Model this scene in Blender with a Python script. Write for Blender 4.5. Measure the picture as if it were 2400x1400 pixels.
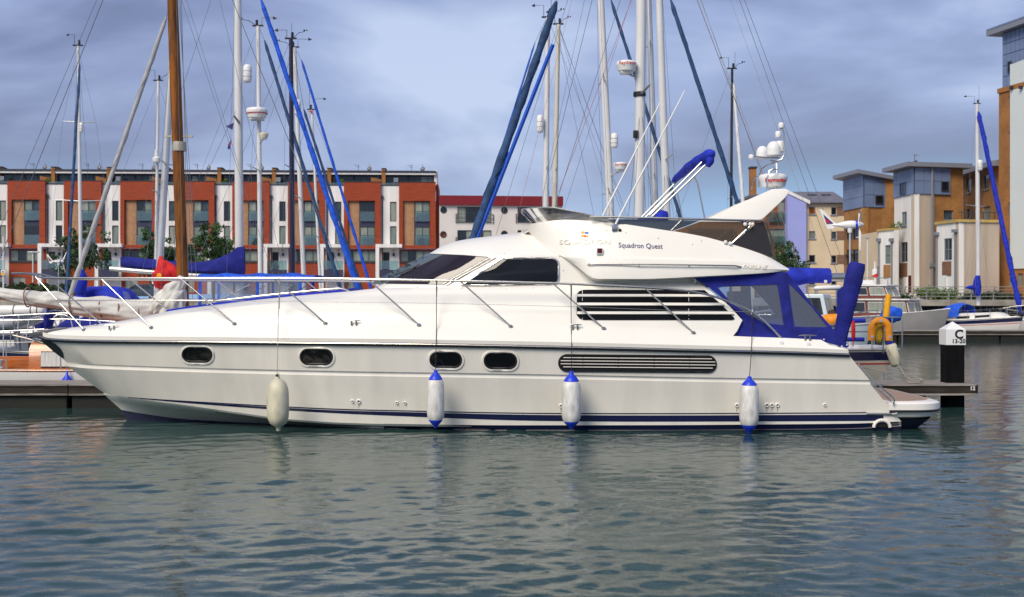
import bpy, bmesh, math, random
import numpy as np
from mathutils import Vector, Matrix
from mathutils.bvhtree import BVHTree
from mathutils.geometry import tessellate_polygon

R = math.radians
random.seed(7)
S = bpy.context.scene
for o in list(bpy.data.objects):
    bpy.data.objects.remove(o)

# ------------------------------------------------------------------ camera
FPX = 2800.0          # focal length in photograph pixels (2400 wide)
CAMZ = 2.358          # eye height over the water
cam_d = bpy.data.cameras.new('camera')
cam_d.sensor_width = 36.0
cam_d.lens = FPX / 2400.0 * 36.0
cam_d.clip_start = 0.1
cam_d.clip_end = 5000.0
cam_d.dof.use_dof = True
cam_d.dof.focus_distance = 21.2
cam_d.dof.aperture_fstop = 2.4
cam = bpy.data.objects.new('camera', cam_d)
S.collection.objects.link(cam)
cam.location = (0, 0, CAMZ)
cam.rotation_euler = (R(90), 0, 0)
S.camera = cam

# ------------------------------------------------------------------ world: cloudy sky
SUN_EL, SUN_AZ = 43.0, -33.0     # sun stands behind the camera, to the left
w = bpy.data.worlds.new('World')
S.world = w
w.use_nodes = True
nt = w.node_tree
nt.nodes.clear()
def N(tree, kind, **kw):
    n = tree.nodes.new(kind)
    for k, v in kw.items():
        setattr(n, k, v)
    return n
out = N(nt, 'ShaderNodeOutputWorld')
bg = N(nt, 'ShaderNodeBackground')
bg.inputs['Strength'].default_value = 0.1
nt.links.new(bg.outputs[0], out.inputs[0])
sky = N(nt, 'ShaderNodeTexSky', sky_type='NISHITA')
sky.sun_disc = False
sky.sun_elevation = R(SUN_EL)
sky.sun_rotation = R(180 - SUN_AZ)
sky.air_density = 1.2
sky.dust_density = 1.0
tc = N(nt, 'ShaderNodeTexCoord')
sep = N(nt, 'ShaderNodeSeparateXYZ')
nt.links.new(tc.outputs['Generated'], sep.inputs[0])
mp = N(nt, 'ShaderNodeMapping')
mp.inputs['Scale'].default_value = (2.6, 2.6, 7.5)
mp.inputs['Location'].default_value = (12.3, 1.9, 4.4)
nt.links.new(tc.outputs['Generated'], mp.inputs[0])
n1 = N(nt, 'ShaderNodeTexNoise')
n1.inputs['Scale'].default_value = 0.95
n1.inputs['Detail'].default_value = 5.0
n1.inputs['Roughness'].default_value = 0.50
n1.inputs['Distortion'].default_value = 0.45
nt.links.new(mp.outputs[0], n1.inputs['Vector'])
cr = N(nt, 'ShaderNodeValToRGB')
cr.color_ramp.elements[0].position = 0.34
cr.color_ramp.elements[0].color = (0.118, 0.140, 0.275, 1)
cr.color_ramp.elements[1].position = 0.66
cr.color_ramp.elements[1].color = (0.600, 0.690, 0.940, 1)
for pos_, col_ in ((0.46, (0.205, 0.243, 0.455, 1)), (0.56, (0.365, 0.440, 0.720, 1))):
    e = cr.color_ramp.elements.new(pos_)
    e.color = col_
nt.links.new(n1.outputs['Fac'], cr.inputs[0])
# clearer light-blue air low over the horizon
mr = N(nt, 'ShaderNodeMapRange', interpolation_type='SMOOTHSTEP')
mr.inputs['From Min'].default_value = 0.035
mr.inputs['From Max'].default_value = 0.115
nt.links.new(sep.outputs['Z'], mr.inputs['Value'])
nz = N(nt, 'ShaderNodeMath', operation='MULTIPLY_ADD')
nt.links.new(n1.outputs['Fac'], nz.inputs[0])
nz.inputs[1].default_value = 0.16
nz.inputs[2].default_value = -0.08
ad = N(nt, 'ShaderNodeMath', operation='ADD')
nt.links.new(sep.outputs['Z'], ad.inputs[0])
nt.links.new(nz.outputs[0], ad.inputs[1])
nt.links.new(ad.outputs[0], mr.inputs['Value'])
mxl = N(nt, 'ShaderNodeMix', data_type='RGBA')
mxl.inputs['A'].default_value = (0.285, 0.520, 0.900, 1)
nt.links.new(mr.outputs[0], mxl.inputs['Factor'])
nt.links.new(cr.outputs[0], mxl.inputs['B'])
gain = N(nt, 'ShaderNodeVectorMath', operation='SCALE')
gain.inputs['Scale'].default_value = 3.85
nt.links.new(mxl.outputs['Result'], gain.inputs[0])
mx = N(nt, 'ShaderNodeMix', data_type='RGBA')
mx.inputs['Factor'].default_value = 0.90
nt.links.new(sky.outputs[0], mx.inputs['A'])
nt.links.new(gain.outputs[0], mx.inputs['B'])
nt.links.new(mx.outputs['Result'], bg.inputs['Color'])

# ------------------------------------------------------------------ sun through thin cloud
sd = bpy.data.lights.new('sun', 'SUN')
sd.energy = 1.5
sd.angle = R(30)
sd.color = (1.0, 0.90, 0.74)
sun = bpy.data.objects.new('sun', sd)
S.collection.objects.link(sun)
az = R(SUN_AZ)
to_sun = Vector((math.sin(az) * math.cos(R(SUN_EL)), -math.cos(az) * math.cos(R(SUN_EL)), math.sin(R(SUN_EL))))
sun.rotation_euler = (-to_sun).to_track_quat('-Z', 'Y').to_euler()
sun.location = to_sun * 60

# ------------------------------------------------------------------ picture settings
S.view_settings.view_transform = 'Standard'
S.view_settings.look = 'None'
S.view_settings.exposure = 1.2
S.view_settings.gamma = 1.0
S.view_settings.use_curve_mapping = False
S.render.engine = 'CYCLES'
S.cycles.use_denoising = True
S.cycles.max_bounces = 8
S.cycles.transparent_max_bounces = 16
S.cycles.sample_clamp_indirect = 6.0

# ------------------------------------------------------------------ helpers
COL = S.collection
ORG = {}               # world origin of every parent object
EYE = Vector((0, 0, CAMZ))

def P(px, py, d):
    """Point seen at photograph pixel (px, py) at distance d."""
    return Vector(((px - 1200.0) * d / FPX, d, CAMZ + (700.0 - py) * d / FPX))

def RAY(px, py):
    return Vector(((px - 1200.0) / FPX, 1.0, (700.0 - py) / FPX)).normalized()

def tag(o, label=None, cat=None, group=None, kind=None):
    if label: o['label'] = label
    if cat: o['category'] = cat
    if group: o['group'] = group
    if kind: o['kind'] = kind
    return o

def thing(name, label, cat, loc=(0, 0, 0), group=None):
    o = bpy.data.objects.new(name, None)
    o.empty_display_size = 0.2
    COL.objects.link(o)
    o.location = loc
    ORG[o.name] = Vector(loc)
    return tag(o, label, cat, group)

def copy_tree(o, parent=None):
    c = o.copy()
    COL.objects.link(c)
    c.parent = parent
    for ch in o.children:
        copy_tree(ch, c)
    return c

def lerp(a, b, t):
    return a + (b - a) * t

def interp(pts, x):
    """Monotone smooth interpolation through (x, y0, y1...) tuples."""
    n = len(pts)
    if x <= pts[0][0]: return pts[0][1:]
    if x >= pts[-1][0]: return pts[-1][1:]
    for i in range(n - 1):
        if pts[i][0] <= x <= pts[i + 1][0]:
            break
    x0, x1 = pts[i][0], pts[i + 1][0]
    h = x1 - x0
    t = (x - x0) / h
    res = []
    for k in range(1, len(pts[0])):
        y0, y1 = pts[i][k], pts[i + 1][k]
        m = (y1 - y0) / h
        if i > 0:
            mp_ = (y0 - pts[i - 1][k]) / (x0 - pts[i - 1][0])
            m0 = 0 if mp_ * m <= 0 else 2 * mp_ * m / (mp_ + m)
        else: m0 = m
        if i < n - 2:
            mn = (pts[i + 2][k] - y1) / (pts[i + 2][0] - x1)
            m1 = 0 if mn * m <= 0 else 2 * mn * m / (mn + m)
        else: m1 = m
        t2, t3 = t * t, t * t * t
        res.append((2*t3 - 3*t2 + 1) * y0 + (t3 - 2*t2 + t) * h * m0 + (-2*t3 + 3*t2) * y1 + (t3 - t2) * h * m1)
    return tuple(res)

class MB:
    """Collects faces; build() links them as one mesh object."""
    def __init__(s):
        s.v, s.f = [], []
    def add(s, vs, fs):
        o = len(s.v)
        s.v += [Vector(p) for p in vs]
        s.f += [tuple(i + o for i in f) for f in fs]
        return s
    def box(s, x0, x1, y0, y1, z0, z1):
        return s.add([(x0,y0,z0),(x1,y0,z0),(x1,y1,z0),(x0,y1,z0),(x0,y0,z1),(x1,y0,z1),(x1,y1,z1),(x0,y1,z1)],
                     [(0,3,2,1),(4,5,6,7),(0,1,5,4),(1,2,6,5),(2,3,7,6),(3,0,4,7)])
    def obox(s, c, ax, ay, az_):
        c, ax, ay, az_ = Vector(c), Vector(ax), Vector(ay), Vector(az_)
        vs = [c + i*ax + j*ay + k*az_ for k in (-1,1) for (i,j) in ((-1,-1),(1,-1),(1,1),(-1,1))]
        return s.add(vs, [(0,3,2,1),(4,5,6,7),(0,1,5,4),(1,2,6,5),(2,3,7,6),(3,0,4,7)])
    def bar(s, a, b, w, h=None):
        """A square bar from a to b."""
        a, b = Vector(a), Vector(b)
        t = (b - a)
        u = t.normalized()
        up = Vector((0,0,1)) if abs(u.z) < 0.95 else Vector((0,1,0))
        sx = u.cross(up).normalized() * (w / 2)
        sy = sx.cross(u).normalized() * ((h or w) / 2)
        return s.obox((a + b) / 2, t / 2, sx, sy)
    def tube(s, pts, r, n=8, caps=True, closed=False):
        pts = [Vector(p) for p in pts]
        m = len(pts)
        rr = r if isinstance(r, (list, tuple)) else [r] * m
        prev = None
        rings = []
        for i, p in enumerate(pts):
            if closed:
                t = (pts[(i + 1) % m] - pts[i - 1])
            else:
                t = (pts[min(i + 1, m - 1)] - pts[max(i - 1, 0)])
            t = t.normalized() if t.length > 1e-9 else Vector((0,0,1))
            if prev is None:
                up = Vector((0,0,1)) if abs(t.z) < 0.9 else Vector((0,1,0))
                a = t.cross(up).normalized()
            else:
                a = (prev - t * prev.dot(t))
                a = a.normalized() if a.length > 1e-9 else t.orthogonal().normalized()
            prev = a
            b = t.cross(a)
            rings.append([p + (a * math.cos(2*math.pi*k/n) + b * math.sin(2*math.pi*k/n)) * rr[i] for k in range(n)])
        vs = [v for ring in rings for v in ring]
        fs = []
        for i in range(m if closed else m - 1):
            j = (i + 1) % m
            for k in range(n):
                fs.append((i*n + k, i*n + (k+1) % n, j*n + (k+1) % n, j*n + k))
        if caps and not closed:
            fs.append(tuple(range(n - 1, -1, -1)))
            fs.append(tuple((m-1)*n + k for k in range(n)))
        return s.add(vs, fs)
    def lathe(s, c, prof, n=20, axis=(0,0,1), caps=True):
        """prof: list of (radius, height along axis)."""
        c, u = Vector(c), Vector(axis).normalized()
        a = u.orthogonal().normalized()
        b = u.cross(a)
        vs, fs = [], []
        for (r, h) in prof:
            for k in range(n):
                th = 2*math.pi*k/n
                vs.append(c + u*h + (a*math.cos(th) + b*math.sin(th)) * max(r, 1e-4))
        for i in range(len(prof) - 1):
            for k in range(n):
                fs.append((i*n + k, i*n + (k+1) % n, (i+1)*n + (k+1) % n, (i+1)*n + k))
        if caps:
            fs.append(tuple(range(n - 1, -1, -1)))
            fs.append(tuple((len(prof)-1)*n + k for k in range(n)))
        return s.add(vs, fs)
    def prism(s, poly, ext):
        poly = [Vector(p) for p in poly]
        ext = Vector(ext)
        n = len(poly)
        tr = tessellate_polygon([poly])
        vs = poly + [p + ext for p in poly]
        fs = [tuple(t) for t in tr] + [tuple(n + i for i in reversed(t)) for t in tr]
        fs += [(i, (i+1) % n, n + (i+1) % n, n + i) for i in range(n)]
        return s.add(vs, fs)
    def grid(s, rows, wrap=False, cap0=False, cap1=False):
        n = len(rows[0])
        vs = [p for r in rows for p in r]
        fs = []
        for i in range(len(rows) - 1):
            for k in range(n if wrap else n - 1):
                fs.append((i*n + k, i*n + (k+1) % n, (i+1)*n + (k+1) % n, (i+1)*n + k))
        if cap0: fs.append(tuple(range(n)))
        if cap1: fs.append(tuple((len(rows)-1)*n + k for k in reversed(range(n))))
        return s.add(vs, fs)
    def ball(s, c, rx, ry=None, rz=None, n=14, m=9):
        ry = ry or rx; rz = rz or rx
        c = Vector(c)
        rows = []
        for i in range(m + 1):
            ph = -math.pi/2 + math.pi*i/m
            rows.append([c + Vector((rx*math.cos(ph)*math.cos(2*math.pi*k/n), ry*math.cos(ph)*math.sin(2*math.pi*k/n), rz*math.sin(ph))) for k in range(n)])
        return s.grid(rows, wrap=True)
    def mesh(s, name, origin=Vector((0,0,0)), fix=True):
        me = bpy.data.meshes.new(name)
        me.from_pydata([tuple(p - origin) for p in s.v], [], s.f)
        if fix:
            bm = bmesh.new()
            bm.from_mesh(me)
            bmesh.ops.remove_doubles(bm, verts=bm.verts, dist=2e-5)
            bmesh.ops.recalc_face_normals(bm, faces=bm.faces)
            bm.to_mesh(me)
            bm.free()
        return me
    def build(s, name, mat, parent=None, smooth=True, angle=32, bevel=0.0, fix=True, loc=None):
        org = ORG[parent.name] if parent else (Vector(loc) if loc is not None else Vector((0,0,0)))
        me = s.mesh(name, org, fix)
        if bevel:
            bm = bmesh.new(); bm.from_mesh(me)
            es = [e for e in bm.edges if len(e.link_faces) == 2 and e.calc_face_angle(0) > R(40)]
            bmesh.ops.bevel(bm, geom=es, offset=bevel, segments=2, profile=0.6, affect='EDGES', clamp_overlap=True)
            bm.to_mesh(me); bm.free()
        if smooth:
            me.polygons.foreach_set('use_smooth', [True] * len(me.polygons))
            me.set_sharp_from_angle(angle=R(angle))
        me.materials.append(mat)
        o = bpy.data.objects.new(name, me)
        COL.objects.link(o)
        if parent:
            o.parent = parent
        elif loc is not None:
            o.location = loc
        ORG[o.name] = org
        return o

# ------------------------------------------------------------------ materials
MATS = {}
def pm(name, col, rough=0.5, metal=0.0, var=0.0, vscale=3.0, bump=0.0, bscale=20.0, coat=0.0, spec=0.5, stretch=None, col2=None, detail=4.0, bdist=0.02):
    if name in MATS: return MATS[name]
    m = bpy.data.materials.new(name)
    m.use_nodes = True
    t = m.node_tree
    b = t.nodes['Principled BSDF']
    b.inputs['Base Color'].default_value = (*col, 1)
    b.inputs['Roughness'].default_value = rough
    b.inputs['Metallic'].default_value = metal
    b.inputs['Coat Weight'].default_value = coat
    b.inputs['Coat Roughness'].default_value = 0.08
    b.inputs['Specular IOR Level'].default_value = spec
    if var or bump:
        tcn = N(t, 'ShaderNodeTexCoord')
        mpn = N(t, 'ShaderNodeMapping')
        mpn.inputs['Scale'].default_value = stretch or (1, 1, 1)
        t.links.new(tcn.outputs['Object'], mpn.inputs[0])
    if var:
        ns = N(t, 'ShaderNodeTexNoise')
        ns.inputs['Scale'].default_value = vscale
        ns.inputs['Detail'].default_value = detail
        t.links.new(mpn.outputs[0], ns.inputs['Vector'])
        mi = N(t, 'ShaderNodeMix', data_type='RGBA')
        c2 = col2 or tuple(max(0, c * (1 - var)) for c in col)
        c1 = tuple(min(1, c * (1 + var * 0.45)) for c in col) if not col2 else col
        mi.inputs['A'].default_value = (*c1, 1)
        mi.inputs['B'].default_value = (*c2, 1)
        mr_ = N(t, 'ShaderNodeMapRange')
        mr_.inputs['From Min'].default_value = 0.32
        mr_.inputs['From Max'].default_value = 0.68
        t.links.new(ns.outputs['Fac'], mr_.inputs['Value'])
        t.links.new(mr_.outputs[0], mi.inputs['Factor'])
        t.links.new(mi.outputs['Result'], b.inputs['Base Color'])
        rr = N(t, 'ShaderNodeMapRange')
        rr.inputs['To Min'].default_value = max(0.02, rough - 0.08)
        rr.inputs['To Max'].default_value = min(1, rough + 0.1)
        t.links.new(ns.outputs['Fac'], rr.inputs['Value'])
        t.links.new(rr.outputs[0], b.inputs['Roughness'])
    if bump:
        nb = N(t, 'ShaderNodeTexNoise')
        nb.inputs['Scale'].default_value = bscale
        nb.inputs['Detail'].default_value = 3.0
        t.links.new(mpn.outputs[0], nb.inputs['Vector'])
        bp = N(t, 'ShaderNodeBump')
        bp.inputs['Strength'].default_value = bump
        bp.inputs['Distance'].default_value = bdist
        t.links.new(nb.outputs['Fac'], bp.inputs['Height'])
        t.links.new(bp.outputs[0], b.inputs['Normal'])
    MATS[name] = m
    return m

def brick_mat(name, c1, c2, mortar, scale=1.0, bw=0.225, bh=0.075, axis='xz'):
    if name in MATS: return MATS[name]
    m = pm(name, c1, 0.85)
    t = m.node_tree
    b = t.nodes['Principled BSDF']
    g = N(t, 'ShaderNodeTexCoord')
    sp = N(t, 'ShaderNodeSeparateXYZ')
    t.links.new(g.outputs['Object'], sp.inputs[0])
    cb = N(t, 'ShaderNodeCombineXYZ')
    a1 = N(t, 'ShaderNodeMath', operation='ADD')
    t.links.new(sp.outputs['X'], a1.inputs[0]); t.links.new(sp.outputs['Y'], a1.inputs[1])
    t.links.new(a1.outputs[0], cb.inputs['X']); t.links.new(sp.outputs['Z'], cb.inputs['Y'])
    br = N(t, 'ShaderNodeTexBrick')
    br.inputs['Scale'].default_value = scale
    br.inputs['Brick Width'].default_value = bw
    br.inputs['Row Height'].default_value = bh
    br.inputs['Mortar Size'].default_value = 0.008
    br.inputs['Color1'].default_value = (*c1, 1)
    br.inputs['Color2'].default_value = (*c2, 1)
    br.inputs['Mortar'].default_value = (*mortar, 1)
    t.links.new(cb.outputs[0], br.inputs['Vector'])
    ns = N(t, 'ShaderNodeTexNoise'); ns.inputs['Scale'].default_value = 0.9; ns.inputs['Detail'].default_value = 6
    t.links.new(g.outputs['Object'], ns.inputs['Vector'])
    mi = N(t, 'ShaderNodeMix', data_type='RGBA', blend_type='MULTIPLY')
    mi.inputs['Factor'].default_value = 1.0
    rp = N(t, 'ShaderNodeMapRange'); rp.inputs['From Min'].default_value = 0.3; rp.inputs['From Max'].default_value = 0.7
    rp.inputs['To Min'].default_value = 0.72; rp.inputs['To Max'].default_value = 1.1
    t.links.new(ns.outputs['Fac'], rp.inputs['Value'])
    t.links.new(br.outputs['Color'], mi.inputs['A']); t.links.new(rp.outputs[0], mi.inputs['B'])
    t.links.new(mi.outputs['Result'], b.inputs['Base Color'])
    return m

def clear_mat(name, tint=(0.9, 0.93, 0.95), gloss=0.15, haze=0.1, hazecol=(0.6, 0.65, 0.7), rough=0.05):
    """Clear or tinted sheet: see-through, a little gloss, a little haze."""
    if name in MATS: return MATS[name]
    m = bpy.data.materials.new(name)
    m.use_nodes = True
    t = m.node_tree
    t.nodes.clear()
    o = N(t, 'ShaderNodeOutputMaterial')
    tr = N(t, 'ShaderNodeBsdfTransparent'); tr.inputs[0].default_value = (*tint, 1)
    gl = N(t, 'ShaderNodeBsdfGlossy'); gl.inputs['Roughness'].default_value = rough
    df = N(t, 'ShaderNodeBsdfDiffuse'); df.inputs[0].default_value = (*hazecol, 1)
    fr = N(t, 'ShaderNodeFresnel'); fr.inputs[0].default_value = 1.45
    nb = N(t, 'ShaderNodeTexNoise'); nb.inputs['Scale'].default_value = 1.6
    bp = N(t, 'ShaderNodeBump'); bp.inputs['Strength'].default_value = 0.12; bp.inputs['Distance'].default_value = 0.06
    t.links.new(nb.outputs['Fac'], bp.inputs['Height'])
    t.links.new(bp.outputs[0], gl.inputs['Normal'])
    m1 = N(t, 'ShaderNodeMixShader'); m1.inputs[0].default_value = haze
    m2 = N(t, 'ShaderNodeMixShader')
    ma = N(t, 'ShaderNodeMath', operation='MULTIPLY_ADD'); ma.inputs[1].default_value = 1.0; ma.inputs[2].default_value = gloss
    t.links.new(fr.outputs[0], ma.inputs[0]); t.links.new(ma.outputs[0], m2.inputs[0])
    t.links.new(tr.outputs[0], m1.inputs[1]); t.links.new(df.outputs[0], m1.inputs[2])
    t.links.new(m1.outputs[0], m2.inputs[1]); t.links.new(gl.outputs[0], m2.inputs[2])
    t.links.new(m2.outputs[0], o.inputs[0])
    MATS[name] = m
    return m

GEL = pm('gelcoat_white', (0.86, 0.82, 0.735), 0.28, var=0.09, vscale=1.6, coat=0.6, stretch=(1.6, 1, 0.25), detail=7)
GEL2 = pm('gelcoat_deck', (0.85, 0.825, 0.76), 0.38, var=0.04, vscale=0.9, coat=0.35)
NAVY = pm('navy_paint', (0.008, 0.010, 0.055), 0.25, coat=0.5)
ANTIF = pm('antifouling', (0.012, 0.016, 0.05), 0.75, var=0.4, vscale=4)
BLACK = pm('black_rubber', (0.012, 0.012, 0.014), 0.5)
CHROME = pm('stainless', (0.60, 0.58, 0.55), 0.27, 1.0, var=0.12, vscale=6)
ALU = pm('anodised_aluminium', (0.62, 0.62, 0.62), 0.38, 0.55, var=0.12, vscale=1.5)
ALUW = pm('white_mast_paint', (0.68, 0.68, 0.68), 0.4, var=0.08, vscale=1.2)
DGLASS = pm('dark_glass', (0.005, 0.005, 0.006), 0.03, spec=0.4)
BGLASS = pm('boat_glass', (0.02, 0.025, 0.03), 0.05, spec=0.7)
BLUEC = pm('blue_canvas', (0.008, 0.026, 0.46), 0.8, var=0.35, vscale=5, bump=0.6, bscale=4, bdist=0.07)
NAVYC = pm('navy_canvas', (0.006, 0.012, 0.22), 0.85, var=0.3, vscale=4, bump=0.6, bscale=4, bdist=0.07)
BRIGHTC = pm('bright_blue_canvas', (0.008, 0.10, 0.68), 0.75, var=0.35, vscale=6, bump=0.6, bscale=4, bdist=0.07)
SLATEC = pm('slate_blue_canvas', (0.028, 0.075, 0.185), 0.85, var=0.4, vscale=5, bump=0.6, bscale=12)
SAILC = pm('sailcloth_cream', (0.65, 0.64, 0.60), 0.85, var=0.22, vscale=3, bump=0.9, bscale=5)
GREYC = pm('sailcloth_grey', (0.42, 0.42, 0.43), 0.8, var=0.15, vscale=4)
REDC = pm('red_canvas', (0.62, 0.012, 0.015), 0.8, var=0.3, vscale=4, bump=0.5, bscale=7)
WOODM = pm('varnished_spar', (0.33, 0.105, 0.006), 0.55, var=0.65, vscale=3, stretch=(4, 4, 0.5), col2=(0.075, 0.032, 0.012), coat=0.0, spec=0.25, detail=8)
VARN = pm('varnished_cabin', (0.48, 0.13, 0.014), 0.3, var=0.35, vscale=3, stretch=(0.5, 3, 5), coat=0.5)
TEAK = pm('weathered_teak', (0.36, 0.25, 0.19), 0.8, var=0.3, vscale=4, stretch=(0.6, 8, 8))
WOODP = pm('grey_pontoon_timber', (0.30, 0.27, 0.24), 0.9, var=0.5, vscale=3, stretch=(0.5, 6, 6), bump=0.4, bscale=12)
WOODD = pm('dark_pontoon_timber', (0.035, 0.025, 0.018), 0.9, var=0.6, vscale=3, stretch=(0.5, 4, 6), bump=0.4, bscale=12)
FLOATM = pm('black_float', (0.005, 0.005, 0.005), 0.7, var=0.6, vscale=3, col2=(0.012, 0.013, 0.006))
WIRE = pm('rigging_wire', (0.22, 0.22, 0.23), 0.4, 0.5)
ROPEM = pm('rope', (0.36, 0.33, 0.29), 0.95, bump=0.8, bscale=80)
ROPED = pm('dark_rope', (0.02, 0.02, 0.022), 0.95)
ROPER = pm('red_fleck_rope', (0.50, 0.20, 0.20), 0.95)
ROPEB = pm('blue_rope', (0.02, 0.10, 0.55), 0.9)
FENDW = pm('fender_white', (0.72, 0.71, 0.68), 0.45, var=0.30, vscale=7, stretch=(1.6, 1.6, 0.6), detail=8)
FENDC = pm('fender_cream', (0.66, 0.62, 0.46), 0.5, var=0.28, vscale=5, stretch=(1, 1, 0.5))
FENDB = pm('fender_blue', (0.010, 0.045, 0.62), 0.4)
PLASW = pm('white_plastic', (0.80, 0.80, 0.79), 0.35)
PLASG = pm('grey_plastic', (0.25, 0.26, 0.28), 0.5)
REDP = pm('red_print', (0.55, 0.008, 0.012), 0.5)
NAVP = pm('navy_print', (0.012, 0.015, 0.16), 0.5)
BLKP = pm('black_print', (0.006, 0.006, 0.008), 0.6)
YELP = pm('yellow_plastic', (0.85, 0.42, 0.006), 0.5, var=0.15, vscale=8)
ORAP = pm('orange_foam', (0.85, 0.30, 0.006), 0.55, var=0.2, vscale=7)
VINYL = clear_mat('clear_vinyl', (0.90, 0.93, 0.97), 0.05, 0.09, (0.6, 0.66, 0.78), 0.22)
BROWNV = clear_mat('brown_tinted_acrylic', (0.46, 0.30, 0.13), 0.03, 0.22, (0.26, 0.16, 0.07), 0.05)
SMOKEV = clear_mat('smoked_acrylic', (0.10, 0.10, 0.12), 0.12, 0.30, (0.10, 0.095, 0.10), 0.06)
MESHV = clear_mat('dark_mesh', (0.10, 0.09, 0.10), 0.02, 0.45, (0.055, 0.05, 0.055), 0.4)

def text_mesh(txt, size, extr=0.002, bold=0.0, xscale=1.0, shear=0.0):
    """Mesh of lettering in the local XY plane, centred on the origin."""
    cu = bpy.data.curves.new('lettering', 'FONT')
    cu.body = txt
    cu.size = size
    cu.extrude = extr
    cu.offset = bold
    cu.shear = shear
    cu.align_x = 'CENTER'
    cu.align_y = 'CENTER'
    cu.resolution_u = 3
    ob = bpy.data.objects.new('lettering_tmp', cu)
    COL.objects.link(ob)
    dg = bpy.context.evaluated_depsgraph_get()
    me = ob.evaluated_get(dg).to_mesh()
    vs = [(v.co.x * xscale, v.co.y, v.co.z) for v in me.vertices]
    fs = [tuple(p.vertices) for p in me.polygons]
    ob.evaluated_get(dg).to_mesh_clear()
    bpy.data.objects.remove(ob)
    bpy.data.curves.remove(cu)
    return vs, fs

def lettering(txt, size, centre, right, up, mat, parent, name='lettering', bold=0.0, xscale=1.0, extr=0.003, wrap=None, shear=0.0):
    vs, fs = text_mesh(txt, size, extr, bold, xscale, shear)
    c, r, u = Vector(centre), Vector(right).normalized(), Vector(up).normalized()
    n = r.cross(u)
    mb = MB()
    if wrap:                       # wrap = radius of a vertical cylinder whose front is at centre
        ax = c - n * wrap
        pts = []
        for (x, y, z) in vs:
            a = x / wrap
            pts.append(ax + (n * math.cos(a) + r * math.sin(a)) * (wrap + z + extr) + u * y)
    else:
        pts = [c + r * x + u * y + n * z for (x, y, z) in vs]
    mb.add(pts, fs)
    return mb.build(name, mat, parent, smooth=False)

def soft_roll(path, mat, name, parent, seed=1, n=36, amp=.2, sub_=9):
    """Loosely furled cloth: an uneven roll along a path of (point, radius)."""
    rg = random.Random(seed); rows = []
    ph = [rg.uniform(0,6.28) for _ in range(8)]
    m = len(path)
    steps = (m-1)*sub_
    pts = [(k,)+tuple(p)+(r,) for k,(p,r) in enumerate(path)]
    for i in range(steps+1):
        x,y,z,r = interp(pts, i/sub_)
        x2,y2,z2,_ = interp(pts, min(m-1,i/sub_+.1)); x3,y3,z3,_ = interp(pts, max(0,i/sub_-.1))
        t = Vector((x2-x3,y2-y3,z2-z3)).normalized()
        a = t.cross(Vector((0,1,0))); a = a.normalized() if a.length > .1 else t.orthogonal().normalized()
        b_ = t.cross(a)
        row = []
        for k in range(n):
            th = 2*math.pi*k/n
            w_ = 1+amp*(.35*math.sin(2*th+ph[0]+i*.13)+.5*math.sin(4*th+ph[1]-i*.28)+.35*math.sin(7*th+ph[2]+i*.5)+.4*math.sin(i*.45+ph[3]+th) + .38*abs(math.sin(4.5*th+ph[4]+i*.16)) + .22*math.sin(11*th+ph[5]-i*.23))
            row.append(Vector((x,y,z))+(a*math.cos(th)+b_*math.sin(th))*r*w_)
        rows.append(row)
    return MB().grid(rows, wrap=True, cap0=True, cap1=True).build(name, mat, parent, angle=60)
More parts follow.
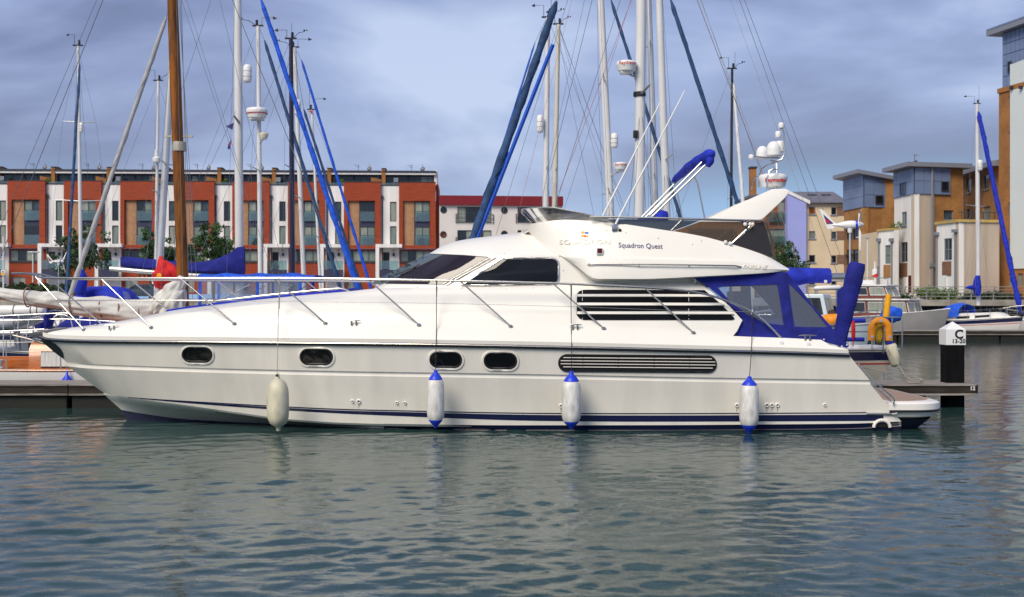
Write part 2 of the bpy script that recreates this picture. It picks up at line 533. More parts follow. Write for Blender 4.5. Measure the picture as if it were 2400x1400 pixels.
# ================================================================== WATER
def make_water():
    ys = [-300.0, -60.0, -15.0, 0.0, 3.0]
    y = 5.0
    while y < 92:
        ys.append(y); y *= 1.0042
    ys += [93.0, 130.0, 400.0]
    xs = [-700.0, -200.0, -90.0] + list(np.sinh(np.linspace(-3.0, 3.0, 660)) * 4.6) + [90.0, 200.0, 700.0]
    X, Y = np.meshgrid(np.array(xs), np.array(ys))
    dX = np.gradient(X, axis=1); dY = np.gradient(Y, axis=0)
    Z = np.zeros_like(X)
    rng = np.random.RandomState(11)
    n = 70
    # gusts: the chop is livelier in some patches than in others
    G = np.zeros_like(X)
    for k in range(7):
        a = rng.uniform(0, 6.28); lam = rng.uniform(3.5, 10)
        G += np.sin((X*np.cos(a) + Y*np.sin(a)*1.4)*6.28/lam + rng.uniform(0, 6.28))
    G = 0.85 + 0.22*G/1.9
    for k in range(n):
        lam = 0.115 * (6.5 ** (k / (n - 1)))
        th = rng.normal(R(98), R(36))
        kx, ky = math.cos(th)*2*math.pi/lam, math.sin(th)*2*math.pi/lam
        slope = 0.0225 if lam < 0.5 else (0.0165 if lam < 0.85 else 0.009)
        amp = slope * lam / (2*math.pi)
        step = np.abs(kx*dX)/6.283 + np.abs(ky*dY)/6.283
        fade = np.clip((0.42 - step) / 0.22, 0, 1)
        ph = kx*X + ky*Y + rng.uniform(0, 6.28)
        s_ = np.sin(ph + 0.35*np.sin(ph))
        Z += amp * fade * G * s_
    nx = len(xs)
    verts = np.stack([X, Y, Z], -1).reshape(-1, 3)
    r, c = np.meshgrid(np.arange(len(ys)-1), np.arange(nx-1), indexing='ij')
    i = (r*nx + c).ravel()
    quads = np.stack([i, i+1, i+nx+1, i+nx], -1)
    me = bpy.data.meshes.new('water')
    me.vertices.add(len(verts)); me.vertices.foreach_set('co', verts.ravel().astype(np.float32))
    me.loops.add(quads.size); me.loops.foreach_set('vertex_index', quads.ravel().astype(np.int32))
    me.polygons.add(len(quads)); me.polygons.foreach_set('loop_start', np.arange(0, quads.size, 4, dtype=np.int32))
    me.update(calc_edges=True)
    me.polygons.foreach_set('use_smooth', [True]*len(quads))
    m = bpy.data.materials.new('harbour_water')
    m.use_nodes = True
    t = m.node_tree
    b = t.nodes['Principled BSDF']
    b.inputs['Base Color'].default_value = (0.020, 0.046, 0.046, 1)
    b.inputs['Roughness'].default_value = 0.03
    b.inputs['IOR'].default_value = 1.333
    g = N(t, 'ShaderNodeTexCoord')
    mpn = N(t, 'ShaderNodeMapping'); mpn.inputs['Scale'].default_value = (0.75, 1.25, 1)
    mpn.inputs['Rotation'].default_value = (0, 0, R(12))
    t.links.new(g.outputs['Object'], mpn.inputs[0])
    n1 = N(t, 'ShaderNodeTexNoise'); n1.inputs['Scale'].default_value = 9.0; n1.inputs['Detail'].default_value = 4.0; n1.inputs['Roughness'].default_value = 0.55
    n1.inputs['Distortion'].default_value = 0.8
    t.links.new(mpn.outputs[0], n1.inputs['Vector'])
    bp = N(t, 'ShaderNodeBump'); bp.inputs['Strength'].default_value = 0.30; bp.inputs['Distance'].default_value = 0.015
    t.links.new(n1.outputs['Fac'], bp.inputs['Height'])
    t.links.new(bp.outputs[0], b.inputs['Normal'])
    # silt: the body colour drifts a little
    n2 = N(t, 'ShaderNodeTexNoise'); n2.inputs['Scale'].default_value = 0.16
    t.links.new(g.outputs['Object'], n2.inputs['Vector'])
    mi = N(t, 'ShaderNodeMix', data_type='RGBA')
    mi.inputs['A'].default_value = (0.015, 0.052, 0.053, 1); mi.inputs['B'].default_value = (0.026, 0.058, 0.046, 1)
    t.links.new(n2.outputs['Fac'], mi.inputs['Factor']); t.links.new(mi.outputs['Result'], b.inputs['Base Color'])
    me.materials.append(m)
    o = bpy.data.objects.new('water', me)
    COL.objects.link(o)
    tag(o, 'grey-green rippled harbour water in front of the yacht', kind='structure')
make_water()

# ================================================================== QUAY AND GROUND
QY, QZ = 82.0, 2.22          # distance of the quay edge, height of the quay
PAVE = pm('paving', (0.30, 0.28, 0.25), 0.9, var=0.3, vscale=0.8)
STONE = pm('quay_stone', (0.36, 0.33, 0.28), 0.85, var=0.35, vscale=1.2, bump=0.3, bscale=6)
STEELP = pm('sheet_piling', (0.035, 0.030, 0.028), 0.85, var=0.6, vscale=1.5, stretch=(2, 2, 0.4))
GRASSM = pm('lawn', (0.055, 0.13, 0.018), 0.95, var=0.45, vscale=3)
g = MB().add([(-900, QY+0.6, QZ), (900, QY+0.6, QZ), (900, 1500, QZ), (-900, 1500, QZ)], [(0,1,2,3)])
tag(g.build('ground', PAVE, smooth=False), 'paved quayside ground below the buildings', kind='structure')
q = MB()
x = -160.0
while x < 160:                       # sheet piling with folded trapezoid pans
    q.add([(x,QY,-2),(x+.5,QY,-2),(x+.7,QY+.25,-2),(x+1.2,QY+.25,-2),(x+1.4,QY,-2),(x,QY,1.9),(x+.5,QY,1.9),(x+.7,QY+.25,1.9),(x+1.2,QY+.25,1.9),(x+1.4,QY,1.9)],
          [(0,1,6,5),(1,2,7,6),(2,3,8,7),(3,4,9,8)])
    x += 1.4
qw = q.build('quay_wall', STEELP, smooth=False)
tag(qw, 'dark steel sheet-pile wall under the quay edge', kind='structure')
for i in range(64):                  # capping stones
    x = -160 + i*5.0
    MB().box(x+0.01, x+4.99, QY-0.35, QY+0.62, 1.85, QZ+0.05).build('coping_stone', STONE, qw, smooth=False, bevel=0.02)
gr = MB().box(10, 60, QY+4, QY+8, QZ-0.2, QZ+0.06).build('lawn', GRASSM, smooth=False)
tag(gr, 'strip of lawn on the quay behind the railing', kind='structure')

# ------------------------------------------------------------------ railing on the quay (right side)
RAILM = pm('galvanised_rail', (0.34, 0.35, 0.36), 0.5, 0.5, var=0.2, vscale=3)
def quay_railing(x0, x1, y, label, step=1.55):
    t = thing('quay_railing', label, 'railing', (x0, y, QZ))
    x = x0
    while x <= x1 + 0.01:
        MB().tube([(x,y,QZ),(x,y,QZ+.5),(x+.02,y-.05,QZ+.75),(x+.07,y-.16,QZ+.95)], [.05,.045,.04,.035], 6).build('post', RAILM, t)
        x += step
    for h, off in ((0.28,0),(0.52,0),(0.74,-.05),(0.95,-.16)):
        MB().tube([(x0,y+off-.03,QZ+h),(x1,y+off-.03,QZ+h)], 0.026, 6).build('rail', RAILM, t)
quay_railing(19.5, 36.0, QY+1.0, 'curved-post steel railing along the quay before the white houses')

# ------------------------------------------------------------------ foliage
LEAFS = [pm('leaf_mid', (0.045, 0.105, 0.018), 0.7, var=0.5, vscale=2), pm('leaf_dark', (0.022, 0.058, 0.012), 0.75, var=0.5, vscale=2),
         pm('leaf_light', (0.10, 0.17, 0.025), 0.7, var=0.4, vscale=2), pm('leaf_hedge', (0.028, 0.055, 0.014), 0.8, var=0.5, vscale=2)]
BARK = pm('bark', (0.10, 0.075, 0.055), 0.9, var=0.4, vscale=5)
def leaves(mb, c, r, n, size, rng, flat=1.0):
    for _ in range(n):
        d = Vector((rng.gauss(0,1), rng.gauss(0,1), rng.gauss(0,1)*flat)).normalized() * r * (rng.random() ** 0.4)
        p = Vector(c) + d
        a = Vector((rng.gauss(0,1), rng.gauss(0,1), rng.gauss(0,1))).normalized()
        b = a.orthogonal().normalized()
        s_ = size * rng.uniform(0.6, 1.3)
        mb.add([p - a*s_, p + b*s_*0.55, p + a*s_, p - b*s_*0.55], [(0,1,2,3)])
def tree(px, d, ztop, width, label, seed, kind=0):
    rng = random.Random(seed)
    base = P(px, 700, d); base.z = QZ
    h = ztop - QZ
    t = thing('quay_tree', label, 'tree', base, 'trees on the quay')
    tr = MB().tube([base, base+Vector((.05,0,h*.25)), base+Vector((-.05,.05,h*.5)), base+Vector((.05,0,h*.8))], [.16,.13,.09,.03], 8)
    crowns = []
    for i in range(11):
        a = rng.uniform(0, 6.28); f = rng.uniform(0.25, 0.9)
        rad = width*0.5*(1.0 - 0.55*abs(f-0.45)*1.6)
        tip = base + Vector((math.cos(a)*rad*.72, math.sin(a)*rad*.72, h*(0.25+0.68*f)))
        st = base + Vector((0,0,h*(0.2+0.45*f)))
        tr.tube([st, (st+tip)/2+Vector((0,0,.1)), tip], [.055,.035,.012], 5)
        crowns.append(tip)
    tr.build('trunk', BARK, t)
    cm, cd = MB(), MB()
    for c in crowns + [base+Vector((0,0,h*.93)), base+Vector((0,0,h*.62))]:
        for _ in range(7):
            cc = c + Vector((rng.gauss(0,1),rng.gauss(0,1),rng.gauss(0,.8)))*width*0.13
            leaves(cm if rng.random() < .6 else cd, cc, width*rng.uniform(.07,.14), 34, 0.15, rng, .8)
    cr_ = cm.build('crown', LEAFS[0 if kind == 0 else 2], t, smooth=False, fix=False)
    cd.build('inner_foliage', LEAFS[1], cr_, smooth=False, fix=False)
tree(196, 116, 9.2, 4.6, 'round green tree left of the grey sloping furled sail', 3)
tree(352, 116, 8.8, 3.4, 'slim green tree behind the grey mast and the red sail cover', 4)
tree(398, 118, 7.4, 2.8, 'small green tree just left of the brown wooden mast', 5)
tree(500, 116, 9.6, 4.3, 'broad green tree right of the brown wooden mast', 6)
tree(1846, 104, 7.0, 3.2, 'green tree before the lilac wall, right of the flybridge', 8)
def hedge(px0, px1, d, h, dep, label, mat, seed, cat='hedge', size=.12):
    rng = random.Random(seed)
    a, b = P(px0,700,d), P(px1,700,d)
    mb = MB()
    if cat == 'hedge': mb.box(a.x+.1,b.x-.1,d+.15,d+dep-.15,QZ,QZ+h*.86)
    n = int((b.x-a.x)*(60 if cat == 'hedge' else 26))
    for i in range(n):
        c = (rng.uniform(a.x,b.x), d+rng.uniform(0,dep), QZ+rng.uniform(0.1,h)*rng.uniform(.8,1))
        leaves(mb, c, .28, 22, size, rng)
    o = mb.build('hedge' if cat == 'hedge' else 'shrub_bed', mat, smooth=False, fix=False, loc=(a.x, d, QZ))
    tag(o, label, cat)
hedge(-40, 182, 100, 1.35, 1.2, 'clipped dark green hedge on the quay at far left', LEAFS[3], 1)
hedge(2150, 2245, QY+3, .85, .8, 'yellow-green shrubs behind the quay railing by the white house', LEAFS[2], 2, 'shrubs', .10)
hedge(2260, 2400, QY+3.4, .5, .6, 'low dark shrubs behind the quay railing at far right', LEAFS[3], 3, 'shrubs', .10)
hedge(2110, 2135, QY-1.2, .25, .6, 'dry reedy plants growing on the quay edge by the cruiser', LEAFS[1], 4, 'shrubs', .12)

# ------------------------------------------------------------------ lamp posts, sign, parked car
def lamp_post(px, d, pytop, side, label):
    b = P(px, 700, d); b.z = QZ
    top = P(px, pytop, d)
    t = thing('street_lamp', label, 'street lamp', b, 'street lamps on the quay')
    MB().tube([b, (b.x,b.y,b.z+1.2), (b.x,b.y,b.z+1.25), top], [.10,.10,.065,.05], 8).build('post', ALUW, t)
    MB().obox(top+Vector((side*.35,0,.03)), (.5,0,0), (0,.14,0), (0,0,.05)).build('lamp_head', ALU, t, bevel=.02)
lamp_post(2033, 90, 558, -1, 'white lamp post before the brick tower with blue top')
lamp_post(77, 108, 592, 0.2, 'grey lamp post before the leftmost orange house')
b = P(8, 700, 96); b.z = QZ
t = thing('warning_sign', 'white post with small yellow and white warning sign at left edge', 'sign', b)
MB().tube([b, P(8, 555, 96)], .07, 8).build('post', ALUW, t)
c = P(8, 639, 96)
MB().box(c.x-.16, c.x+.16, c.y-.12, c.y-.09, c.z-.24, c.z+.20).build('board', PLASW, t, smooth=False)
MB().box(c.x-.145, c.x+.145, c.y-.126, c.y-.121, c.z-.22, c.z-.04).build('yellow_panel', YELP, t, smooth=False)
MB().prism([(c.x-.10,c.y-.126,c.z),(c.x+.10,c.y-.126,c.z),(c.x,c.y-.126,c.z+.16)], (0,.005,0)).build('triangle_mark', BLKP, t, smooth=False)
CARM = pm('car_paint', (0.03, 0.05, 0.07), 0.25, coat=0.8)
def car(px, d, label):
    b = P(px, 700, d); b.z = QZ
    t = thing('parked_car', label, 'car', b)
    prof = [(-2.1,.35),(-2.1,.75),(-1.9,.95),(-1.2,1.0),(-.6,1.42),(.7,1.45),(1.35,1.0),(2.0,.85),(2.15,.6),(2.12,.35)]
    MB().prism([b+Vector((x,-.85,z)) for x, z in prof], (0,1.7,0)).build('body', CARM, t, bevel=.06)
    MB().prism([b+Vector((x,-.862,z)) for x, z in [(-1.0,1.02),(-.5,1.36),(.05,1.38),(.05,1.02)]], (0,.02,0)).build('window', BGLASS, t, smooth=False)
    MB().prism([b+Vector((x,-.862,z)) for x, z in [(.12,1.02),(.12,1.38),(.62,1.38),(1.15,1.02)]], (0,.02,0)).build('window', BGLASS, t, smooth=False)
    for sx in (-1.3, 1.3):
        for sy in (-.82, .62):
            wl = MB().lathe(b+Vector((sx,sy,.32)), [(.2,0),(.32,.02),(.32,.18),(.2,.2)], 14, (0,1,0)).build('wheel', BLACK, t)
            MB().lathe(b+Vector((sx,sy-.01,.32)), [(.05,0),(.19,.0),(.19,.02)], 12, (0,1,0)).build('rim', ALU, wl)
car(336, 108, 'dark parked car on the quay below the orange houses')
# ================================================================== BUILDINGS
class Frame:
    """A vertical facade plane: u runs along it, z up, n points out of it."""
    def __init__(s, O, U, nrm=None):
        s.O = Vector((O[0], O[1], 0)); s.U = Vector((U[0], U[1], 0)).normalized()
        s.n = Vector((s.U.y, -s.U.x, 0)) if nrm is None else nrm
    def pt(s, u, z, off=0.0):
        return s.O + s.U*u + Vector((0,0,z)) + s.n*off
    def hit(s, px, py):
        d = RAY(px, py)
        k = (s.O - EYE).dot(s.n) / d.dot(s.n)
        p = EYE + d*k
        return (p - s.O).dot(s.U), p.z
    def rect(s, px0, py0, px1, py1):
        pm_ = (px0+px1)/2
        return s.hit(px0, 700)[0], s.hit(pm_, py1)[1], s.hit(px1, 700)[0], s.hit(pm_, py0)[1]   # u0,z0,u1,z1

def frame_px(pxA, dA, pxB, dB):
    a, b = P(pxA,700,dA), P(pxB,700,dB)
    return Frame(a, b-a)

def rc(r): return [(r[0],r[1]),(r[2],r[1]),(r[2],r[3]),(r[0],r[3])]

def facade(fr, outer, holes, off, thick, mat, name, parent, back=True):
    """A wall slab with window openings cut through it; reveals are real depth."""
    loops = [outer] + holes
    pts = [[Vector((u,z,0)) for u,z in lp] for lp in loops]
    tr = tessellate_polygon(pts)
    flat = [q for lp in loops for q in lp]
    mb = MB()
    mb.add([fr.pt(u,z,off) for u,z in flat], [tuple(t) for t in tr])
    for lp in loops:
        n = len(lp)
        mb.add([fr.pt(u,z,off) for u,z in lp] + [fr.pt(u,z,off-thick) for u,z in lp], [(i,(i+1)%n,n+(i+1)%n,n+i) for i in range(n)])
    if back:
        mb.add([fr.pt(u,z,off-thick) for u,z in outer], [tuple(range(len(outer)))])
    me_o = mb.build(name, mat, parent, smooth=False, fix=False)
    bm = bmesh.new(); bm.from_mesh(me_o.data)
    bmesh.ops.remove_doubles(bm, verts=bm.verts, dist=1e-4)
    bmesh.ops.recalc_face_normals(bm, faces=bm.faces)
    bm.to_mesh(me_o.data); bm.free()
    return me_o

def fbox(fr, r, o0, o1, mat=None, name=None, parent=None, mb=None, bevel=0):
    """Box on the facade between offsets o0 < o1."""
    u0,z0,u1,z1 = r
    m = mb or MB()
    q = [fr.pt(u0,z0,o1),fr.pt(u1,z0,o1),fr.pt(u1,z1,o1),fr.pt(u0,z1,o1)]
    m.add(q + [fr.pt(u0,z0,o0),fr.pt(u1,z0,o0),fr.pt(u1,z1,o0),fr.pt(u0,z1,o0)],
          [(0,1,2,3),(7,6,5,4),(0,4,5,1),(1,5,6,2),(2,6,7,3),(3,7,4,0)])
    if mat: return m.build(name, mat, parent, smooth=False, bevel=bevel)

FRAMEM = pm('grey_window_frame', (0.035, 0.038, 0.045), 0.5)
FRAMEG = pm('light_grey_frame', (0.20, 0.22, 0.25), 0.5)
PANES = [pm('window_pane_dark', (0.010, 0.013, 0.018), 0.06, spec=0.7),
         pm('window_pane_curtain', (0.20, 0.25, 0.22), 0.12, var=0.35, vscale=2.5, stretch=(6, 6, 0.3)),
         pm('window_pane_blind', (0.30, 0.33, 0.28), 0.15, var=0.3, vscale=1.5, stretch=(4, 4, 0.3)),
         pm('window_pane_blue', (0.05, 0.08, 0.10), 0.07, var=0.5, vscale=1.2),
         pm('window_pane_warm', (0.35, 0.09, 0.015), 0.15, var=0.5, vscale=1.2)]
BALG = clear_mat('balustrade_glass', (0.62, 0.80, 0.78), 0.10, 0.10, (0.3, 0.4, 0.4), 0.03)

def window(fr, r, parent, off=-0.12, nx=1, nz=1, pane=0, fm=None, w=0.07, sill=False, name='window'):
    u0,z0,u1,z1 = r
    mb = MB()
    for (a,b_,c_,d_) in ((u0,z0,u0+w,z1),(u1-w,z0,u1,z1),(u0+w,z0,u1-w,z0+w),(u0+w,z1-w,u1-w,z1)):
        fbox(fr,(a,b_,c_,d_),off-.03,off+.05,mb=mb)
    for i in range(1,nx):
        u = lerp(u0,u1,i/nx); fbox(fr,(u-w*.45,z0+w,u+w*.45,z1-w),off-.03,off+.045,mb=mb)
    for i in range(1,nz):
        z = lerp(z0,z1,i/nz); fbox(fr,(u0+w,z-w*.4,u1-w,z+w*.4),off-.03,off+.04,mb=mb)
    wo = mb.build(name, fm or FRAMEM, parent, smooth=False)
    for i in range(nx):
        p = pane[i % len(pane)] if isinstance(pane,(list,tuple)) else pane
        fbox(fr,(lerp(u0,u1,i/nx)+.01,z0+.01,lerp(u0,u1,(i+1)/nx)-.01,z1-.01),off-.02,off,PANES[p],'pane',wo)
    if sill:
        fbox(fr,(u0-.08,z0-.1,u1+.08,z0-.002),off,off+.2,FRAMEG,'sill',wo)
    return wo

# ------------------------------------------------------------------ the orange-and-white terrace
RENDER = pm('white_render', (0.80, 0.79, 0.78), 0.85, var=0.16, vscale=0.8, stretch=(2.5, 2.5, 0.3), detail=8)
CEDAR = pm('cedar_cladding', (0.33, 0.040, 0.002), 0.6, var=0.45, vscale=2.2, stretch=(0.35, 1, 9), bump=0.3, bscale=5)
BRICKP = brick_mat('pinkish_brick', (0.46, 0.25, 0.13), (0.40, 0.19, 0.095), (0.36, 0.24, 0.15))
BRICKO = brick_mat('orange_brick', (0.42, 0.17, 0.035), (0.34, 0.125, 0.025), (0.28, 0.16, 0.08))
SPAN = pm('navy_spandrel', (0.028, 0.032, 0.075), 0.5)
ROOFM = pm('dark_roof_edge', (0.028, 0.032, 0.05), 0.6)
DOORM = pm('dark_door', (0.02, 0.018, 0.022), 0.45)
ANT = pm('aerial_metal', (0.18, 0.18, 0.19), 0.5, 0.4)
HS = 130.0/FPX
def hz(py): return CAMZ + (700-py)*HS
def HR(u0, py0, u1, py1): return (u0*HS, hz(py1), u1*HS, hz(py0))

def town_house(idx):
    fr = Frame((0,0,0), (1,0,0))
    rng = random.Random(idx*13+5)
    t = thing('terraced_house', '', 'house', (0,0,0), 'houses of the orange terrace')
    W = 131.0
    pv = lambda *c: rng.choice(c)
    # white bay
    holes = [HR(22.5,470,37.5,517), HR(22.5,528,37.5,571), HR(6,590,21,634)]
    facade(fr, rc(HR(0,432,44,690)), [rc(h) for h in holes], 0, .35, RENDER, 'wall', t)
    window(fr, holes[0], t, -.14, 1, 1, pv(0,1,2,3)); window(fr, holes[1], t, -.14, 1, 1, pv(0,1,2))
    d_ = fbox(fr, holes[2], -.2, -.12, DOORM, 'door', t)
    fbox(fr, HR(18,611,19.5,614), -.12, -.05, CHROME, 'handle', d_)
    fbox(fr, HR(0,430,44,431.8), -.4, .06, ROOFM, 'parapet_cap', t)
    fbox(fr, HR(29,592,33.5,599), .003, .15, BLKP, 'letter_box', t)
    MB().lathe(fr.pt(31*HS, hz(586), .05), [(.0,-.1),(.13,-.06),(.15,.02),(.08,.12)], 10).build('porch_lamp', pm('lamp_pink',(0.6,.35,.3),.4), t)
    dp = MB().tube([fr.pt(4.4*HS, hz(462), .09), fr.pt(4.4*HS, hz(640), .09)], .055, 6)
    fbox(fr, HR(2.4,456,6.8,462), .02, .24, mb=dp)
    dp.build('downpipe', FRAMEM, t)
    # cedar frame
    rec = HR(53.5,468.5,117.5,574)
    facade(fr, rc(HR(44,424.5,W-.2,582)), [rc(rec)], .45, .5, CEDAR, 'cladding_frame', t)
    fbox(fr, HR(43.6,423,W,424.4), -.1, .5, ROOFM, 'frame_cap', t)
    fbox(fr, HR(54,469,80,574), -.05, .12, BRICKP, 'brick_panel', t)
    window(fr, HR(81,470,117,517), t, .08, 2, 1, [pv(0,1,2), pv(0,1,3)])
    fbox(fr, HR(81,517.2,117,529.2), .02, .12, SPAN, 'spandrel', t)
    window(fr, HR(81,529.5,117,574), t, .08, 2, 1, [pv(1,2,0), pv(1,2,0)])
    for a, b_ in ((494,517),(551,574)):
        g_ = fbox(fr, HR(82,a,116.5,b_), .30, .32, BALG, 'balcony_glass', t)
        fbox(fr, HR(81.5,a-1,117,a-.1), .28, .34, FRAMEM, 'top_rail', g_)
    # ground floor
    wl = HR(47,586,120,614)
    facade(fr, rc(HR(44,582.3,W,690)), [rc(wl), rc(HR(52,650,82,686))], .0, .3, CEDAR, 'lower_wall', t)
    window(fr, wl, t, -.08, 4, 1, [pv(0,1,2), pv(0,1,2), pv(1,2), pv(1,2)])
    window(fr, HR(52,650,82,686), t, -.1, 2, 1, pv(2,3), FRAMEG, name='garage_window')
    fbox(fr, HR(44.5,611,121,615.5), .002, .10, FRAMEM, 'sill_rail', t)
    # porch
    po = MB()
    fbox(fr, HR(-10,572,52,580), .1, 1.3, mb=po); fbox(fr, HR(-10,580.2,-1.5,690), .7, 1.3, mb=po)
    po.build('porch', RENDER, t, smooth=False)
    fbox(fr, HR(-1,611,44,631), 1.2, 1.23, BALG, 'balustrade', t)
    fbox(fr, HR(-1,632,44,650), 1.1, 1.3, SPAN, 'terrace_panel', t)
    if rng.random() < .6:
        fbox(fr, HR(rng.uniform(5,12),622,rng.uniform(18,26),631.5), .5, 1.0, BLKP, 'terrace_planter', t)
    # roof storey set back
    fb = Frame((0,2.2,0),(1,0,0))
    ws = HR(8,404,62,428); ws2 = HR(64,404,124,428)
    facade(fb, rc(HR(0,402,W,432)), [rc(ws),rc(ws2)], 0, .3, SPAN, 'roof_storey', t)
    window(fb, ws, t, -.1, 2, 1, [pv(0,0,3),0]); window(fb, ws2, t, -.1, 4, 1, [pv(0,0,2), pv(0,3), pv(0,2), pv(0,1)])
    rf = MB(); fbox(fb, HR(2,392.5,W,397), -7, .7, mb=rf); rf.build('roof', ROOFM, t, smooth=False)
    fbox(fb, HR(4,397.2,W-1,401.8), -.3, .62, RENDER, 'fascia', t)
    fb2 = Frame((0,0,0),(1,0,0))
    fin = [(.0,-.5,430),(.0,-2.2,392),(0,-2.2,388),(0,-1.2,387),(0,1.6,387)]
    MB().prism([(0.02,1.5,hz(431)),(0.02,1.5,hz(388)),(0.02,2.6,hz(386)),(0.02,5.5,hz(391)),(0.02,5.5,hz(431))], (.42,0,0)).build('party_wall', BRICKO, t, smooth=False)
    MB().prism([(-.03,1.4,hz(387.6)),(-.03,1.4,hz(386.6)),(-.03,2.6,hz(384.6)),(-.03,5.6,hz(389.6)),(-.03,5.6,hz(390.6)),(-.03,2.6,hz(385.8))], (.52,0,0)).build('wall_coping', ROOFM, t, smooth=False)
    MB().prism([(-1.15,1.42,hz(431)),(-1.15,1.42,hz(409)),(-.02,1.42,hz(414)),(-.02,1.42,hz(431))], (0,.3,0)).build('screen_wall', BRICKO, t, smooth=False)
    fbox(fr, HR(1,425,43,430), -.15, -.1, BALG, 'roof_balustrade', t)
    if idx in (1, 3, 4, 6):          # plants and chairs on the roof terrace
        pl = MB(); u_ = (10, 0, 27, 8, 20, 0, 34)[idx]
        for k in range(5): leaves(pl, fr.pt((u_+k*1.6)*HS, hz(425.5)+.25*(k % 2), -.5), .24, 26, .09, rng)
        pl.build('terrace_plant', LEAFS[2], t, smooth=False, fix=False)
    if idx in (0, 2, 5, 7):
        ch = MB(); x_ = (15, 0, 26, 0, 0, 12, 0, 30)[idx]*HS
        ch.box(x_,x_+.5,.4,.9,hz(431.5)+.42,hz(431.5)+.47).box(x_,x_+.5,.86,.9,hz(431.5)+.47,hz(431.5)+.95)
        for a_, b_ in ((0,.4),(.46,.4),(0,.86),(.46,.86)): ch.box(x_+a_,x_+a_+.04,b_,b_+.04,hz(431.5),hz(431.5)+.42)
        ch.build('terrace_chair', FRAMEG, t, smooth=False)
    if rng.random() < .5:
        fbox(fr, HR(84,506,90,516.5), .16, .26, BLKP, 'balcony_box', t)
    # aerial and dish
    ax = fb.pt(70*HS, hz(392.5), -2.0)
    MB().tube([ax, ax+Vector((0,0,.95))], .03, 5).tube([ax+Vector((-.5,0,.9)), ax+Vector((.1,0,.9))], .02, 4).tube([ax+Vector((-.3,-.1,.7)), ax+Vector((.1,.1,.7))], .02, 4)\
        .tube([ax+Vector((-.5,-.15,.9)),ax+Vector((-.5,.15,.9))],.015,4).tube([ax+Vector((-.25,-.15,.9)),ax+Vector((-.25,.15,.9))],.015,4).build('aerial', ANT, t)
    dx = fb.pt(97*HS, hz(392.5), -2.0)
    MB().tube([dx, dx+Vector((0,0,1.0))], .03, 5).lathe(dx+Vector((0,-.1,.48)), [(.05,.12),(.2,.08),(.28,0),(.27,-.02),(.1,.03)], 14, (-.3,-1,.35)).build('satellite_dish', ANT, t)
    return t

HLAB = ['orange-clad terraced house cut by the left edge of the photo',
        'orange-clad terraced house between the hedge and the thin left mast',
        'orange-clad terraced house behind the grey sloping furled sail',
        'orange-clad terraced house behind the brown wooden mast',
        'orange-clad terraced house behind the broad tree and thick white mast',
        'orange-clad terraced house behind the mast carrying two radar domes',
        'orange-clad terraced house behind the bright blue furled sails',
        'orange-clad end house of the terrace next to the red-roofed block']
for i, px in enumerate((-24, 108, 240, 373, 502, 632, 763, 892)):
    h_ = town_house(i)
    d = 130.0 + (px+24)*0.0020
    o = P(px, 700, d)
    h_.location = (o.x, d, 0)
    h_.rotation_euler = (0, 0, math.atan(0.0020*FPX/130.0))
    h_['label'] = HLAB[i]
t = h_
fr = Frame((0,0,0), (1,0,0))
MB().box(131.4*HS, 137.4*HS, .15, 9, QZ, hz(428)).build('gable_wall', CEDAR, t, smooth=False)
MB().box(126*HS, 133*HS, 1.9, 9, hz(428), hz(389)).build('gable_stack', RENDER, t, smooth=False)
# structural core of the terrace so that no light leaks through
# ------------------------------------------------------------------ red-roofed white block
REDR = pm('red_metal_fascia', (0.20, 0.008, 0.014), 0.45, var=0.15, vscale=1)
CREAMW = pm('offwhite_render', (0.70, 0.66, 0.63), 0.85, var=0.08, vscale=0.6)
fr = frame_px(1030, 131.5, 1318, 133.0)
t = thing('red_roofed_block', 'white apartment block with dark red roof and round windows', 'building', fr.pt(0, QZ))
rs = [fr.rect(1072,485,1152,523), fr.rect(1072,540,1152,578), fr.rect(1213,486,1292,523), fr.rect(1213,540,1292,578), fr.rect(1072,595,1152,632), fr.rect(1213,595,1292,632)]
circ = []
for (cx,cy) in ((1039.5,492.5),(1039,550),(1182,493.5),(1182,548.5)):
    u,z = fr.hit(cx,cy); circ.append([(u+.33*math.cos(a*math.pi/10), z+.33*math.sin(a*math.pi/10)) for a in range(20)])
facade(fr, rc(fr.rect(1030,482.5,1318,699)), [rc(r) for r in rs]+circ, 0, .35, CREAMW, 'wall', t)
facade(fr, rc(fr.rect(1030,482.5,1318,699)), [], -9.0, .3, CREAMW, 'rear_wall', t)
fbox(fr, fr.rect(1029,460,1319,482.2), -9.2, .35, REDR, 'roof_fascia', t)
for k, r in enumerate(rs):
    window(fr, r, t, -.15, 4, 1, [(2,0,0,1),(0,2,0,2),(0,3,1,0),(0,0,2,0),(1,1,0,0),(0,1,0,0)][k])
    bl = MB(); u0,z0,u1,z1 = r
    for zz in (z0+.05, z0+.5, z0+.95): fbox(fr,(u0-.2,zz,u1+.2,zz+.05),.1,.15,mb=bl)
    for uu in (u0-.2, u1+.15): fbox(fr,(uu,z0,uu+.05,z0+1.0),.003,.15,mb=bl)
    bl.build('balcony_rail', FRAMEM, t, smooth=False)
for k, lp in enumerate(circ):
    wo = MB().prism([fr.pt(u,z,-.16) for u,z in lp], fr.n*.03).build('round_window', PANES[4 if k == 1 else 0], t, smooth=False)
    ring = MB(); ring.tube([fr.pt(u,z,.02) for u,z in lp], .05, 5, closed=True); ring.build('frame', FRAMEM, wo)
a = fr.pt(12.6*1.0, hz(460)+.05, -3)
MB().tube([a, a+Vector((0,0,1.0))], .03, 5).tube([a+Vector((-.3,0,.9)),a+Vector((.1,0,.9))],.02,4).tube([a+Vector((-.2,0,.7)),a+Vector((.1,0,.7))],.02,4).build('aerial', ANT, t)

